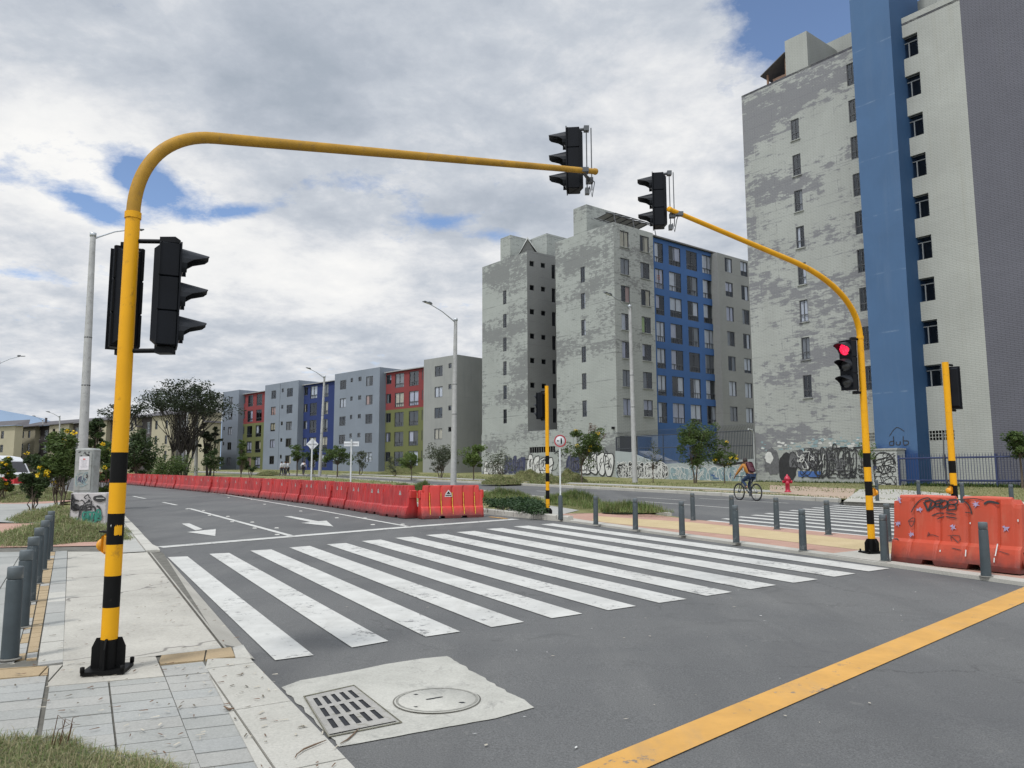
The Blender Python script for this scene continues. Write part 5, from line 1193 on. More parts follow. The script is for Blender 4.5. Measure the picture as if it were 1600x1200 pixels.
# chipped patch and bolt holes on the near pole
def skin_patch(root,azc,w,z0,z1,r,mat,name,n=14):
    mb=MB(); lo=[];hi=[]
    for i in range(n+1):
        a=azc-w/2+w*i/n; j0=R.uniform(-.006,.006);j1=R.uniform(-.010,.006); lo.append((r*math.cos(a),r*math.sin(a),z0+j0)); hi.append((r*math.cos(a),r*math.sin(a),z1+j1))
    mb.add(lo+hi,[[i,i+1,n+2+i,n+1+i] for i in range(n)]); return mb.build(name,mat,root)
zc_=AT(181,828,p1.y).z-p1.z; cam_az=math.atan2(-p1.y,-p1.x)
skin_patch(r1,cam_az+.35,.95,zc_-.035,zc_+.035,.0592,YELP,'paint_chip'); skin_patch(r1,cam_az-.55,.12,zc_+.03,zc_+.042,.0593,G_WHT,'paint_chip')
for q,(pa,pb) in enumerate(((209,404),(202,533),(201,522))):
    z=AT(pa,pb,p1.y).z-p1.z; mb=MB(); M=Matrix.Rotation(cam_az+(.0 if q else .3),3,'Z')@Matrix.Rotation(math.pi/2,3,'Y'); rr_=.016 if q==1 else .007; mb.lathe([(rr_,.0),(rr_,.002)],M@Vector((0,0,.0555)),12,mat=M); mb.build('bolt_hole',BLK,r1)
# right mast
e2=AT(1046,327,10.2)
r2,p2,t2,u2=mast('mast_signal',(1363,864),.055,(e2.x,e2.y),e2.z,'far yellow mast signal on the median beside the orange barrier, showing red',False,(1340,528),(1353,708),((1160,375),(1235,409)))
base_plate(r2,rad(8),.9); push_button(r2,rad(20),1.00)
arm_head(r2,t2,u2,1029,314,10.35,face_to(-.985,.17),.76)
signal_head(r2,loc_of(r2,1327,571,p2.y-.06),face_to(-.86,-.50),.84,lit=0)
hc=AT(1327,571,p2.y-.06)-p2; mb=MB()
for z in (hc.z+.46,hc.z-.46): mb.tube([(0,0,z),(hc.x*.75,hc.y*.75,z)],.022,6); mb.box((hc.x*.6,hc.y*.6,z),(.08,.08,.05))
mb.tube([(hc.x*.42,hc.y*.42,hc.z-.46),(hc.x*.42,hc.y*.42,hc.z+.46)],.012,5); mb.build('bracket',BLK,r2)
# short signal poles
def short_signal(base,h,tp,hp,face,label,hh=.80,btn=None,bt=None):
    p=G(base[0],base[1],h); H_=AT(tp[0],tp[1],p.y).z-p.z; bh=(AT(bt[0],bt[1],p.y).z-p.z)/7; r=empty('short_signal',p,0,label,'traffic signal'); mb=MB(); banded_pole(mb,H_,.056,.054,bh,18); mb.build('pole',[YELP,BLKP],r); base_plate(r,rad(10),.92)
    c=AT(hp[0],hp[1],p.y+hp[2])-p; signal_head(r,c,face,hh,visors=True)
    mb=MB()
    for z in (c.z+hh/2+.03,c.z-hh/2-.03): mb.tube([(0,0,z),(c.x,c.y,z)],.02,6)
    mb.build('bracket',BLK,r)
    if btn is not None: push_button(r,btn,1.0,.056)
    return r
short_signal((856,807),.05,(852,603),(845.5,634,.12),face_to(-.55,.84),'slim yellow signal pole by the shrubs, its black head turned away',.78,bt=(855,712))
short_signal((1497,856),.05,(1474,566),(1490.5,606,.10),face_to(.45,.89),'short yellow signal pole standing behind the orange graffiti barrier',.76,rad(200),bt=(1481,720))
# ---- street lamps
def lamp(name,bp,y,top,arm,label,r0=.16,r1=.085,hb=.1,head=.75,seam=True):
    """bp: base px, y distance; top (px,py) of the pole; arm (px,py,dy) tip of the luminaire"""
    x,_=XY(bp,y); b=gz(x,y,hb); r=empty(name,b,0,label,'street lamp','street lamps'); T=AT(top[0],top[1],y)-b; T.x*=1
    mb=MB(); mb.tube([(0,0,-.2),(T.x*.5,0,T.z*.5),(T.x,0,T.z)],[r0,(r0+r1)/2,r1],10,0,smooth=True)
    mb.build('pole',POLEC,r)
    if seam:
        for f in (.42,.6):
            mb=MB(); rr=r0+(r1-r0)*f+.006; mb.lathe([(rr,0),(rr,.05)],(T.x*f,0,T.z*f),10); mb.build('strap',FRM,r)
    if arm:
        A=AT(arm[0],arm[1],y+arm[2])-b; s=Vector((T.x,0,T.z-.25)); mid=s.lerp(A,.5)+Vector((0,0,.12)); mb=MB(); mb.tube([s,s.lerp(A,.12)+Vector((0,0,.05)),mid,A],[.045,.04,.032,.028],7); mb.build('arm',GALV,r)
        dv=(A-s); dv.z=0; dv.normalize(); hd=A+dv*head*.0; 
        mb=MB(); M=Vector((dv.x,dv.y,.12)).to_track_quat('X','Z').to_matrix()
        mb.box(hd,(head,.26,.07),0,M,bev=.02); mb.box(hd-dv*head*.28+Vector((0,0,.05)),(head*.35,.16,.07),0,M,bev=.01); mb.build('luminaire',pm('luminaire grey',(.11,.12,.13),.5,.1),r)
        mb=MB(); mb.box(hd+Vector((0,0,-.04)),(head*.5,.18,.012),0,M); mb.build('diffuser',pm('lamp glass',(.5,.5,.48),.2,.05),r)
        mb=MB(); mb.lathe([(r1+.02,-.12),(r1+.025,.06),(.02,.1)],(T.x,0,T.z),10); mb.build('pole_cap',GALV,r)
    return r
lamp('street_lamp',128,35,(145.5,366),(212,358,1.5),'tall concrete street lamp rising behind the flowering bushes at left',.23,.12)
lamp('street_lamp',708.5,53,(712,499),(668,473,-2),'tall street lamp standing behind the red barriers near the gap',.22,.12)
lamp('street_lamp',992,54.5,(984,478),(950,459,-2),'street lamp rising in front of the weathered grey apartment block',.20,.11)
lamp('street_lamp',499.5,90,(507,588),(482,575.5,-3),'street lamp in front of the dark blue stair bay of the row',.20,.11)
lamp('street_lamp',291.5,102,(293.5,624),None,'shorter pale lamp post left of its twin beside the big dark tree',.17,.11,seam=False)
lamp('street_lamp',306,96,(309,605),None,'taller pale lamp post of the pair beside the big dark tree',.22,.13,seam=False)
lamp('street_lamp',93,124,(93.3,650),(75,643.5,-3),'distant street lamp rising over the beige roof behind the bushes',.18,.10,seam=False)
lamp('street_lamp',66,160,(67,656),(53,650,-3),'most distant street lamp seen against the beige building',.2,.11,seam=False)
lamp('street_lamp',-4,76,(-2,565),(33,556.5,2),'street lamp at the left edge whose arm points into view',.19,.10)
# ---- plastic water barriers
def barrier_mesh(L_=1.92,H_=.95,wb=.25,wt=.115,nst=5,wide=.13,notch=True,humps=False,dx=.03):
    mb=MB(); st=[]; N_=64
    xs=[-L_/2+L_*i/N_ for i in range(N_+1)]
    prof=[(0,wb),(.075,wb),(.30,wb*.80),(.345,wb*.62),(.62,wt*1.18),(.89,wt),(.945,wt*.9),(.95,wt*.55)]
    for x in xs:
        t=(x+L_/2)/L_; g=0
        for k in range(nst):
            c=(k+.75)/(nst+.5); d=abs(t-c)*L_
            g=max(g,max(0,1-d/(.045)))
        end=min(1,min(t,1-t)*L_/.05); hz=1.0
        if humps:
            if t<.055 or t>.945: hz=.94
            elif .47<t<.58: hz=.93
            elif .44<t<=.47 or .58<=t<.61: hz=.985
        else:
            if t<.06 or t>.94: hz=.80
        z0=0
        if notch and (.27<t<.36 or .64<t<.73): z0=.07
        ring=[]
        for z,w in prof:
            zz=max(z*H_/.95*(hz if z>.5 else 1),z0); ww=w*(.93+.07*end)
            if .10<z<.93: ww-= .034*g
            ring.append((ww,zz))
        st.append([(x,-w,z) for w,z in ring]+[(x,w,z) for w,z in ring[::-1]])
    m=len(st[0]); vs=[v for s in st for v in s]; fs=[]
    for i in range(len(st)-1):
        for k in range(m-1): fs.append([i*m+k,(i+1)*m+k,(i+1)*m+k+1,i*m+k+1])
        fs.append([i*m+m-1,(i+1)*m+m-1,(i+1)*m,i*m])
    mb.add(vs,fs); mb.add(st[0],[list(range(m))]); mb.add(st[-1],[list(range(m-1,-1,-1))])
    return mb
def m_plastic(name,col,dust,fade,amt=.5,grime=(.035,.012,.012)):
    m,nt,b,N,L=nodes(name); o=oc(nt); s=N('ShaderNodeSeparateXYZ'); L(o,s.inputs[0]); oi=N('ShaderNodeObjectInfo')
    cv=N('ShaderNodeVectorMath'); cv.operation='ADD'; L(o,cv.inputs[0]); sc=N('ShaderNodeVectorMath'); sc.operation='SCALE'; L(oi.outputs['Location'],sc.inputs[0]); sc.inputs['Scale'].default_value=3.1; L(sc.outputs[0],cv.inputs[1]); v=cv.outputs[0]
    c=_mix(nt,_ramp(nt,_noise(nt,v,1.4,4,.6),[(.35,0),(.65,1)]),col,fade)
    c=_mix(nt,_ramp(nt,_noise(nt,_map(nt,v,(5,5,.7)),1.5,7,.7),[(.52,0),(.78,amt)]),c,dust)      # rain-washed dust streaks
    lo=_math(nt,'ADD',s.outputs[2],_math(nt,'MULTIPLY',_math(nt,'SUBTRACT',_noise(nt,v,6,6,.7),.5),.30))
    c=_mix(nt,_ramp(nt,lo,[(.03,.85),(.26,0)]),c,grime)
    c=_mix(nt,_ramp(nt,_noise(nt,v,9,8,.75),[(.64,0),(.72,.5)]),c,grime)
    L(c,b.inputs['Base Color']); b.inputs['Roughness'].default_value=.5
    b.inputs['Subsurface Weight'].default_value=0; return m
REDP=m_plastic('faded red plastic',(.42,.018,.018),(.36,.14,.12),(.24,.012,.014),.5)
REDB=m_plastic('bright red plastic',(.52,.030,.022),(.38,.15,.12),(.40,.035,.03),.35)
ORNG=m_plastic('orange red plastic',(.44,.046,.015),(.40,.14,.085),(.37,.05,.02),.5)
def logo(parent,x,z,y,s=1):
    mb=MB(); mb.add([(x-.10*s,y,z-.07*s),(x+.10*s,y,z-.07*s),(x+.07*s,y,z+.02*s),(x,y,z+.10*s),(x-.07*s,y,z+.02*s)],[[0,1,2,3,4]],0)
    mb.add([(x-.05*s,y-.003,z+.0),(x+.05*s,y-.003,z+.0),(x+.0,y-.003,z+.06*s)],[[0,1,2]],1); mb.box((x,y-.003,z-.035*s),(.15*s,.002,.02*s),1)
    mb.build('sticker',[G_WHT,BLK],parent)
def tabs(parent,L_=1.92,m=None):
    for s in (-1,1):
        mb=MB(); mb.box((s*(L_/2-.02),0,.69),(.13,.235,.24),0,bev=.02); mb.build('coupling_tab',m,parent)
Rb=barrier_mesh(nst=7)
br0=empty('plastic_barrier',(0,0,0)); Rb.build('shell',REDP,br0); tabs(br0,m=REDB)
def seam_grime(): pass
BP=[(-2.35,21.35),(-2.74,21.84),(-4.6,25.1),(-7.5,30.4),(-12.6,38.1),(-20.5,49.5),(-33.6,67.7),(-43,79),(-62,98)]
bp_=dens(chaikin([(-3.18,22.6)]+BP[2:],2),.05); acc=0; seg_pts=[bp_[0]]
for a,b in zip(bp_,bp_[1:]):
    acc+=(Vector(b)-Vector(a)).length
    if acc>=1.94: seg_pts.append(b); acc=0
words=['nearest','second','third','fourth','fifth','sixth','seventh','eighth','ninth','tenth','eleventh','twelfth','thirteenth','fourteenth','fifteenth','sixteenth','seventeenth','eighteenth','nineteenth','twentieth','twenty-first','twenty-second','twenty-third','twenty-fourth','twenty-fifth','twenty-sixth','twenty-seventh','twenty-eighth','twenty-ninth','thirtieth','thirty-first','thirty-second','thirty-third','thirty-fourth','thirty-fifth','thirty-sixth','thirty-seventh','thirty-eighth','thirty-ninth','fortieth']
for k,(a,b) in enumerate(zip(seg_pts,seg_pts[1:])):
    if k>=34: break
    o=br0 if k==0 else copy_tree(br0); A=Vector(a);B_2=Vector(b); t=(B_2-A).normalized(); nn=Vector((t.y,-t.x))*.25; c=(A+B_2)/2+nn+nn*R.uniform(-.15,.15)
    ang=math.atan2(-t.y,-t.x)+R.uniform(-.06,.06)
    o.location=gz(c.x,c.y,.005); o.rotation_euler=(0,0,ang)
    if k in (0,1,2,3,5): logo(o,.35 if k==0 else -.2,.72,-.135,.8)
    tag(o,('dusty red plastic barrier at the near end of the long line' if k==0 else '%s red plastic barrier counted from the near end of the long line'%words[k]),'barrier','red plastic barriers lined along the road')
# gap barrier with yellow ribs
sa=Vector(P2((655,812))[0]); sb=Vector(P2((760,808))[0]); tt_=(sb-sa).normalized(); c=(sa+sb)/2+Vector((-tt_.y,tt_.x))*.25
o=empty('plastic_barrier',gz(c.x,c.y,.005),math.atan2(tt_.y,tt_.x),'bright red plastic barrier with yellow ribs standing square to the line','barrier')
barrier_mesh(L_=1.9).build('shell',REDB,o); tabs(o,1.9,REDB); logo(o,-.12,.70,-.14,1.2)
mb=MB(); sx=[-.95+1.9*(k+.75)/5.5 for k in range(5)]
YR=pm('yellow rib paint',(.55,.33,.03),.6,.2,12,dirt=(.4,.1,.04),dscale=14,dthr=(.5,.62))
for x in sx: 
    mb=MB(); mb.tube([(x,-.122,.74),(x,-.140,.58),(x,-.165,.36),(x,-.212,.28),(x,-.238,.11)],.013,6); mb.build('yellow_rib',YR,o)
# big orange graffiti barrier
sa=Vector(P2((1391,876),h=.05)[0]); sb=Vector(P2((1593,899),h=.05)[0]); tt_=(sb-sa).normalized(); LL=(sb-sa).length; c=(sa+sb)/2+Vector((-tt_.y,tt_.x))*.30
ob=empty('plastic_barrier',gz(c.x,c.y,.05),math.atan2(tt_.y,tt_.x),'large orange plastic barrier sprayed with a black tag and purple flowers','barrier')
barrier_mesh(L_=LL,H_=.97,wb=.30,wt=.13,humps=True,nst=4).build('shell',ORNG,ob)
mb=MB(); hl=LL/2
for a,b in ((-.90,.02),(.02+.13,.86)):
    mb.tube([(hl*a*1.0,-.07,.97),(hl*(a+b)/2,-.07,.975),(hl*b,-.07,.97)],[.035,.04,.035],8)
mb.build('top_lip',pm('orange lip',(.46,.08,.045),.45,.1,4),ob)
mb=MB()
for k in range(9): mb.add([(hl-.03,-.2+R.uniform(-.05,.05),.05+R.uniform(0,.3)),(hl+R.uniform(.03,.16),-.28+R.uniform(0,.4),.02+R.uniform(0,.33)),(hl-.02,-.1+R.uniform(-.1,.2),.05+R.uniform(0,.3))],[[0,1,2]],k%2)
mb.build('torn_edge',[BLK,ORNG],ob)
mb=MB(); Y0=-.145
def yz(z):  # front surface depth at height z
    pr=[(0,.30),(.075,.30),(.30,.24),(.345,.186),(.62,.153),(.89,.13),(1,.12)]
    for (za,wa),(zb3,wb3) in zip(pr,pr[1:]):
        if z<=zb3*1.053: return -(wa+(wb3-wa)*max(0,(z/1.053-za))/(zb3-za))-.012
    return -.14
def bstroke(pts,w,m=0,lift=0):
    n=len(pts); A=[];Bq=[]
    for i in range(n):
        a=Vector(pts[max(i-1,0)]);b=Vector(pts[min(i+1,n-1)]); t=(b-a); t=t.normalized() if t.length>0 else Vector((1,0)); q=Vector((-t.y,t.x))*w*(.5 if 0<i<n-1 else .2); p=Vector(pts[i]); A.append(p+q);Bq.append(p-q)
    mb.add([(p.x,yz(p.y)-lift,p.y) for p in A+Bq],[[i,i+1,n+i+1,n+i] for i in range(n-1)],m)
def bp2(x,y): # crop coords of the zoomed photo -> barrier face
    return (-hl+(x-150)/(1530-150)*LL, .99-(y-(115+(x-180)*.058))/( (860-185)+ (0) )*1.02)
S2=lambda pts,w,n=5:bstroke(smooth([bp2(*p) for p in pts],n),w)
S2([(370,290),(420,220),(480,170),(560,150),(600,165)],.016)
S2([(520,190),(545,230),(570,275),(610,190)],.030); S2([(530,185),(600,175),(650,200),(640,230),(570,275)],.028)        # D
S2([(650,190),(740,175)],.026); S2([(655,190),(660,240),(740,230)],.026); S2([(655,212),(725,205)],.022)                 # E
S2([(770,180),(715,200),(700,245),(745,250),(790,215),(775,182)],.026)                                                  # O
S2([(800,185),(785,265)],.026); S2([(800,185),(880,180),(900,205),(860,225),(800,222)],.024); S2([(840,222),(880,240),(870,270),(770,275)],.022)    # R
S2([(900,180),(960,190),(1020,240),(1050,320)],.018); S2([(950,180),(1080,175),(1180,200)],.010); S2([(1175,232),(1230,208),(1330,232)],.030); S2([(975,300),(1050,310)],.012)
S2([(610,325),(690,303),(750,305)],.018); S2([(765,300),(880,318)],.018); S2([(670,358),(750,335)],.016); S2([(765,335),(890,355)],.016)
S2([(330,375),(395,340),(410,375),(375,430),(340,375),(410,378)],.012,2); S2([(560,530),(575,485),(590,520)],.010,2); S2([(560,515),(620,510),(690,530)],.010)
S2([(790,515),(915,520),(905,580),(820,520),(835,570)],.010,2); S2([(150,555),(200,545),(240,560)],.012); S2([(1330,650),(1440,680)],.008); S2([(850,630),(960,650)],.010)
mb.build('graffiti',[G_BLK],ob)
PUR=pm('purple flower paint',(.30,.24,.36),.7,.2,20)
mb=MB()
for (x,y) in ((230,160),(475,262),(1095,230),(205,400),(372,505),(850,440),(1388,455)):
    cx,cz=bp2(x,y); n=12; pts=[]
    for k in range(n): rr=(.055 if k%2==0 else .022)*R.uniform(.8,1.1); a=2*math.pi*k/n+R.random(); pts.append((cx+rr*math.cos(a),cz+rr*math.sin(a)))
    pts.sort(key=lambda p:math.atan2(p[1]-cz,p[0]-cx)); mb.add([(p[0],yz(p[1])-.003,p[1]) for p in pts]+[(cx,yz(cz)-.004,cz)],[[k,(k+1)%n,n] for k in range(n)])
mb.build('painted_flowers',PUR,ob)
mb=MB()
for (x,y0,y1) in ((1007,645,705),(1305,590,695),(1297,712,752),(733,650,668),(1030,395,410),(1505,375,395)):
    a=bp2(x,y0);b=bp2(x,y1); mb.add([(a[0]-.008,yz(a[1])-.004,a[1]),(a[0]+.008,yz(a[1])-.004,a[1]),(b[0]+.008,yz(b[1])-.004,b[1]),(b[0]-.008,yz(b[1])-.004,b[1])],[[0,1,2,3]])
mb.build('white_scuffs',G_WHT,ob)
# ---- signs
SGN=pm('sign back aluminium',(.55,.57,.58),.45,.08,3); SPOST=pm('white sign post',(.50,.52,.52),.5,.1,4,dirt=(.3,.3,.28),dscale=6)
def sign_post(x,y,topz,label,name,cat='road sign'):
    b=gz(x,y,.09); r=empty(name,b,0,label,cat); mb=MB(); mb.box((0,0,topz/2),(.06,.06,topz),0,bev=.006); mb.build('post',SPOST,r); return r,b
x,y=XY(486.5,36); r,b=sign_post(x,y,AT(486,688,36).z-gz(x,y).z,'white post with a diamond sign seen from behind, above the red barriers','diamond_sign')
zc=AT(487,694,36).z-b.z; M=Matrix.Rotation(math.pi/4,3,'Y'); mb=MB(); mb.box((0,.04,zc),(.40,.012,.40),0,M); mb.build('sign_plate',SGN,r); mb=MB(); mb.box((0,.02,zc+.02),(.42,.03,.035)); mb.build('sign_bracket',FRML,r)
x,y=XY(548,33); r,b=sign_post(x,y,AT(548,690,33).z-gz(x,y).z,'white post with a wide street name plate seen from behind','name_plate_sign')
zc=AT(548,693.5,33).z-b.z; mb=MB(); mb.box((0,.04,zc),(.64,.02,.20)); mb.build('sign_plate',SGN,r); mb=MB(); mb.box((-.02,.02,zc+.02),(.6,.03,.03)); mb.build('sign_bracket',FRML,r)
p=G(876,812,.05); r=empty('round_sign',p,rad(8),'round red ringed road sign on a thin white post with a grey sleeve','road sign')
mb=MB(); mb.lathe([(.072,0),(.068,.02),(.058,.62),(.03,.66)],seg=18); mb.build('sleeve',GREYP,r)
zc=AT(876,689,p.y).z-p.z; mb=MB(); mb.tube([(0,0,.6),(0,0,zc)],.022,10); mb.build('post',SPOST,r)
rx=Matrix.Rotation(math.pi/2,3,'X'); sr=.168
mb=MB(); mb.lathe([(.01,0),(sr,0),(sr,.008),(.01,.008)],(0,-.03,zc),32,mat=rx); pl_=mb.build('sign_plate',pm('sign face grey',(.48,.49,.50),.5,.06),r)
mb=MB(); n=32; vs=[];
for k in range(n): 
    a=2*math.pi*k/n; vs+=[(sr*math.cos(a),-.042,zc+sr*math.sin(a)),(sr*.80*math.cos(a),-.042,zc+sr*.80*math.sin(a))]
mb.add(vs,[[2*k,2*((k+1)%n),2*((k+1)%n)+1,2*k+1] for k in range(n)]); mb.build('red_ring',pm('sign red',(.30,.02,.03),.5,.1),pl_)
mb=MB(); Yp=-.043
mb.add([(-.02+x*.9,Yp,zc+z) for x,z in ((.045,.095),(.075,.06),(.085,0),(.075,-.07),(.045,-.10),(.035,0))],[[5,4,3,2,1,0]]); mb.add([(x,Yp,zc+z) for x,z in ((-.10,0),(-.055,.025),(-.055,.008),(-.02,.008),(-.02,-.008),(-.055,-.008),(-.055,-.025))],[list(range(7))[::-1]]); mb.build('symbol',BLK,pl_)
# ---- hydrant
p=G(1231,769,.13); r=empty('fire_hydrant',p,rad(-20),'red fire hydrant on the verge across the avenue','hydrant'); HR=pm('hydrant red',(.36,.010,.035),.4,.15,6)
k=1.02
mb=MB(); mb.lathe([(.15*k,0),(.15*k,.04),(.105*k,.05),(.10*k,.10),(.10*k,.50),(.125*k,.52),(.125*k,.56),(.105*k,.57)],seg=20); mb.build('barrel',HR,r)
mb=MB(); mb.lathe([(.14*k,.57),(.145*k,.60),(.12*k,.66),(.08*k,.73),(.04*k,.76),(.035*k,.81),(.01,.82)],seg=20); mb.build('bonnet',HR,r)
for a in (0,math.pi): 
    mb=MB(); M=Matrix.Rotation(a,3,'Z')@Matrix.Rotation(math.pi/2,3,'Y'); mb.lathe([(.06,.08),(.06,.17),(.075,.175),(.075,.21),(.02,.22)],(0,0,.47),12,mat=M); mb.build('nozzle',HR,r)
mb=MB(); M=Matrix.Rotation(-math.pi/2,3,'Z')@Matrix.Rotation(math.pi/2,3,'Y'); mb.lathe([(.075,.08),(.075,.18),(.09,.185),(.09,.22),(.02,.23)],(0,0,.42),14,mat=M); mb.build('nozzle',HR,r)
# ---- utility cabinet on its plinth
yc=19.6; xa=AT(109,800,yc).x; xb=AT(167,800,yc).x; zb=Z((xa+xb)/2,yc)+.10; zt=AT(137,770,yc).z
cabg=pm('cabinet grey metal',(.25,.26,.25),.55,.15,4,dirt=(.15,.15,.14),dscale=5,dthr=(.5,.75))
pl_=empty('cabinet_plinth',Vector(((xa+xb)/2,yc,zb)),rad(-3),'pale concrete plinth sprayed black and green under the grey street cabinet','plinth')
W_=xb-xa; Hh=zt-zb; mb=MB(); mb.box((0,.28,Hh/2-.1),(W_,.62,Hh+.2),0,bev=.015); mb.build('block',pm('plinth paint',(.40,.38,.38),.85,.1,3,dirt=(.25,.24,.22),dscale=5),pl_)
mb=MB(); zz=-.035
k=W_/2; scribble(mb,'y',-.035,-k*.9,k*.2,Hh*.5,Hh*.95,22,.035,0,-.012); blob(mb,'y',-.035,(k*.62,Hh*.83),k*.33,Hh*.10,0,-.008); blob(mb,'y',-.035,(-k*.72,Hh*.55),.09,.08,0,-.01); stroke(mb,'y',-.035,[(k*.45,Hh*.84),(k*.9,Hh*.84)],.03,1,-.016)
for x in (-.5,-.2,.35,.6): stroke(mb,'y',-.035,smooth([(k*x-.05,Hh*.62),(k*x+.05,Hh*.5),(k*x,Hh*.1)],4),.05,0,-.014)
throwup(mb,'y',-.035,-k*.2,k*.75,.10,Hh*.42,None,6,4,.045,-.012); scribble(mb,'y',-.035,-k*.95,k*.7,.05,Hh*.25,10,.035,6,-.02)
mb.build('graffiti',GM,pl_)
xc0=AT(112,740,yc).x; xc1=AT(143.5,740,yc).x; zt2=AT(127,700,yc).z
cb2=empty('street_cabinet',Vector(((xc0+xc1)/2,yc+.02,zt)),rad(-3),'grey rounded metal street cabinet with a paper notice standing on the plinth','cabinet')
w=xc1-xc0; h=zt2-zt; mb=MB(); pf=[(-w/2,0),(-w/2,.30),(-w/2+.06,.36),(w/2-.06,.36),(w/2,.30),(w/2,0)]
pts=[]; n=20
base=[(w/2*math.copysign(abs(math.cos(t))**.35,math.cos(t)),.20+.18*math.copysign(abs(math.sin(t))**.35,math.sin(t))) for t in [2*math.pi*i/28 for i in range(28)]]
mb.prism(base,0,h-.07); top=[(x*1.03,.2+(y-.2)*1.03) for x,y in base]; m_=len(base)
mb.add([(x,y,h-.07) for x,y in top]+[(x,y,h-.04) for x,y in top]+[(x*.9,.2+(y-.2)*.9,h-.01) for x,y in base]+[(0,.2,h+.01)],[[i,(i+1)%m_,(i+1)%m_+m_,i+m_] for i in range(m_)]+[[i+m_,(i+1)%m_+m_,(i+1)%m_+2*m_,i+2*m_] for i in range(m_)]+[[i+2*m_,(i+1)%m_+2*m_,3*m_] for i in range(m_)]+[list(range(m_-1,-1,-1))])
mb.build('shell',cabg,cb2)
mb=MB(); mb.box((.01,.015,h*.48),(w*.80,.012,h*.86)); mb.build('door',cabg,cb2)
mb=MB(); mb.box((.03,.004,h*.66),(w*.50,.006,h*.30)); pn=mb.build('paper_notice',pm('paper',(.55,.53,.55),.8,.06,20),cb2)
mb=MB()
for i in range(7): mb.box((.03,-.001,h*.56+i*.03),(w*.36*R.uniform(.6,1),.002,.006),0)
mb.box((.03,-.001,h*.75),(w*.12,.002,.03),1); mb.build('print',[pm('print grey',(.3,.3,.33),.8,.1),pm('print red',(.5,.12,.1),.8,.1)],pn)
mb=MB(); scribble(mb,'y',.009,-w*.2,w*.2,h*.2,h*.36,9,.02,2,-.006); scribble(mb,'y',.009,-w*.3,w*.3,h*.15,h*.45,7,.018,3,-.009); scribble(mb,'y',.009,-w*.25,w*.3,h*.82,h*.92,7,.02,0,-.006); stroke(mb,'y',.009,smooth([(w*.22,h*.42),(w*.27,h*.36),(w*.2,h*.33)],4),.03,0,-.01); mb.build('graffiti',GM,cb2)
# ---- minibus at the left edge
y=58; xr=AT(23,740,y).x; b=gz(xr,y,.02); bus=empty('minibus',b,rad(-8),'white and red minibus nosing in at the left edge of the view','minibus')
mb=MB(); pf=[(.0,.35),(-.02,.75),(-.25,1.05),(-.42,1.2),(-.95,2.1),(-1.35,2.38),(-2.2,2.5),(-6.2,2.5),(-6.3,2.3),(-6.3,.35)]
def side(pf,y0,y1,m): 
    n=len(pf); vs=[(x,y0,z) for x,z in pf]+[(x,y1,z) for x,z in pf]; mb.add(vs,[list(range(n)),list(range(2*n-1,n-1,-1))]+[[(i+1)%n,i,n+i,n+(i+1)%n] for i in range(n)],m)
side(pf,0,2.0,0); mb.build('body',pm('bus white paint',(.55,.56,.58),.3,.05),bus)
mb=MB(); side([(.012,.35),(.0,.74),(-.10,.86),(-6.31,.86),(-6.31,.35)],-.012,2.012,0); mb.build('lower_body',pm('bus red paint',(.45,.02,.03),.3,.05),bus)
mb=MB(); side([(-.50,1.28),(-.93,2.02),(-2.3,2.2),(-6.0,2.2),(-6.0,1.3)],-.016,-.004,0); mb.add([(-.43,.15,1.22),(-.43,1.85,1.22),(-.90,1.85,2.03),(-.90,.15,2.03)],[[0,1,2,3]]); mb.build('window',pm('bus dark glass',(.02,.022,.03),.12,.1),bus)
for x in (-1.15,-4.9):
    mb=MB(); mb.lathe([(.34,0),(.36,.03),(.36,.2),(.2,.22)],(x,-.03,.36),20,mat=Matrix.Rotation(-math.pi/2,3,'X')); wh=mb.build('tyre',pm('tyre rubber',(.02,.02,.02),.8,.2),bus); mb=MB(); mb.lathe([(.2,0),(.19,-.02),(.03,-.03)],(x,-.035,.36),14,mat=Matrix.Rotation(-math.pi/2,3,'X')); mb.build('rim',GALV,wh)
mb=MB(); mb.tube([(-.75,-.02,2.0),(-.30,-.2,1.98),(-.15,-.25,1.8)],.02,6); mb.box((-.15,-.28,1.62),(.06,.2,.36),0,bev=.02); mb.build('mirror',BLK,bus)
mb=MB(); mb.box((-.12,.22,.88),(.16,.3,.14),0,bev=.02); mb.build('headlight',pm('headlight glass',(.5,.5,.5),.1,.05),bus)
mb=MB(); mb.box((-.25,-.02,1.02),(.5,.03,.10)); mb.build('trim_stripe',SGN,bus)
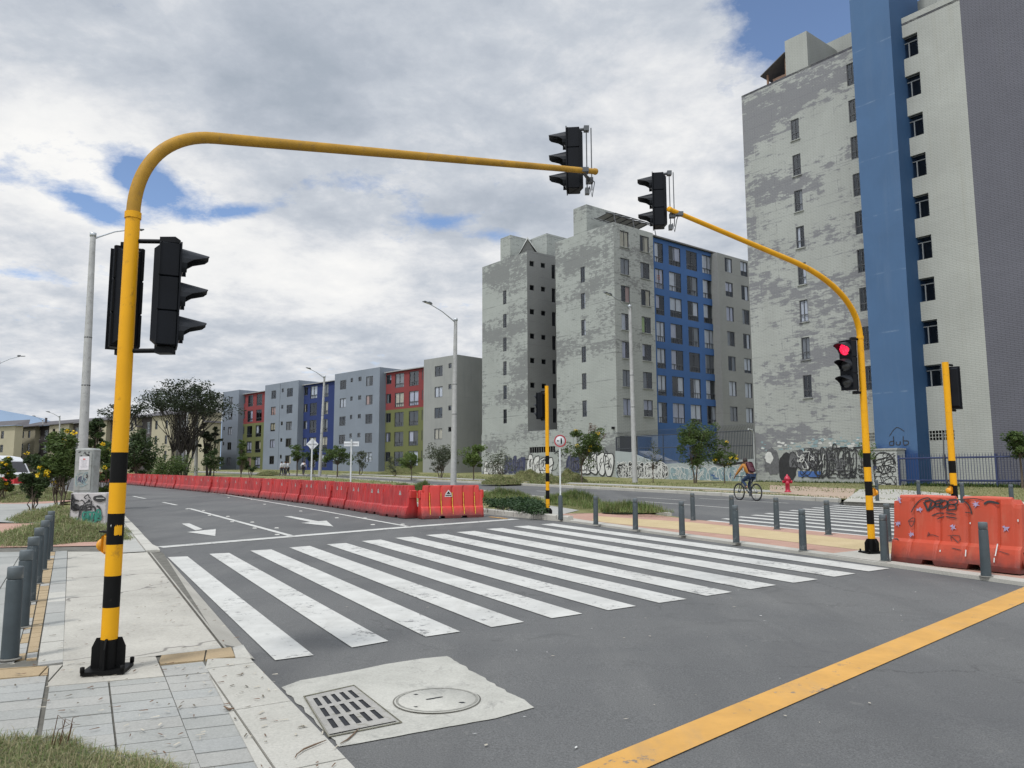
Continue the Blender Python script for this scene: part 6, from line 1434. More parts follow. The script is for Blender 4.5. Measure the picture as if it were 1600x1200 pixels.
# ================================================================ PEOPLE
def skin(name,nodes_,edges,mat,parent,sub=1):
    me=bpy.data.meshes.new(name); me.from_pydata([n[:3] for n in nodes_],edges,[]); o=bpy.data.objects.new(name,me); C.objects.link(o); o.parent=parent; me.materials.append(mat)
    sk=o.modifiers.new('skin','SKIN'); sk.use_smooth_shade=True
    for i,n in enumerate(nodes_):
        r=n[3]; me.skin_vertices[0].data[i].radius=(r,r) if not hasattr(r,'__len__') else r; me.skin_vertices[0].data[i].use_root=(i==0)
    s=o.modifiers.new('sub','SUBSURF'); s.levels=sub; s.render_levels=sub+1
    return o
SKINM=pm('skin',(.28,.14,.09),.6,.06); HAIR=pm('dark hair',(.018,.013,.011),.7,.2,20)
SHOE=pm('dark shoe',(.03,.03,.035),.6,.1)
def figure(root,J,shirt,trous,hairm=HAIR,shoe=SHOE,hand=True):
    """J: joints as vectors (pelvis, chest, neck, head, shoulderL/R, elbowL/R, handL/R, hipL/R, kneeL/R, ankleL/R, toeL/R)"""
    g=lambda k:tuple(J[k])
    nd=[(*g('pel'),.115),(*g('chest'),.135),(*g('neck'),.055),(*(J['neck']*.45+J['head']*.55),.062),(*g('head'),.088),(*(J['head']+Vector((0,0,.07))),.072)]
    ed=[(0,1),(1,2),(2,3),(3,4),(4,5)]
    for s in 'LR':
        b=len(nd); nd+=[(*g('sh'+s),.058),(*g('el'+s),.042),(*g('ha'+s),.030)]; ed+=[(1,b),(b,b+1),(b+1,b+2)]
        d=(J['ha'+s]-J['el'+s]).normalized(); up=Vector((0,0,1)); sd=d.cross(up); sd=sd.normalized() if sd.length>.1 else Vector((1,0,0)); bb=b+2
        for q in (-1.5,-.5,.5,1.5):
            i=len(nd); p1=J['ha'+s]+d*.07+sd*.016*q; p2=p1+d*.035-up*.02; p3=p2+d*.01-up*.03
            nd+=[(*p1,.011),(*p2,.009),(*p3,.008)]; ed+=[(bb,i),(i,i+1),(i+1,i+2)]
        i=len(nd); p1=J['ha'+s]+d*.02-sd*.035; p2=p1+d*.035-up*.015; nd+=[(*p1,.012),(*p2,.010)]; ed+=[(bb,i),(i,i+1)]
        b=len(nd); nd+=[(*g('hip'+s),.085),(*g('kn'+s),.056),(*g('an'+s),.038),(*g('to'+s),.032)]; ed+=[(0,b),(b,b+1),(b+1,b+2),(b+2,b+3)]
    body=skin('body',nd,ed,SKINM,root)
    nd=[(*(J['pel']+Vector((0,0,.06))),.135),(*((J['pel']+J['chest'])/2),.145),(*g('chest'),.155),(*(J['neck']*.7+J['chest']*.3),.085)]; ed=[(0,1),(1,2),(2,3)]
    for s in 'LR':
        b=len(nd); nd+=[(*g('sh'+s),.078),(*g('el'+s),.058),(*(J['ha'+s]*.88+J['el'+s]*.12),.046)]; ed+=[(2,b),(b,b+1),(b+1,b+2)]
    skin('shirt',nd,ed,shirt,root)
    nd=[(*g('pel'),.135)];ed=[]
    for s in 'LR':
        b=len(nd); nd+=[(*g('hip'+s),.105),(*g('kn'+s),.073),(*(J['an'+s]*.92+J['kn'+s]*.08),.056)]; ed+=[(0,b),(b,b+1),(b+1,b+2)]
    skin('trousers',nd,ed,trous,root)
    for s in 'LR':
        nd=[(*g('an'+s),.05),(*(J['an'+s]*.5+J['to'+s]*.5),.048),(*g('to'+s),.036)]; skin('shoe',nd,[(0,1),(1,2)],shoe,root)
    f=J.get('face',Vector((1,0,0))); hd=J['head']
    mb=MB(); 
    for i in range(8):
        pass
    mb.lathe([(.001,.135),(.05,.127),(.082,.10),(.098,.055),(.097,.01),(.080,-.03)],hd-f*.018,14); mb.build('hair',hairm,root)
    sd=f.cross(Vector((0,0,1))); mb=MB(); mb.tube([hd+f*.085+Vector((0,0,.02)),hd+f*.112-Vector((0,0,.015))],[.010,.014],6)
    for q in (-1,1): mb.tube([hd+sd*.088*q+Vector((0,0,.02)),hd+sd*.098*q-Vector((0,0,.02))],[.018,.012],6)
    mb.build('nose_and_ears',SKINM,root)
    mb=MB()
    for q in (-1,1): mb.box(hd+f*.086+sd*.032*q+Vector((0,0,.025)),(.016,.016,.010))
    mb.box(hd+f*.088-Vector((0,0,.045)),(.014,.04,.008),0,Matrix.Rotation(math.atan2(f.y,f.x),3,'Z')); mb.build('face_features',HAIR,root)
def stand(hgt=1.68,step=.12,arm=.05):
    k=hgt/1.7; V=lambda x,y,z:Vector((x*k,y*k,z*k))
    return dict(pel=V(0,0,.93),chest=V(.01,0,1.27),neck=V(.02,0,1.47),head=V(.04,0,1.58),shL=V(0,.19,1.40),shR=V(0,-.19,1.40),elL=V(-.04-arm,.24,1.12),elR=V(.0+arm,-.24,1.12),haL=V(.06-arm,.23,.88),haR=V(.12+arm,-.22,.88),hipL=V(0,.09,.88),hipR=V(0,-.09,.88),knL=V(step*.6,.10,.49),knR=V(-step*.1,-.10,.48),anL=V(step,.10,.09),anR=V(-step,-.10,.10),toL=V(step+.16,.12,.04),toR=V(-step+.15,-.12,.04))
WSH=pm('white shirt cloth',(.50,.50,.53),.85,.08,8); DTR=pm('dark trousers cloth',(.03,.032,.045),.85,.15,8)
for k,(px,an,st,lab) in enumerate([(440,2.6,.14,'leftmost of the three white shirted pedestrians walking together across the avenue'),(444.8,-.3,.02,'middle one of the three white shirted pedestrians grouped by the blue grey block'),(450,2.9,.18,'rightmost of the three white shirted pedestrians walking together across the avenue'),(474,1.4,.10,'lone pedestrian with a dark bag strap walking before the dark blue bay')]):
    x,y=XY(px,88+k*.6); r=empty('person',gz(x,y,.13),an,lab,'person'); figure(r,stand(1.66+.03*(k%2),st,.04*k),WSH,DTR)
    if k==3: 
        bg=empty('shoulder_bag',gz(x,y,1.05),an,'dark bag carried by the lone white shirted pedestrian','bag'); mb=MB(); mb.box((-.17,.0,.12),(.14,.26,.36),0,bev=.04); mb.build('bag_body',DTR,bg)
# ---- cyclist and bicycle (heading -> left along the avenue)
wf=G(1152,781); wr=G(1186,783.2); hd=(wf-wr); hd.z=0; ca=math.atan2(hd.y,hd.x); mid=(wf+wr)/2; mid=gz(mid.x,mid.y,.004)
WR=.335; WB=1.06; bk=empty('bicycle',mid,ca,'black mountain bicycle ridden along the avenue','bicycle')
BKM=pm('bike frame',(.05,.055,.06),.35,.15); TY=pm('bike tyre',(.015,.015,.016),.8,.1)
for nm,x in (('front_wheel',WB/2),('rear_wheel',-WB/2)):
    mb=MB(); n=36; mb.tube([(x+WR*.965*math.cos(2*math.pi*i/n),0,WR+WR*.965*math.sin(2*math.pi*i/n)) for i in range(n+1)],.026,8,0,False); wh=mb.build(nm,TY,bk)
    mb=MB(); mb.tube([(x+WR*.88*math.cos(2*math.pi*i/n),0,WR+WR*.88*math.sin(2*math.pi*i/n)) for i in range(n+1)],.012,6,0,False); mb.build('rim',BKM,wh)
    mb=MB()
    for i in range(20): a=2*math.pi*i/20; mb.tube([(x,.02*(-1)**i,WR),(x+WR*.88*math.cos(a),0,WR+WR*.88*math.sin(a))],.0022,3,0,False,False)
    mb.build('spokes',GALV,wh); mb=MB(); mb.lathe([(.025,-.05),(.03,0),(.025,.05)],(x,0,WR),10,mat=Matrix.Rotation(math.pi/2,3,'X')); mb.build('hub',BKM,wh)
bb=(-.08,0,.30); st=(-.24,0,.78); ht=(.33,0,.80); hb=(.37,0,.66); ra=(-WB/2,0,WR); fa_=(WB/2,0,WR)
mb=MB(); mb.tube([bb,st],.018,8); mb.tube([st,ht],.018,8); mb.tube([bb,hb],.022,8); mb.tube([ht,hb],.022,8)
for s in (-.05,.05): mb.tube([(bb[0],s*.5,bb[2]),(ra[0],s,ra[2])],.010,6); mb.tube([(st[0],s*.3,st[2]-.02),(ra[0],s,ra[2])],.009,6)
mb.build('frame',BKM,bk)
mb=MB(); mb.tube([(hb[0],0,hb[2]),(hb[0]+.02,0,hb[2]-.05)],.03,8)
for s in (-.055,.055): mb.tube([(hb[0]+.02,s,hb[2]-.04),(WB/2-.01,s,WR)],.015,6)
mb.build('fork',BKM,bk)
mb=MB(); mb.tube([(.33,0,.80),(.31,0,.92)],.016,8); mb.tube([(.31,0,.92),(.38,0,.95)],.016,8); mb.tube([(.33,-.32,.97),(.38,-.15,.95),(.38,.15,.95),(.33,.32,.97)],.013,6); mb.build('handlebar',BLK,bk)
mb=MB(); mb.tube([(-.24,0,.76),(-.27,0,.90)],.014,8); mb.build('seat_post',GALV,bk)
mb=MB(); mb.add([(-.42,-.07,.90),(-.42,.07,.90),(-.13,.025,.91),(-.13,-.025,.91),(-.42,-.08,.94),(-.42,.08,.94),(-.13,.02,.94),(-.13,-.02,.94)],[[3,2,1,0],[4,5,6,7],[0,1,5,4],[1,2,6,5],[2,3,7,6],[3,0,4,7]]); mb.build('saddle',BLK,bk)
mb=MB(); mb.lathe([(.09,-.004),(.09,.004)],(bb[0],-.05,bb[2]),20,mat=Matrix.Rotation(math.pi/2,3,'X'))
pa_=Vector((bb[0]+.06,-.09,bb[2]-.15)); pb_=Vector((bb[0]-.06,.09,bb[2]+.15)); mb.tube([(bb[0],-.06,bb[2]),pa_],.010,6); mb.tube([(bb[0],.06,bb[2]),pb_],.010,6); mb.box(pa_+Vector((0,-.04,0)),(.09,.08,.02)); mb.box(pb_+Vector((0,.04,0)),(.09,.08,.02)); mb.build('crank',GALV,bk)
cy=empty('person',mid,ca,'cyclist in an orange jacket and jeans riding left along the avenue','person'); V=Vector
J=dict(pel=V((-.26,0,1.00)),chest=V((-.06,0,1.30)),neck=V((.03,0,1.46)),head=V((.10,0,1.57)),shL=V((.0,.19,1.40)),shR=V((.0,-.19,1.40)),elL=V((.16,.27,1.18)),elR=V((.16,-.27,1.18)),haL=V((.32,.30,1.00)),haR=V((.32,-.30,1.00)),hipL=V((-.24,.10,.96)),hipR=V((-.24,-.10,.96)),knL=V((.12,.13,.78)),knR=V((.06,-.13,.60)),anL=V((-.14,.13,.53)),anR=V((-.08,-.13,.24)),toL=V((-.01,.13,.47)),toR=V((.07,-.13,.19)))
figure(cy,J,pm('orange jacket cloth',(.36,.15,.022),.8,.12,9),pm('blue denim',(.014,.032,.075),.85,.2,12))
bp=empty('backpack',mid,ca,'dark red backpack on the back of the cyclist','backpack'); 
mb=MB(); M=Matrix.Rotation(rad(28),3,'Y'); mb.box((-.235,0,1.33),(.20,.30,.46),0,M,bev=.06); mb.build('pack_body',pm('backpack maroon',(.06,.008,.018),.7,.2,8),bp)
mb=MB(); mb.box((-.345,0,1.24),(.09,.24,.24),0,M,bev=.03); mb.build('pocket',pm('backpack dark',(.05,.010,.02),.7,.2,8),bp)
for s in (-.11,.11): mb=MB(); mb.tube([(-.12,s,1.50),(-.02,s,1.50),(.07,s,1.36),(-.02,s,1.18),(-.20,s,1.12)],.016,6); mb.build('strap',BLK,bp)
# ================================================================ TREES, PLANTS, GRASS
BARK=pm('bark',(.085,.065,.048),.95,.3,12,bump=.3); BARKD=pm('dark bark',(.030,.025,.022),.95,.3,12)
L_DK=leafm('leaf dark',(.016,.030,.010),(.050,.080,.022)); L_MD=leafm('leaf mid',(.030,.058,.014),(.095,.135,.036)); L_LT=leafm('leaf bright',(.045,.085,.018),(.13,.18,.045)); L_GR=leafm('leaf grey green',(.045,.055,.035),(.11,.125,.080))
L_BR=leafm('dead leaf brown',(.09,.045,.025),(.17,.095,.055)); L_AC=leafm('acacia leaf',(.012,.020,.010),(.036,.050,.022)); FLW=leafm('yellow petal',(.62,.40,.01),(.80,.60,.04))
def leafcloud(mb,c,r,n,s,rr,flat=.8,m=0,elong=2.2,droop=.25):
    for _ in range(n):
        while 1:
            p=Vector((rr.uniform(-1,1),rr.uniform(-1,1),rr.uniform(-1,1)))
            if p.length<1: break
        p=p*(p.length**-.35 if p.length>.05 else 1); p=Vector((p.x*r,p.y*r,p.z*r*flat))+c
        a=rr.uniform(0,6.283); t=Vector((math.cos(a),math.sin(a),rr.uniform(-.7,.5)-droop)).normalized(); q=t.orthogonal().normalized(); q=Matrix.Rotation(rr.uniform(0,6.28),3,t)@q
        l=s*rr.uniform(.6,1.3); w=l/elong
        mb.add([p-t*l*.5,p+q*w*.5-t*l*.05,p+t*l*.5,p-q*w*.5-t*l*.05],[[0,1,2,3]],m)
def tree(name,label,x,y,H,Wd,crown0=.3,leaf=L_MD,bark=BARK,nb=14,nl=90,ls=.16,seed=1,tr=.07,stems=1,flat=.8,flowers=0,dead=0,cs=.30,shape='round',h=.12,cat='tree',group=None,lean=(0,0),elong=2.2):
    rr=random.Random(seed); r=empty(name,gz(x,y,h),0,label,cat,group); tb=MB(); cbm=MB(); cx=(1+crown0)/2*H; rz=(1-crown0)/2*H; tips=[]
    for k in range(nb):
        for _ in range(60):
            p=Vector((rr.uniform(-1,1),rr.uniform(-1,1),rr.uniform(-1,1)))
            if .35<p.length<1: break
        if shape=='cone': p.x*=(1-p.z)*.5+.15; p.y*=(1-p.z)*.5+.15
        if shape=='umbrella': p.z=.15+.75*p.z*(.5) + .35*(1-(p.x**2+p.y**2))
        q=Vector((p.x*Wd/2*.88+lean[0]*(p.z+1)/2,p.y*Wd/2*.88+lean[1]*(p.z+1)/2,cx+p.z*rz*.85)); tips.append(q)
    for s in range(stems):
        a=6.28*s/max(1,stems)+rr.random(); bx=(.06*stems*tr*10)*math.cos(a) if stems>1 else 0; by=(.06*stems*tr*10)*math.sin(a) if stems>1 else 0
        f=Vector((bx*3,by*3,H*crown0*rr.uniform(.9,1.15))); m=Vector((bx*1.8+rr.uniform(-.04,.04)*H*.2,by*1.8,f.z*.5)); tb.tube([(bx,by,-.1),m,f],[tr*1.25,tr,tr*.8],8)
        for q in tips[s::stems]:
            mid=f.lerp(q,.5)+Vector((rr.uniform(-.1,.1)*Wd*.4,rr.uniform(-.1,.1)*Wd*.4,rr.uniform(-.05,.12)*H*.3)); tb.tube([f,f.lerp(mid,.5)+Vector((0,0,.02*H)),mid,q],[tr*.6,tr*.45,tr*.3,tr*.10],5,cap=False)
            for _ in range(3):
                e=q+Vector((rr.uniform(-1,1),rr.uniform(-1,1),rr.uniform(-.4,.8)))*Wd*cs*.5; tb.tube([mid.lerp(q,.6),e],[tr*.16,tr*.05],3,cap=False,smooth=False)
    tb.build('trunk',bark,r)
    for q in tips:
        R_=Wd*cs*rr.uniform(.6,1.15)
        for _ in range(3):
            c=q+Vector((rr.uniform(-1,1),rr.uniform(-1,1),rr.uniform(-1,1)*flat))*R_*.55; leafcloud(cbm,c,R_*rr.uniform(.35,.7),int(nl/3*rr.uniform(.6,1.4)),ls,rr,flat,0,elong)
    cbm.build('crown',leaf,r)
    if flowers:
        fb=MB()
        for _ in range(flowers):
            q=rr.choice(tips); d=Vector((q.x,q.y-.6*Wd,q.z-cx)).normalized(); c=q+d*Wd*cs*.6; leafcloud(fb,c,Wd*.045+.03,22,.07,rr,.8,0,1.4)
        fb.build('blossoms',FLW,r)
    if dead:
        db=MB(); 
        for k in range(dead):
            a=Vector((Wd*.15,0,H*.5)); e=Vector((Wd*(.25+.45*k/dead),rr.uniform(-.3,.3),H*(1.05-.28*(k/dead)**1.5))); db.tube([a,a.lerp(e,.5)+Vector((.1,0,-.1)),e],[.035,.02,.008],5,0)
            for j in range(7): leafcloud(db,a.lerp(e,.45+.08*j),.16,26,.13,rr,1.4,1,3)
        db.build('dead_branch',[BARK,L_BR],r)
    return r
def tpx(name,label,px,D,ptop,w,crown0,**k):
    x,y=XY(px,D); z=Z(x,y)+k.get('h',.12); H=AT(px,ptop,D).z-z+.1; return tree(name,label,x,y,H,w/F*D,crown0,**k)
g2='young trees planted along the far pavement'
tpx('young_tree','leafy young tree on two stems in front of the spiked fence',1086,52,664,78,.30,nb=26,nl=300,ls=.15,seed=3,stems=2,tr=.05,leaf=L_MD,group=g2,cs=.22)
tpx('flowering_bush','yellow flowering young tree leaning out behind the cyclist',1132,51,688,46,.35,nb=12,nl=150,ls=.15,seed=4,stems=1,tr=.035,leaf=L_MD,flowers=11,group=g2,cs=.25)
tpx('young_tree','young tree with yellow blossom and dry brown branches right of the round sign',909,56,668,64,.30,nb=20,nl=230,ls=.16,seed=6,tr=.05,leaf=L_MD,flowers=6,dead=4,group=g2,cs=.25,lean=(.3,0))
tpx('sapling','sparse thin sapling by the lamp post before the graffiti wall',1020,55,692,40,.30,nb=9,nl=26,ls=.16,seed=7,tr=.03,leaf=L_GR,group=g2)
tpx('bush','sparse grey green bush before the purple graffiti',782,63,700,50,.10,nb=20,nl=60,ls=.20,seed=8,stems=3,tr=.03,leaf=L_GR,cat='bush',elong=3.4)
tpx('young_tree','round green tree left of the grey apartment block edge',740,68,693,38,.30,nb=18,nl=230,ls=.17,seed=9,tr=.05,leaf=L_LT,group=g2)
tpx('bush','wide greyish bush on pale stems at the foot of the bare grey block',688,76,694,50,.18,nb=20,nl=150,ls=.19,seed=10,stems=5,tr=.04,leaf=L_GR,cat='bush')
tpx('young_tree','small round green tree before the olive bay',643,72,703,33,.32,nb=15,nl=230,ls=.16,seed=12,tr=.04,leaf=L_LT,group=g2)
tpx('bush','small dark bush left of the round tree before the olive bay',617,84,712,24,.1,nb=8,nl=90,ls=.18,seed=13,stems=3,tr=.03,leaf=L_GR,cat='bush')
tpx('young_tree','flat crowned tree before the blue grey wing, right of the lamp post',527,86,696,46,.36,nb=16,nl=210,ls=.2,seed=14,tr=.07,leaf=L_MD,group=g2,flat=.6)
tpx('bush','grey green bush between the flat crowned tree and the olive bay',563,90,706,28,.1,nb=10,nl=90,ls=.2,seed=33,stems=3,tr=.04,leaf=L_GR,cat='bush')
tpx('young_tree','flat crowned tree left of the diamond sign',464,92,697,30,.42,nb=12,nl=170,ls=.2,seed=15,tr=.06,leaf=L_MD,group=g2,flat=.55)
tpx('young_tree','tree behind the diamond sign in front of the dark blue bay',489,94,694,26,.35,nb=12,nl=150,ls=.2,seed=16,tr=.06,leaf=L_DK,group=g2)
tpx('slender_tree','narrow upright tree before the small red and olive bay',376.5,84,678,19,.06,nb=26,nl=120,ls=.18,seed=17,tr=.06,leaf=L_MD,shape='cone',group=g2,cs=.32)
tpx('bush','dark bush beside the narrow upright tree',391,86,712,20,.1,nb=8,nl=120,ls=.2,seed=18,stems=2,tr=.04,leaf=L_DK,cat='bush')
tpx('young_tree','bushy tree at the left end of the blue grey row',334,86,700,32,.25,nb=14,nl=210,ls=.2,seed=19,tr=.07,leaf=L_DK,group=g2)
tpx('bush','wide bright bush under the big dark tree',263,80,713,60,.04,nb=26,nl=220,ls=.2,seed=20,stems=4,tr=.04,leaf=L_MD,cat='bush')
tpx('bush','bush behind the barriers just right of the near signal pole',222,84,716,34,.04,nb=14,nl=200,ls=.2,seed=21,stems=3,tr=.04,leaf=L_DK,cat='bush')
tpx('young_tree','dark leafy tree behind the near signal pole',212,70,668,62,.15,nb=26,nl=210,ls=.24,seed=22,tr=.12,leaf=L_DK)
tpx('spreading_tree','half bare tree reaching over the roofs left of the near signal pole',188,88,620,84,.45,nb=26,nl=80,ls=.24,seed=23,tr=.16,leaf=L_AC,bark=BARKD,shape='umbrella',cs=.16,flat=.4)
tpx('spreading_tree','big dark spreading acacia standing before the beige building',285,92,582,160,.20,nb=100,nl=88,ls=.32,seed=24,stems=6,tr=.11,leaf=L_AC,bark=BARKD,shape='umbrella',cs=.15,flat=.55,elong=2.4)
tpx('spreading_tree','lower dark tree filling the right side under the big acacia',326,96,655,46,.3,nb=24,nl=120,ls=.28,seed=25,stems=2,tr=.14,leaf=L_AC,bark=BARKD,cs=.15,flat=.6)
tpx('tree','dark drooping tree top rising behind the street cabinet',143,42,650,40,.30,nb=22,nl=240,ls=.20,seed=26,tr=.10,leaf=L_DK,cs=.26,elong=3.2)
gy='flowering bushes on the left verge'
tpx('flowering_bush','tall yellow flowering bush left of the street cabinet',95,24.5,670,64,.20,nb=34,nl=260,ls=.13,seed=27,stems=4,tr=.025,leaf=L_MD,flowers=12,cat='bush',group=gy,elong=3,cs=.26)
tpx('flowering_bush','dark green bush with few blossoms between the minibus and the tall bush',54,27,706,46,.10,nb=20,nl=230,ls=.14,seed=28,stems=4,tr=.022,leaf=L_DK,flowers=2,cat='bush',group=gy,elong=3)
tpx('flowering_bush','yellow flowering bush behind the cabinet, left of the near pole',163,29,682,52,.04,nb=26,nl=230,ls=.14,seed=29,stems=3,tr=.025,leaf=L_MD,flowers=10,cat='bush',group=gy,elong=3)
tpx('flowering_bush','orange yellow flowering bush in front of the minibus',4,34,712,36,.02,nb=18,nl=240,ls=.15,seed=30,stems=3,tr=.025,leaf=L_MD,flowers=16,cat='bush',group=gy,elong=3)
tpx('young_tree','small tree half cut by the right edge before the blue fence',1596,38,672,46,.52,nb=16,nl=260,ls=.13,seed=31,tr=.05,leaf=L_MD)
tpx('sapling','thin leafy sapling just left of the graffiti pillar',1352,45,688,34,.42,nb=10,nl=70,ls=.13,seed=32,tr=.04,leaf=L_LT,stems=2)
# ---- grass
def blades(mb,n,samp,l0,l1,rr,w=.006,lie=.3,m=1,h=.0):
    for _ in range(n):
        p=samp(rr); a=rr.uniform(0,6.283); l=rr.uniform(l0,l1); d=Vector((math.cos(a),math.sin(a),0)); e=lie*rr.uniform(.3,1.6)
        up=max(.08,1-e); p1=p+d*l*.35*e+Vector((0,0,l*.55*up)); p2=p+d*l*(.9*e)+Vector((0,0,l*(.9*up-.25*e))); q=Vector((-d.y,d.x,0))*w*.5
        mb.add([p-q,p+q,p1+q*.8,p1-q*.8,p2],[[0,1,2,3],[3,2,4]],rr.randrange(m))
HAY=[leafm('cut grass green',(.10,.125,.045),(.20,.215,.09)),leafm('cut grass straw',(.21,.19,.10),(.34,.305,.175)),leafm('cut grass fresh',(.09,.14,.035),(.17,.225,.07))]
for h_ in HAY: pass
def m_mound(name,c1,c2): return m_grass(name,c1,tuple((a+b)/2 for a,b in zip(c1,c2)),c2,3)
MND=m_mound('mound base',(.07,.075,.03),(.17,.165,.08))
def heap(label,px,py,wpx,hm,depth,n,h=.12,l=(.06,.22),w=.007,group='heaps of mown grass',seed=0,name='grass_heap',mats=HAY,D=None,lie=1.0,rot=0):
    p=G(px,py,h) if D is None else gz(*XY(px,D),h); rr=random.Random(seed+int(px)); r=empty(name,p,0,label,'grass heap' if name=='grass_heap' else 'plant',group); rx=wpx/F*p.y/2; ry=depth/2
    def top(u,v):
        d=math.sqrt(u*u+v*v); return hm*max(0,1-d**1.7)*(.75+.5*noise.noise(Vector((u*2.1+px,v*2.1,seed))))
    def edge(a): return 1+.25*noise.noise(Vector((math.cos(a)*1.5+px,math.sin(a)*1.5,seed)))
    cr,sr_=math.cos(rad(rot)),math.sin(rad(rot))
    mb=MB(); vs=[];nr,na=7,26
    for i in range(nr+1):
        for k in range(na):
            a=2*math.pi*k/na; d=i/nr; u=d*math.cos(a);v=d*math.sin(a); e=edge(a); X,Y=u*rx*e,v*ry*e; X,Y=X*cr-Y*sr_,X*sr_+Y*cr; vs.append((X,Y,top(u,v)-.02+Z(p.x+X,p.y+Y)-Z(p.x,p.y)))
    mb.add(vs,[[i*na+k,i*na+(k+1)%na,(i+1)*na+(k+1)%na,(i+1)*na+k] for i in range(nr) for k in range(na)],0,True); mb.build('mound',MND if name=='grass_heap' else SHRUBB,r)
    mb=MB()
    def s(q):
        a=q.uniform(0,6.283); d=math.sqrt(q.random()); e=edge(a)*1.04; u=d*math.cos(a);v=d*math.sin(a); X,Y=u*rx*e,v*ry*e; X,Y=X*cr-Y*sr_,X*sr_+Y*cr; return Vector((X,Y,top(u,v)-.015+Z(p.x+X,p.y+Y)-Z(p.x,p.y)))
    blades(mb,n,s,l[0],l[1],rr,w,lie,len(mats)); o=mb.build('blades',mats,r); return r
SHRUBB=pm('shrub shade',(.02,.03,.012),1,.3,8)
heap('heap of mown grass beside the seven bollards, nearest on the left',92,838,185,.40,4.6,12000,rot=24,l=(.06,.28),w=.009)
heap('heap of mown grass in front of the sprayed plinth',86,809,105,.42,5.0,6000,rot=24,l=(.06,.28),w=.012)
heap('heap of mown grass under the tall yellow flowering bush',52,779,130,.6,9,6000,rot=26,l=(.08,.35),w=.018)
heap('low heap of mown grass at the left edge beyond the pink path',10,767,100,.6,9,3500,l=(.1,.35),w=.024)
heap('small tuft of mown grass between the near pole and the kerb',192,842,36,.07,1.6,1000,rot=28,l=(.05,.16),w=.009)
for k,(px,py,w,hm,lab) in enumerate([(783,756,62,.75,'leftmost grass heap of the group across the avenue'),(823,752,66,1.15,'largest grass heap, behind the others across the avenue'),(856,755,60,.75,'grass heap half behind the slim signal pole across the avenue'),(892,753,56,.95,'rightmost grass heap of the group across the avenue'),(622,741,62,.7,'grass heap below the olive bay across the avenue'),(421,742,34,.6,'small grass heap left of the three pedestrians')]):
    heap(lab,px,py,w,hm,3,2600,l=(.1,.32),w=.026,lie=.8,seed=k)
# standing grass on the median
GR2=[leafm('standing grass',(.045,.085,.018),(.11,.155,.035)),leafm('standing grass dry',(.12,.13,.05),(.22,.21,.10)),HAY[2]]
def tuft_area(name,poly_px,n,l,w,seed,h=.08,lie=.35,mats=GR2,world_poly=None,hum=0):
    P=world_poly or P2(*poly_px,h=h); xs=[p[0] for p in P];ys=[p[1] for p in P]; rr=random.Random(seed); mb=MB()
    def s(q):
        for _ in range(400):
            x=q.uniform(min(xs),max(xs));y=q.uniform(min(ys),max(ys))
            if inpoly(x,y,P): break
        k=max(0,noise.noise(Vector((x*.8,y*.8,seed)))+.25); return Vector((x,y,Z(x,y)+h+hum*k))
    blades(mb,n,s,l[0],l[1],rr,w,lie,len(mats)); return tag(mb.build(name,mats),kind='stuff')
tuft_area('median_grass',[(850,778),(905,776),(935,786),(1055,807),(985,806),(920,797),(862,790)],9000,(.12,.38),.012,1,lie=.45,hum=.12)
tuft_area('median_grass',[(740,772),(800,776),(850,786),(840,791),(765,785)],4200,(.15,.42),.014,2,lie=.5,hum=.15)
tuft_area('median_grass',[],7000,(.10,.34),.03,3,lie=.5,world_poly=[(-4.2,30),(-9.9,38.8),(-18.2,50.3),(-31,68.2),(-22,84),(-12.2,69.5),(-4.8,50.6),(-.8,37.9),(1.2,29)],hum=.12)
for k,(px,py,w,hm,lab) in enumerate([(898,785,84,.42,'tall tuft of green grass behind the round sign sleeve'),(790,779,80,.36,'tall grass tuft just right of the yellow ribbed barrier'),(661,767,34,.5,'dark grass tuft rising behind the gap in the barriers'),(630,766,30,.38,'green grass tuft behind the last barrier of the line'),(985,799,88,.20,'low grass tuft beside the pink paving of the median')]):
    heap(lab,px,py,w,hm,1.6,3000,h=.09,l=(.15,.40),w=.011,lie=.35,seed=40+k,name='grass_tuft',mats=[GR2[0],GR2[0],GR2[1]],group='grass tufts on the median')
# leathery shrub bed at the median nose
p=G(800,800,.1); rr=random.Random(5); r=empty('shrub_bed',p,rad(-35),'bed of glossy dark leafed shrubs on the median nose','shrub'); mb=MB()
Pn=P2((752,790),(835,788),(852,800),(842,806),(800,799),(765,795),h=.16)
for k in range(120):
    for _ in range(100):
        x=rr.uniform(min(q[0] for q in Pn),max(q[0] for q in Pn)); y=rr.uniform(min(q[1] for q in Pn),max(q[1] for q in Pn))
        if inpoly(x,y,Pn): break
    c=Matrix.Rotation(rad(35),3,'Z')@(gz(x,y,.24+rr.uniform(0,.1))-p); leafcloud(mb,c,.20,46,.075,rr,.7,0,1.5,0)
GL=leafm('glossy shrub leaf',(.014,.034,.013),(.045,.085,.030)); mb.build('leaves',GL,r)
mb=MB()
for k in range(40): x=rr.uniform(-1,1); y=rr.uniform(-.6,.6); mb.tube([(x,y,-.02),(x+rr.uniform(-.1,.1),y,.2)],.006,4)
mb.build('stems',BARK,r)
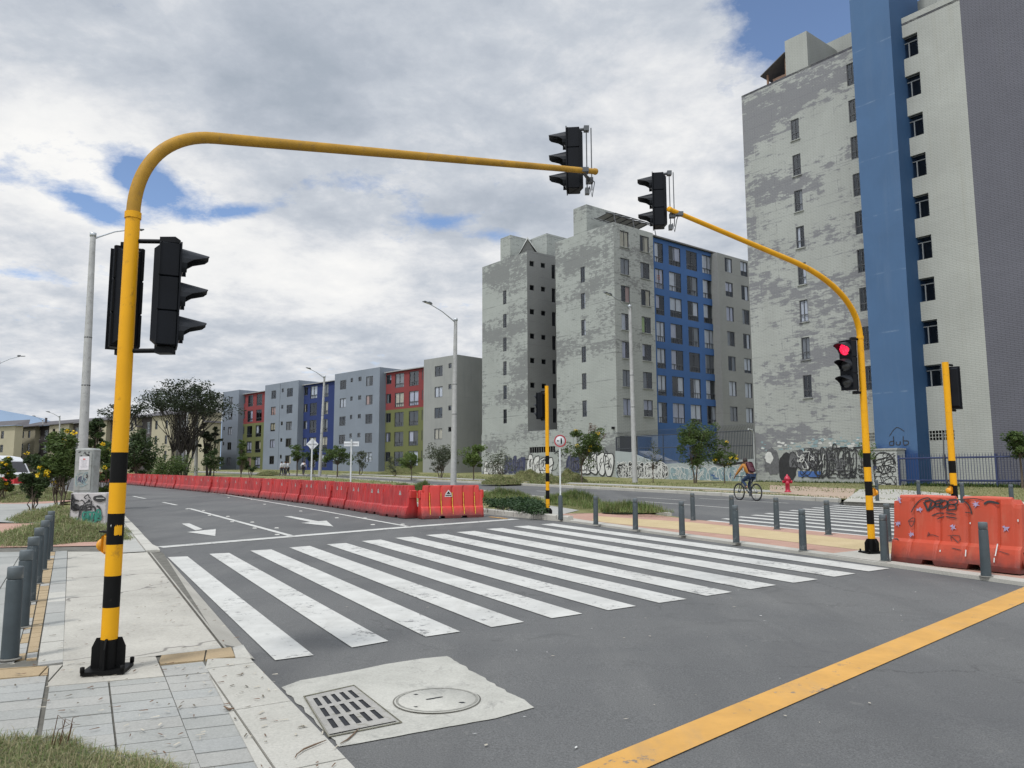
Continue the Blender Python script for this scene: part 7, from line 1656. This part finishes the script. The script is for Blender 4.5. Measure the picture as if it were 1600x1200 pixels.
# verge grass across the avenue, foreground grass, climbing weeds under the blue fence
tuft_area('verge_grass',[],9000,(.05,.16),.03,6,h=.12,lie=.6,mats=[HAY[1],HAY[0],GR2[0]],world_poly=offset(AF[3:12],-.25)+offset(AF[3:12],-1.4)[::-1])
tuft_area('verge_grass',[],9000,(.06,.2),.035,7,h=.12,lie=.6,mats=[HAY[0],HAY[1],GR2[0]],world_poly=offset(AF[3:12],-4.5)+offset(AF[3:12],-9)[::-1])
tuft_area('verge_grass',[(1183,759),(1400,764),(1510,773),(1600,786),(1600,762),(1400,756),(1183,755)],7000,(.05,.14),.02,8,h=.12,lie=.6,mats=[HAY[0],HAY[1]])
fb=[TC.wp((-3.3,f0-.3,0)),TC.wp((-3.3,-24,0)),TC.wp((-2.2,-24,0)),TC.wp((-2.2,f0-.3,0))]
tuft_area('fence_weeds',[],6000,(.15,.45),.03,9,h=.1,lie=.5,mats=[GR2[0],L_DK],world_poly=[(q.x,q.y) for q in fb])
wb=[TC.wp((-.5,0,0)),TC.wp((-.5,-16,0)),TC.wp((-.02,-16,0)),TC.wp((-.02,0,0))]
tuft_area('wall_weeds',[],2500,(.1,.35),.03,10,h=.1,lie=.5,mats=[GR2[0],L_DK],world_poly=[(q.x,q.y) for q in wb])
FGP=P2((-60,1156),(0,1158),(60,1160),(105,1158),(130,1178),(200,1188),(262,1198),(320,1235),(-60,1300),h=.13)
tuft_area('foreground_grass',[],13000,(.04,.14),.0036,11,h=.118,lie=1.05,mats=[HAY[1],HAY[1],HAY[0],HAY[2],HAY[1],HAY[0]],world_poly=FGP,hum=.05)
P_=P2((92,1172),h=.13)[0]; mb=MB(); rr=random.Random(3)
for k in range(7): 
    x,y=P_[0]+rr.uniform(-.05,.05),P_[1]+rr.uniform(-.05,.05); mb.tube([gz(x,y,.12),gz(x+.03,y,.2+.02*k),gz(x+rr.uniform(.02,.10),y,.25+rr.uniform(0,.05))],[.003,.002,.001],4)
tag(mb.build('dry_stalks',L_BR),'dry curled stalks standing up in the foreground grass','weed')
# ---- litter, twigs, studs
rr=random.Random(77); mb=MB()
area=P2((0,1080),(60,870),(230,870),(420,1040),(560,1210),(260,1200),h=.13)
for k in range(420):
    for _ in range(50):
        x=rr.uniform(-4.5,-.5);y=rr.uniform(3.6,13)
        if inpoly(x,y,area): break
    dens_=1 if y<6 else .4
    if rr.random()>dens_: continue
    a=rr.uniform(0,3.1); l=rr.uniform(.006,.03); w=rr.uniform(.002,.006); d=Vector((math.cos(a),math.sin(a),0))*l; q=Vector((-d.y,d.x,0)).normalized()*w; c=gz(x,y,.139); mb.add([c-d-q,c+d-q,c+d*.8+q+Vector((0,0,.003)),c-d+q],[[0,1,2,3]],rr.randrange(3))
for k in range(260):
    x=rr.uniform(-4,7);y=rr.uniform(3.8,20)
    if x<-2.5+ (y<8)*1.8: continue
    a=rr.uniform(0,3.1); l=rr.uniform(.006,.022); d=Vector((math.cos(a),math.sin(a),0))*l; q=Vector((-d.y,d.x,0))*rr.uniform(.2,.6); c=gz(x,y,.012); mb.add([c-d,c-q,c+d,c+q],[[0,1,2,3]],2+rr.randrange(2))
tag(mb.build('litter',[L_BR,pm('dead leaf grey',(.10,.085,.06),.9,.3),pm('pale litter',(.36,.33,.27),.9,.2),G_WHT]),kind='stuff')
def stick(pts,h,label,r=.005):
    mb=MB(); P=[gz(*P2(p,h=h)[0],h+.006) for p in pts]; mb.tube(P,[r*.5]+[r]*(len(P)-2)+[r*.4],6); tag(mb.build('stick',pm('dry stick',(.13,.085,.055),.9,.3,20)),label,'stick')
stick([(464,1180),(475,1172),(492,1165),(510,1158)],.135,'dry stick lying on the kerb slab below the drain grate')
stick([(532,1163),(543,1157),(553,1148),(561,1139)],.008,'curved dry stick lying against the drain grate frame')
stick([(350,1105),(358,1110),(366,1108)],.135,'short twig on the pavement slab joint',.008)
cnt=0
STD=pm('stud pale',(.42,.41,.38),.5,.1); 
for line,n,sg in (([(290,793),(455,836)],9,1),([(352,775),(640,826)],10,1)):
    for k in range(n):
        t=(k+.3)/n; px=line[0][0]+(line[1][0]-line[0][0])*t; py=line[0][1]+(line[1][1]-line[0][1])*t; s=1 if k%2 else -1
        q=G(px+s*8*(.4+t*.8),py-s*2.2*(.4+t),0); o=empty('road_stud',q,rad(29),('%s road stud from the camera beside the %s lane line'%(words[n-1-k],'centre' if n==9 else 'barrier side')),'road stud','road studs along the lane lines'); mb=MB(); mb.add([(-.05,-.05,.0),(.05,-.05,0),(.05,.05,0),(-.05,.05,0),(-.035,-.03,.018),(.035,-.03,.018),(.035,.03,.018),(-.035,.03,.018)],[[4,5,6,7],[0,1,5,4],[1,2,6,5],[2,3,7,6],[3,0,4,7]]); mb.build('stud_body',STD,o)
for k,(px,py,m_,lab) in enumerate([(722,759-0,G_WHT,'')][:0]): pass
print('OBJS',len(bpy.data.objects))
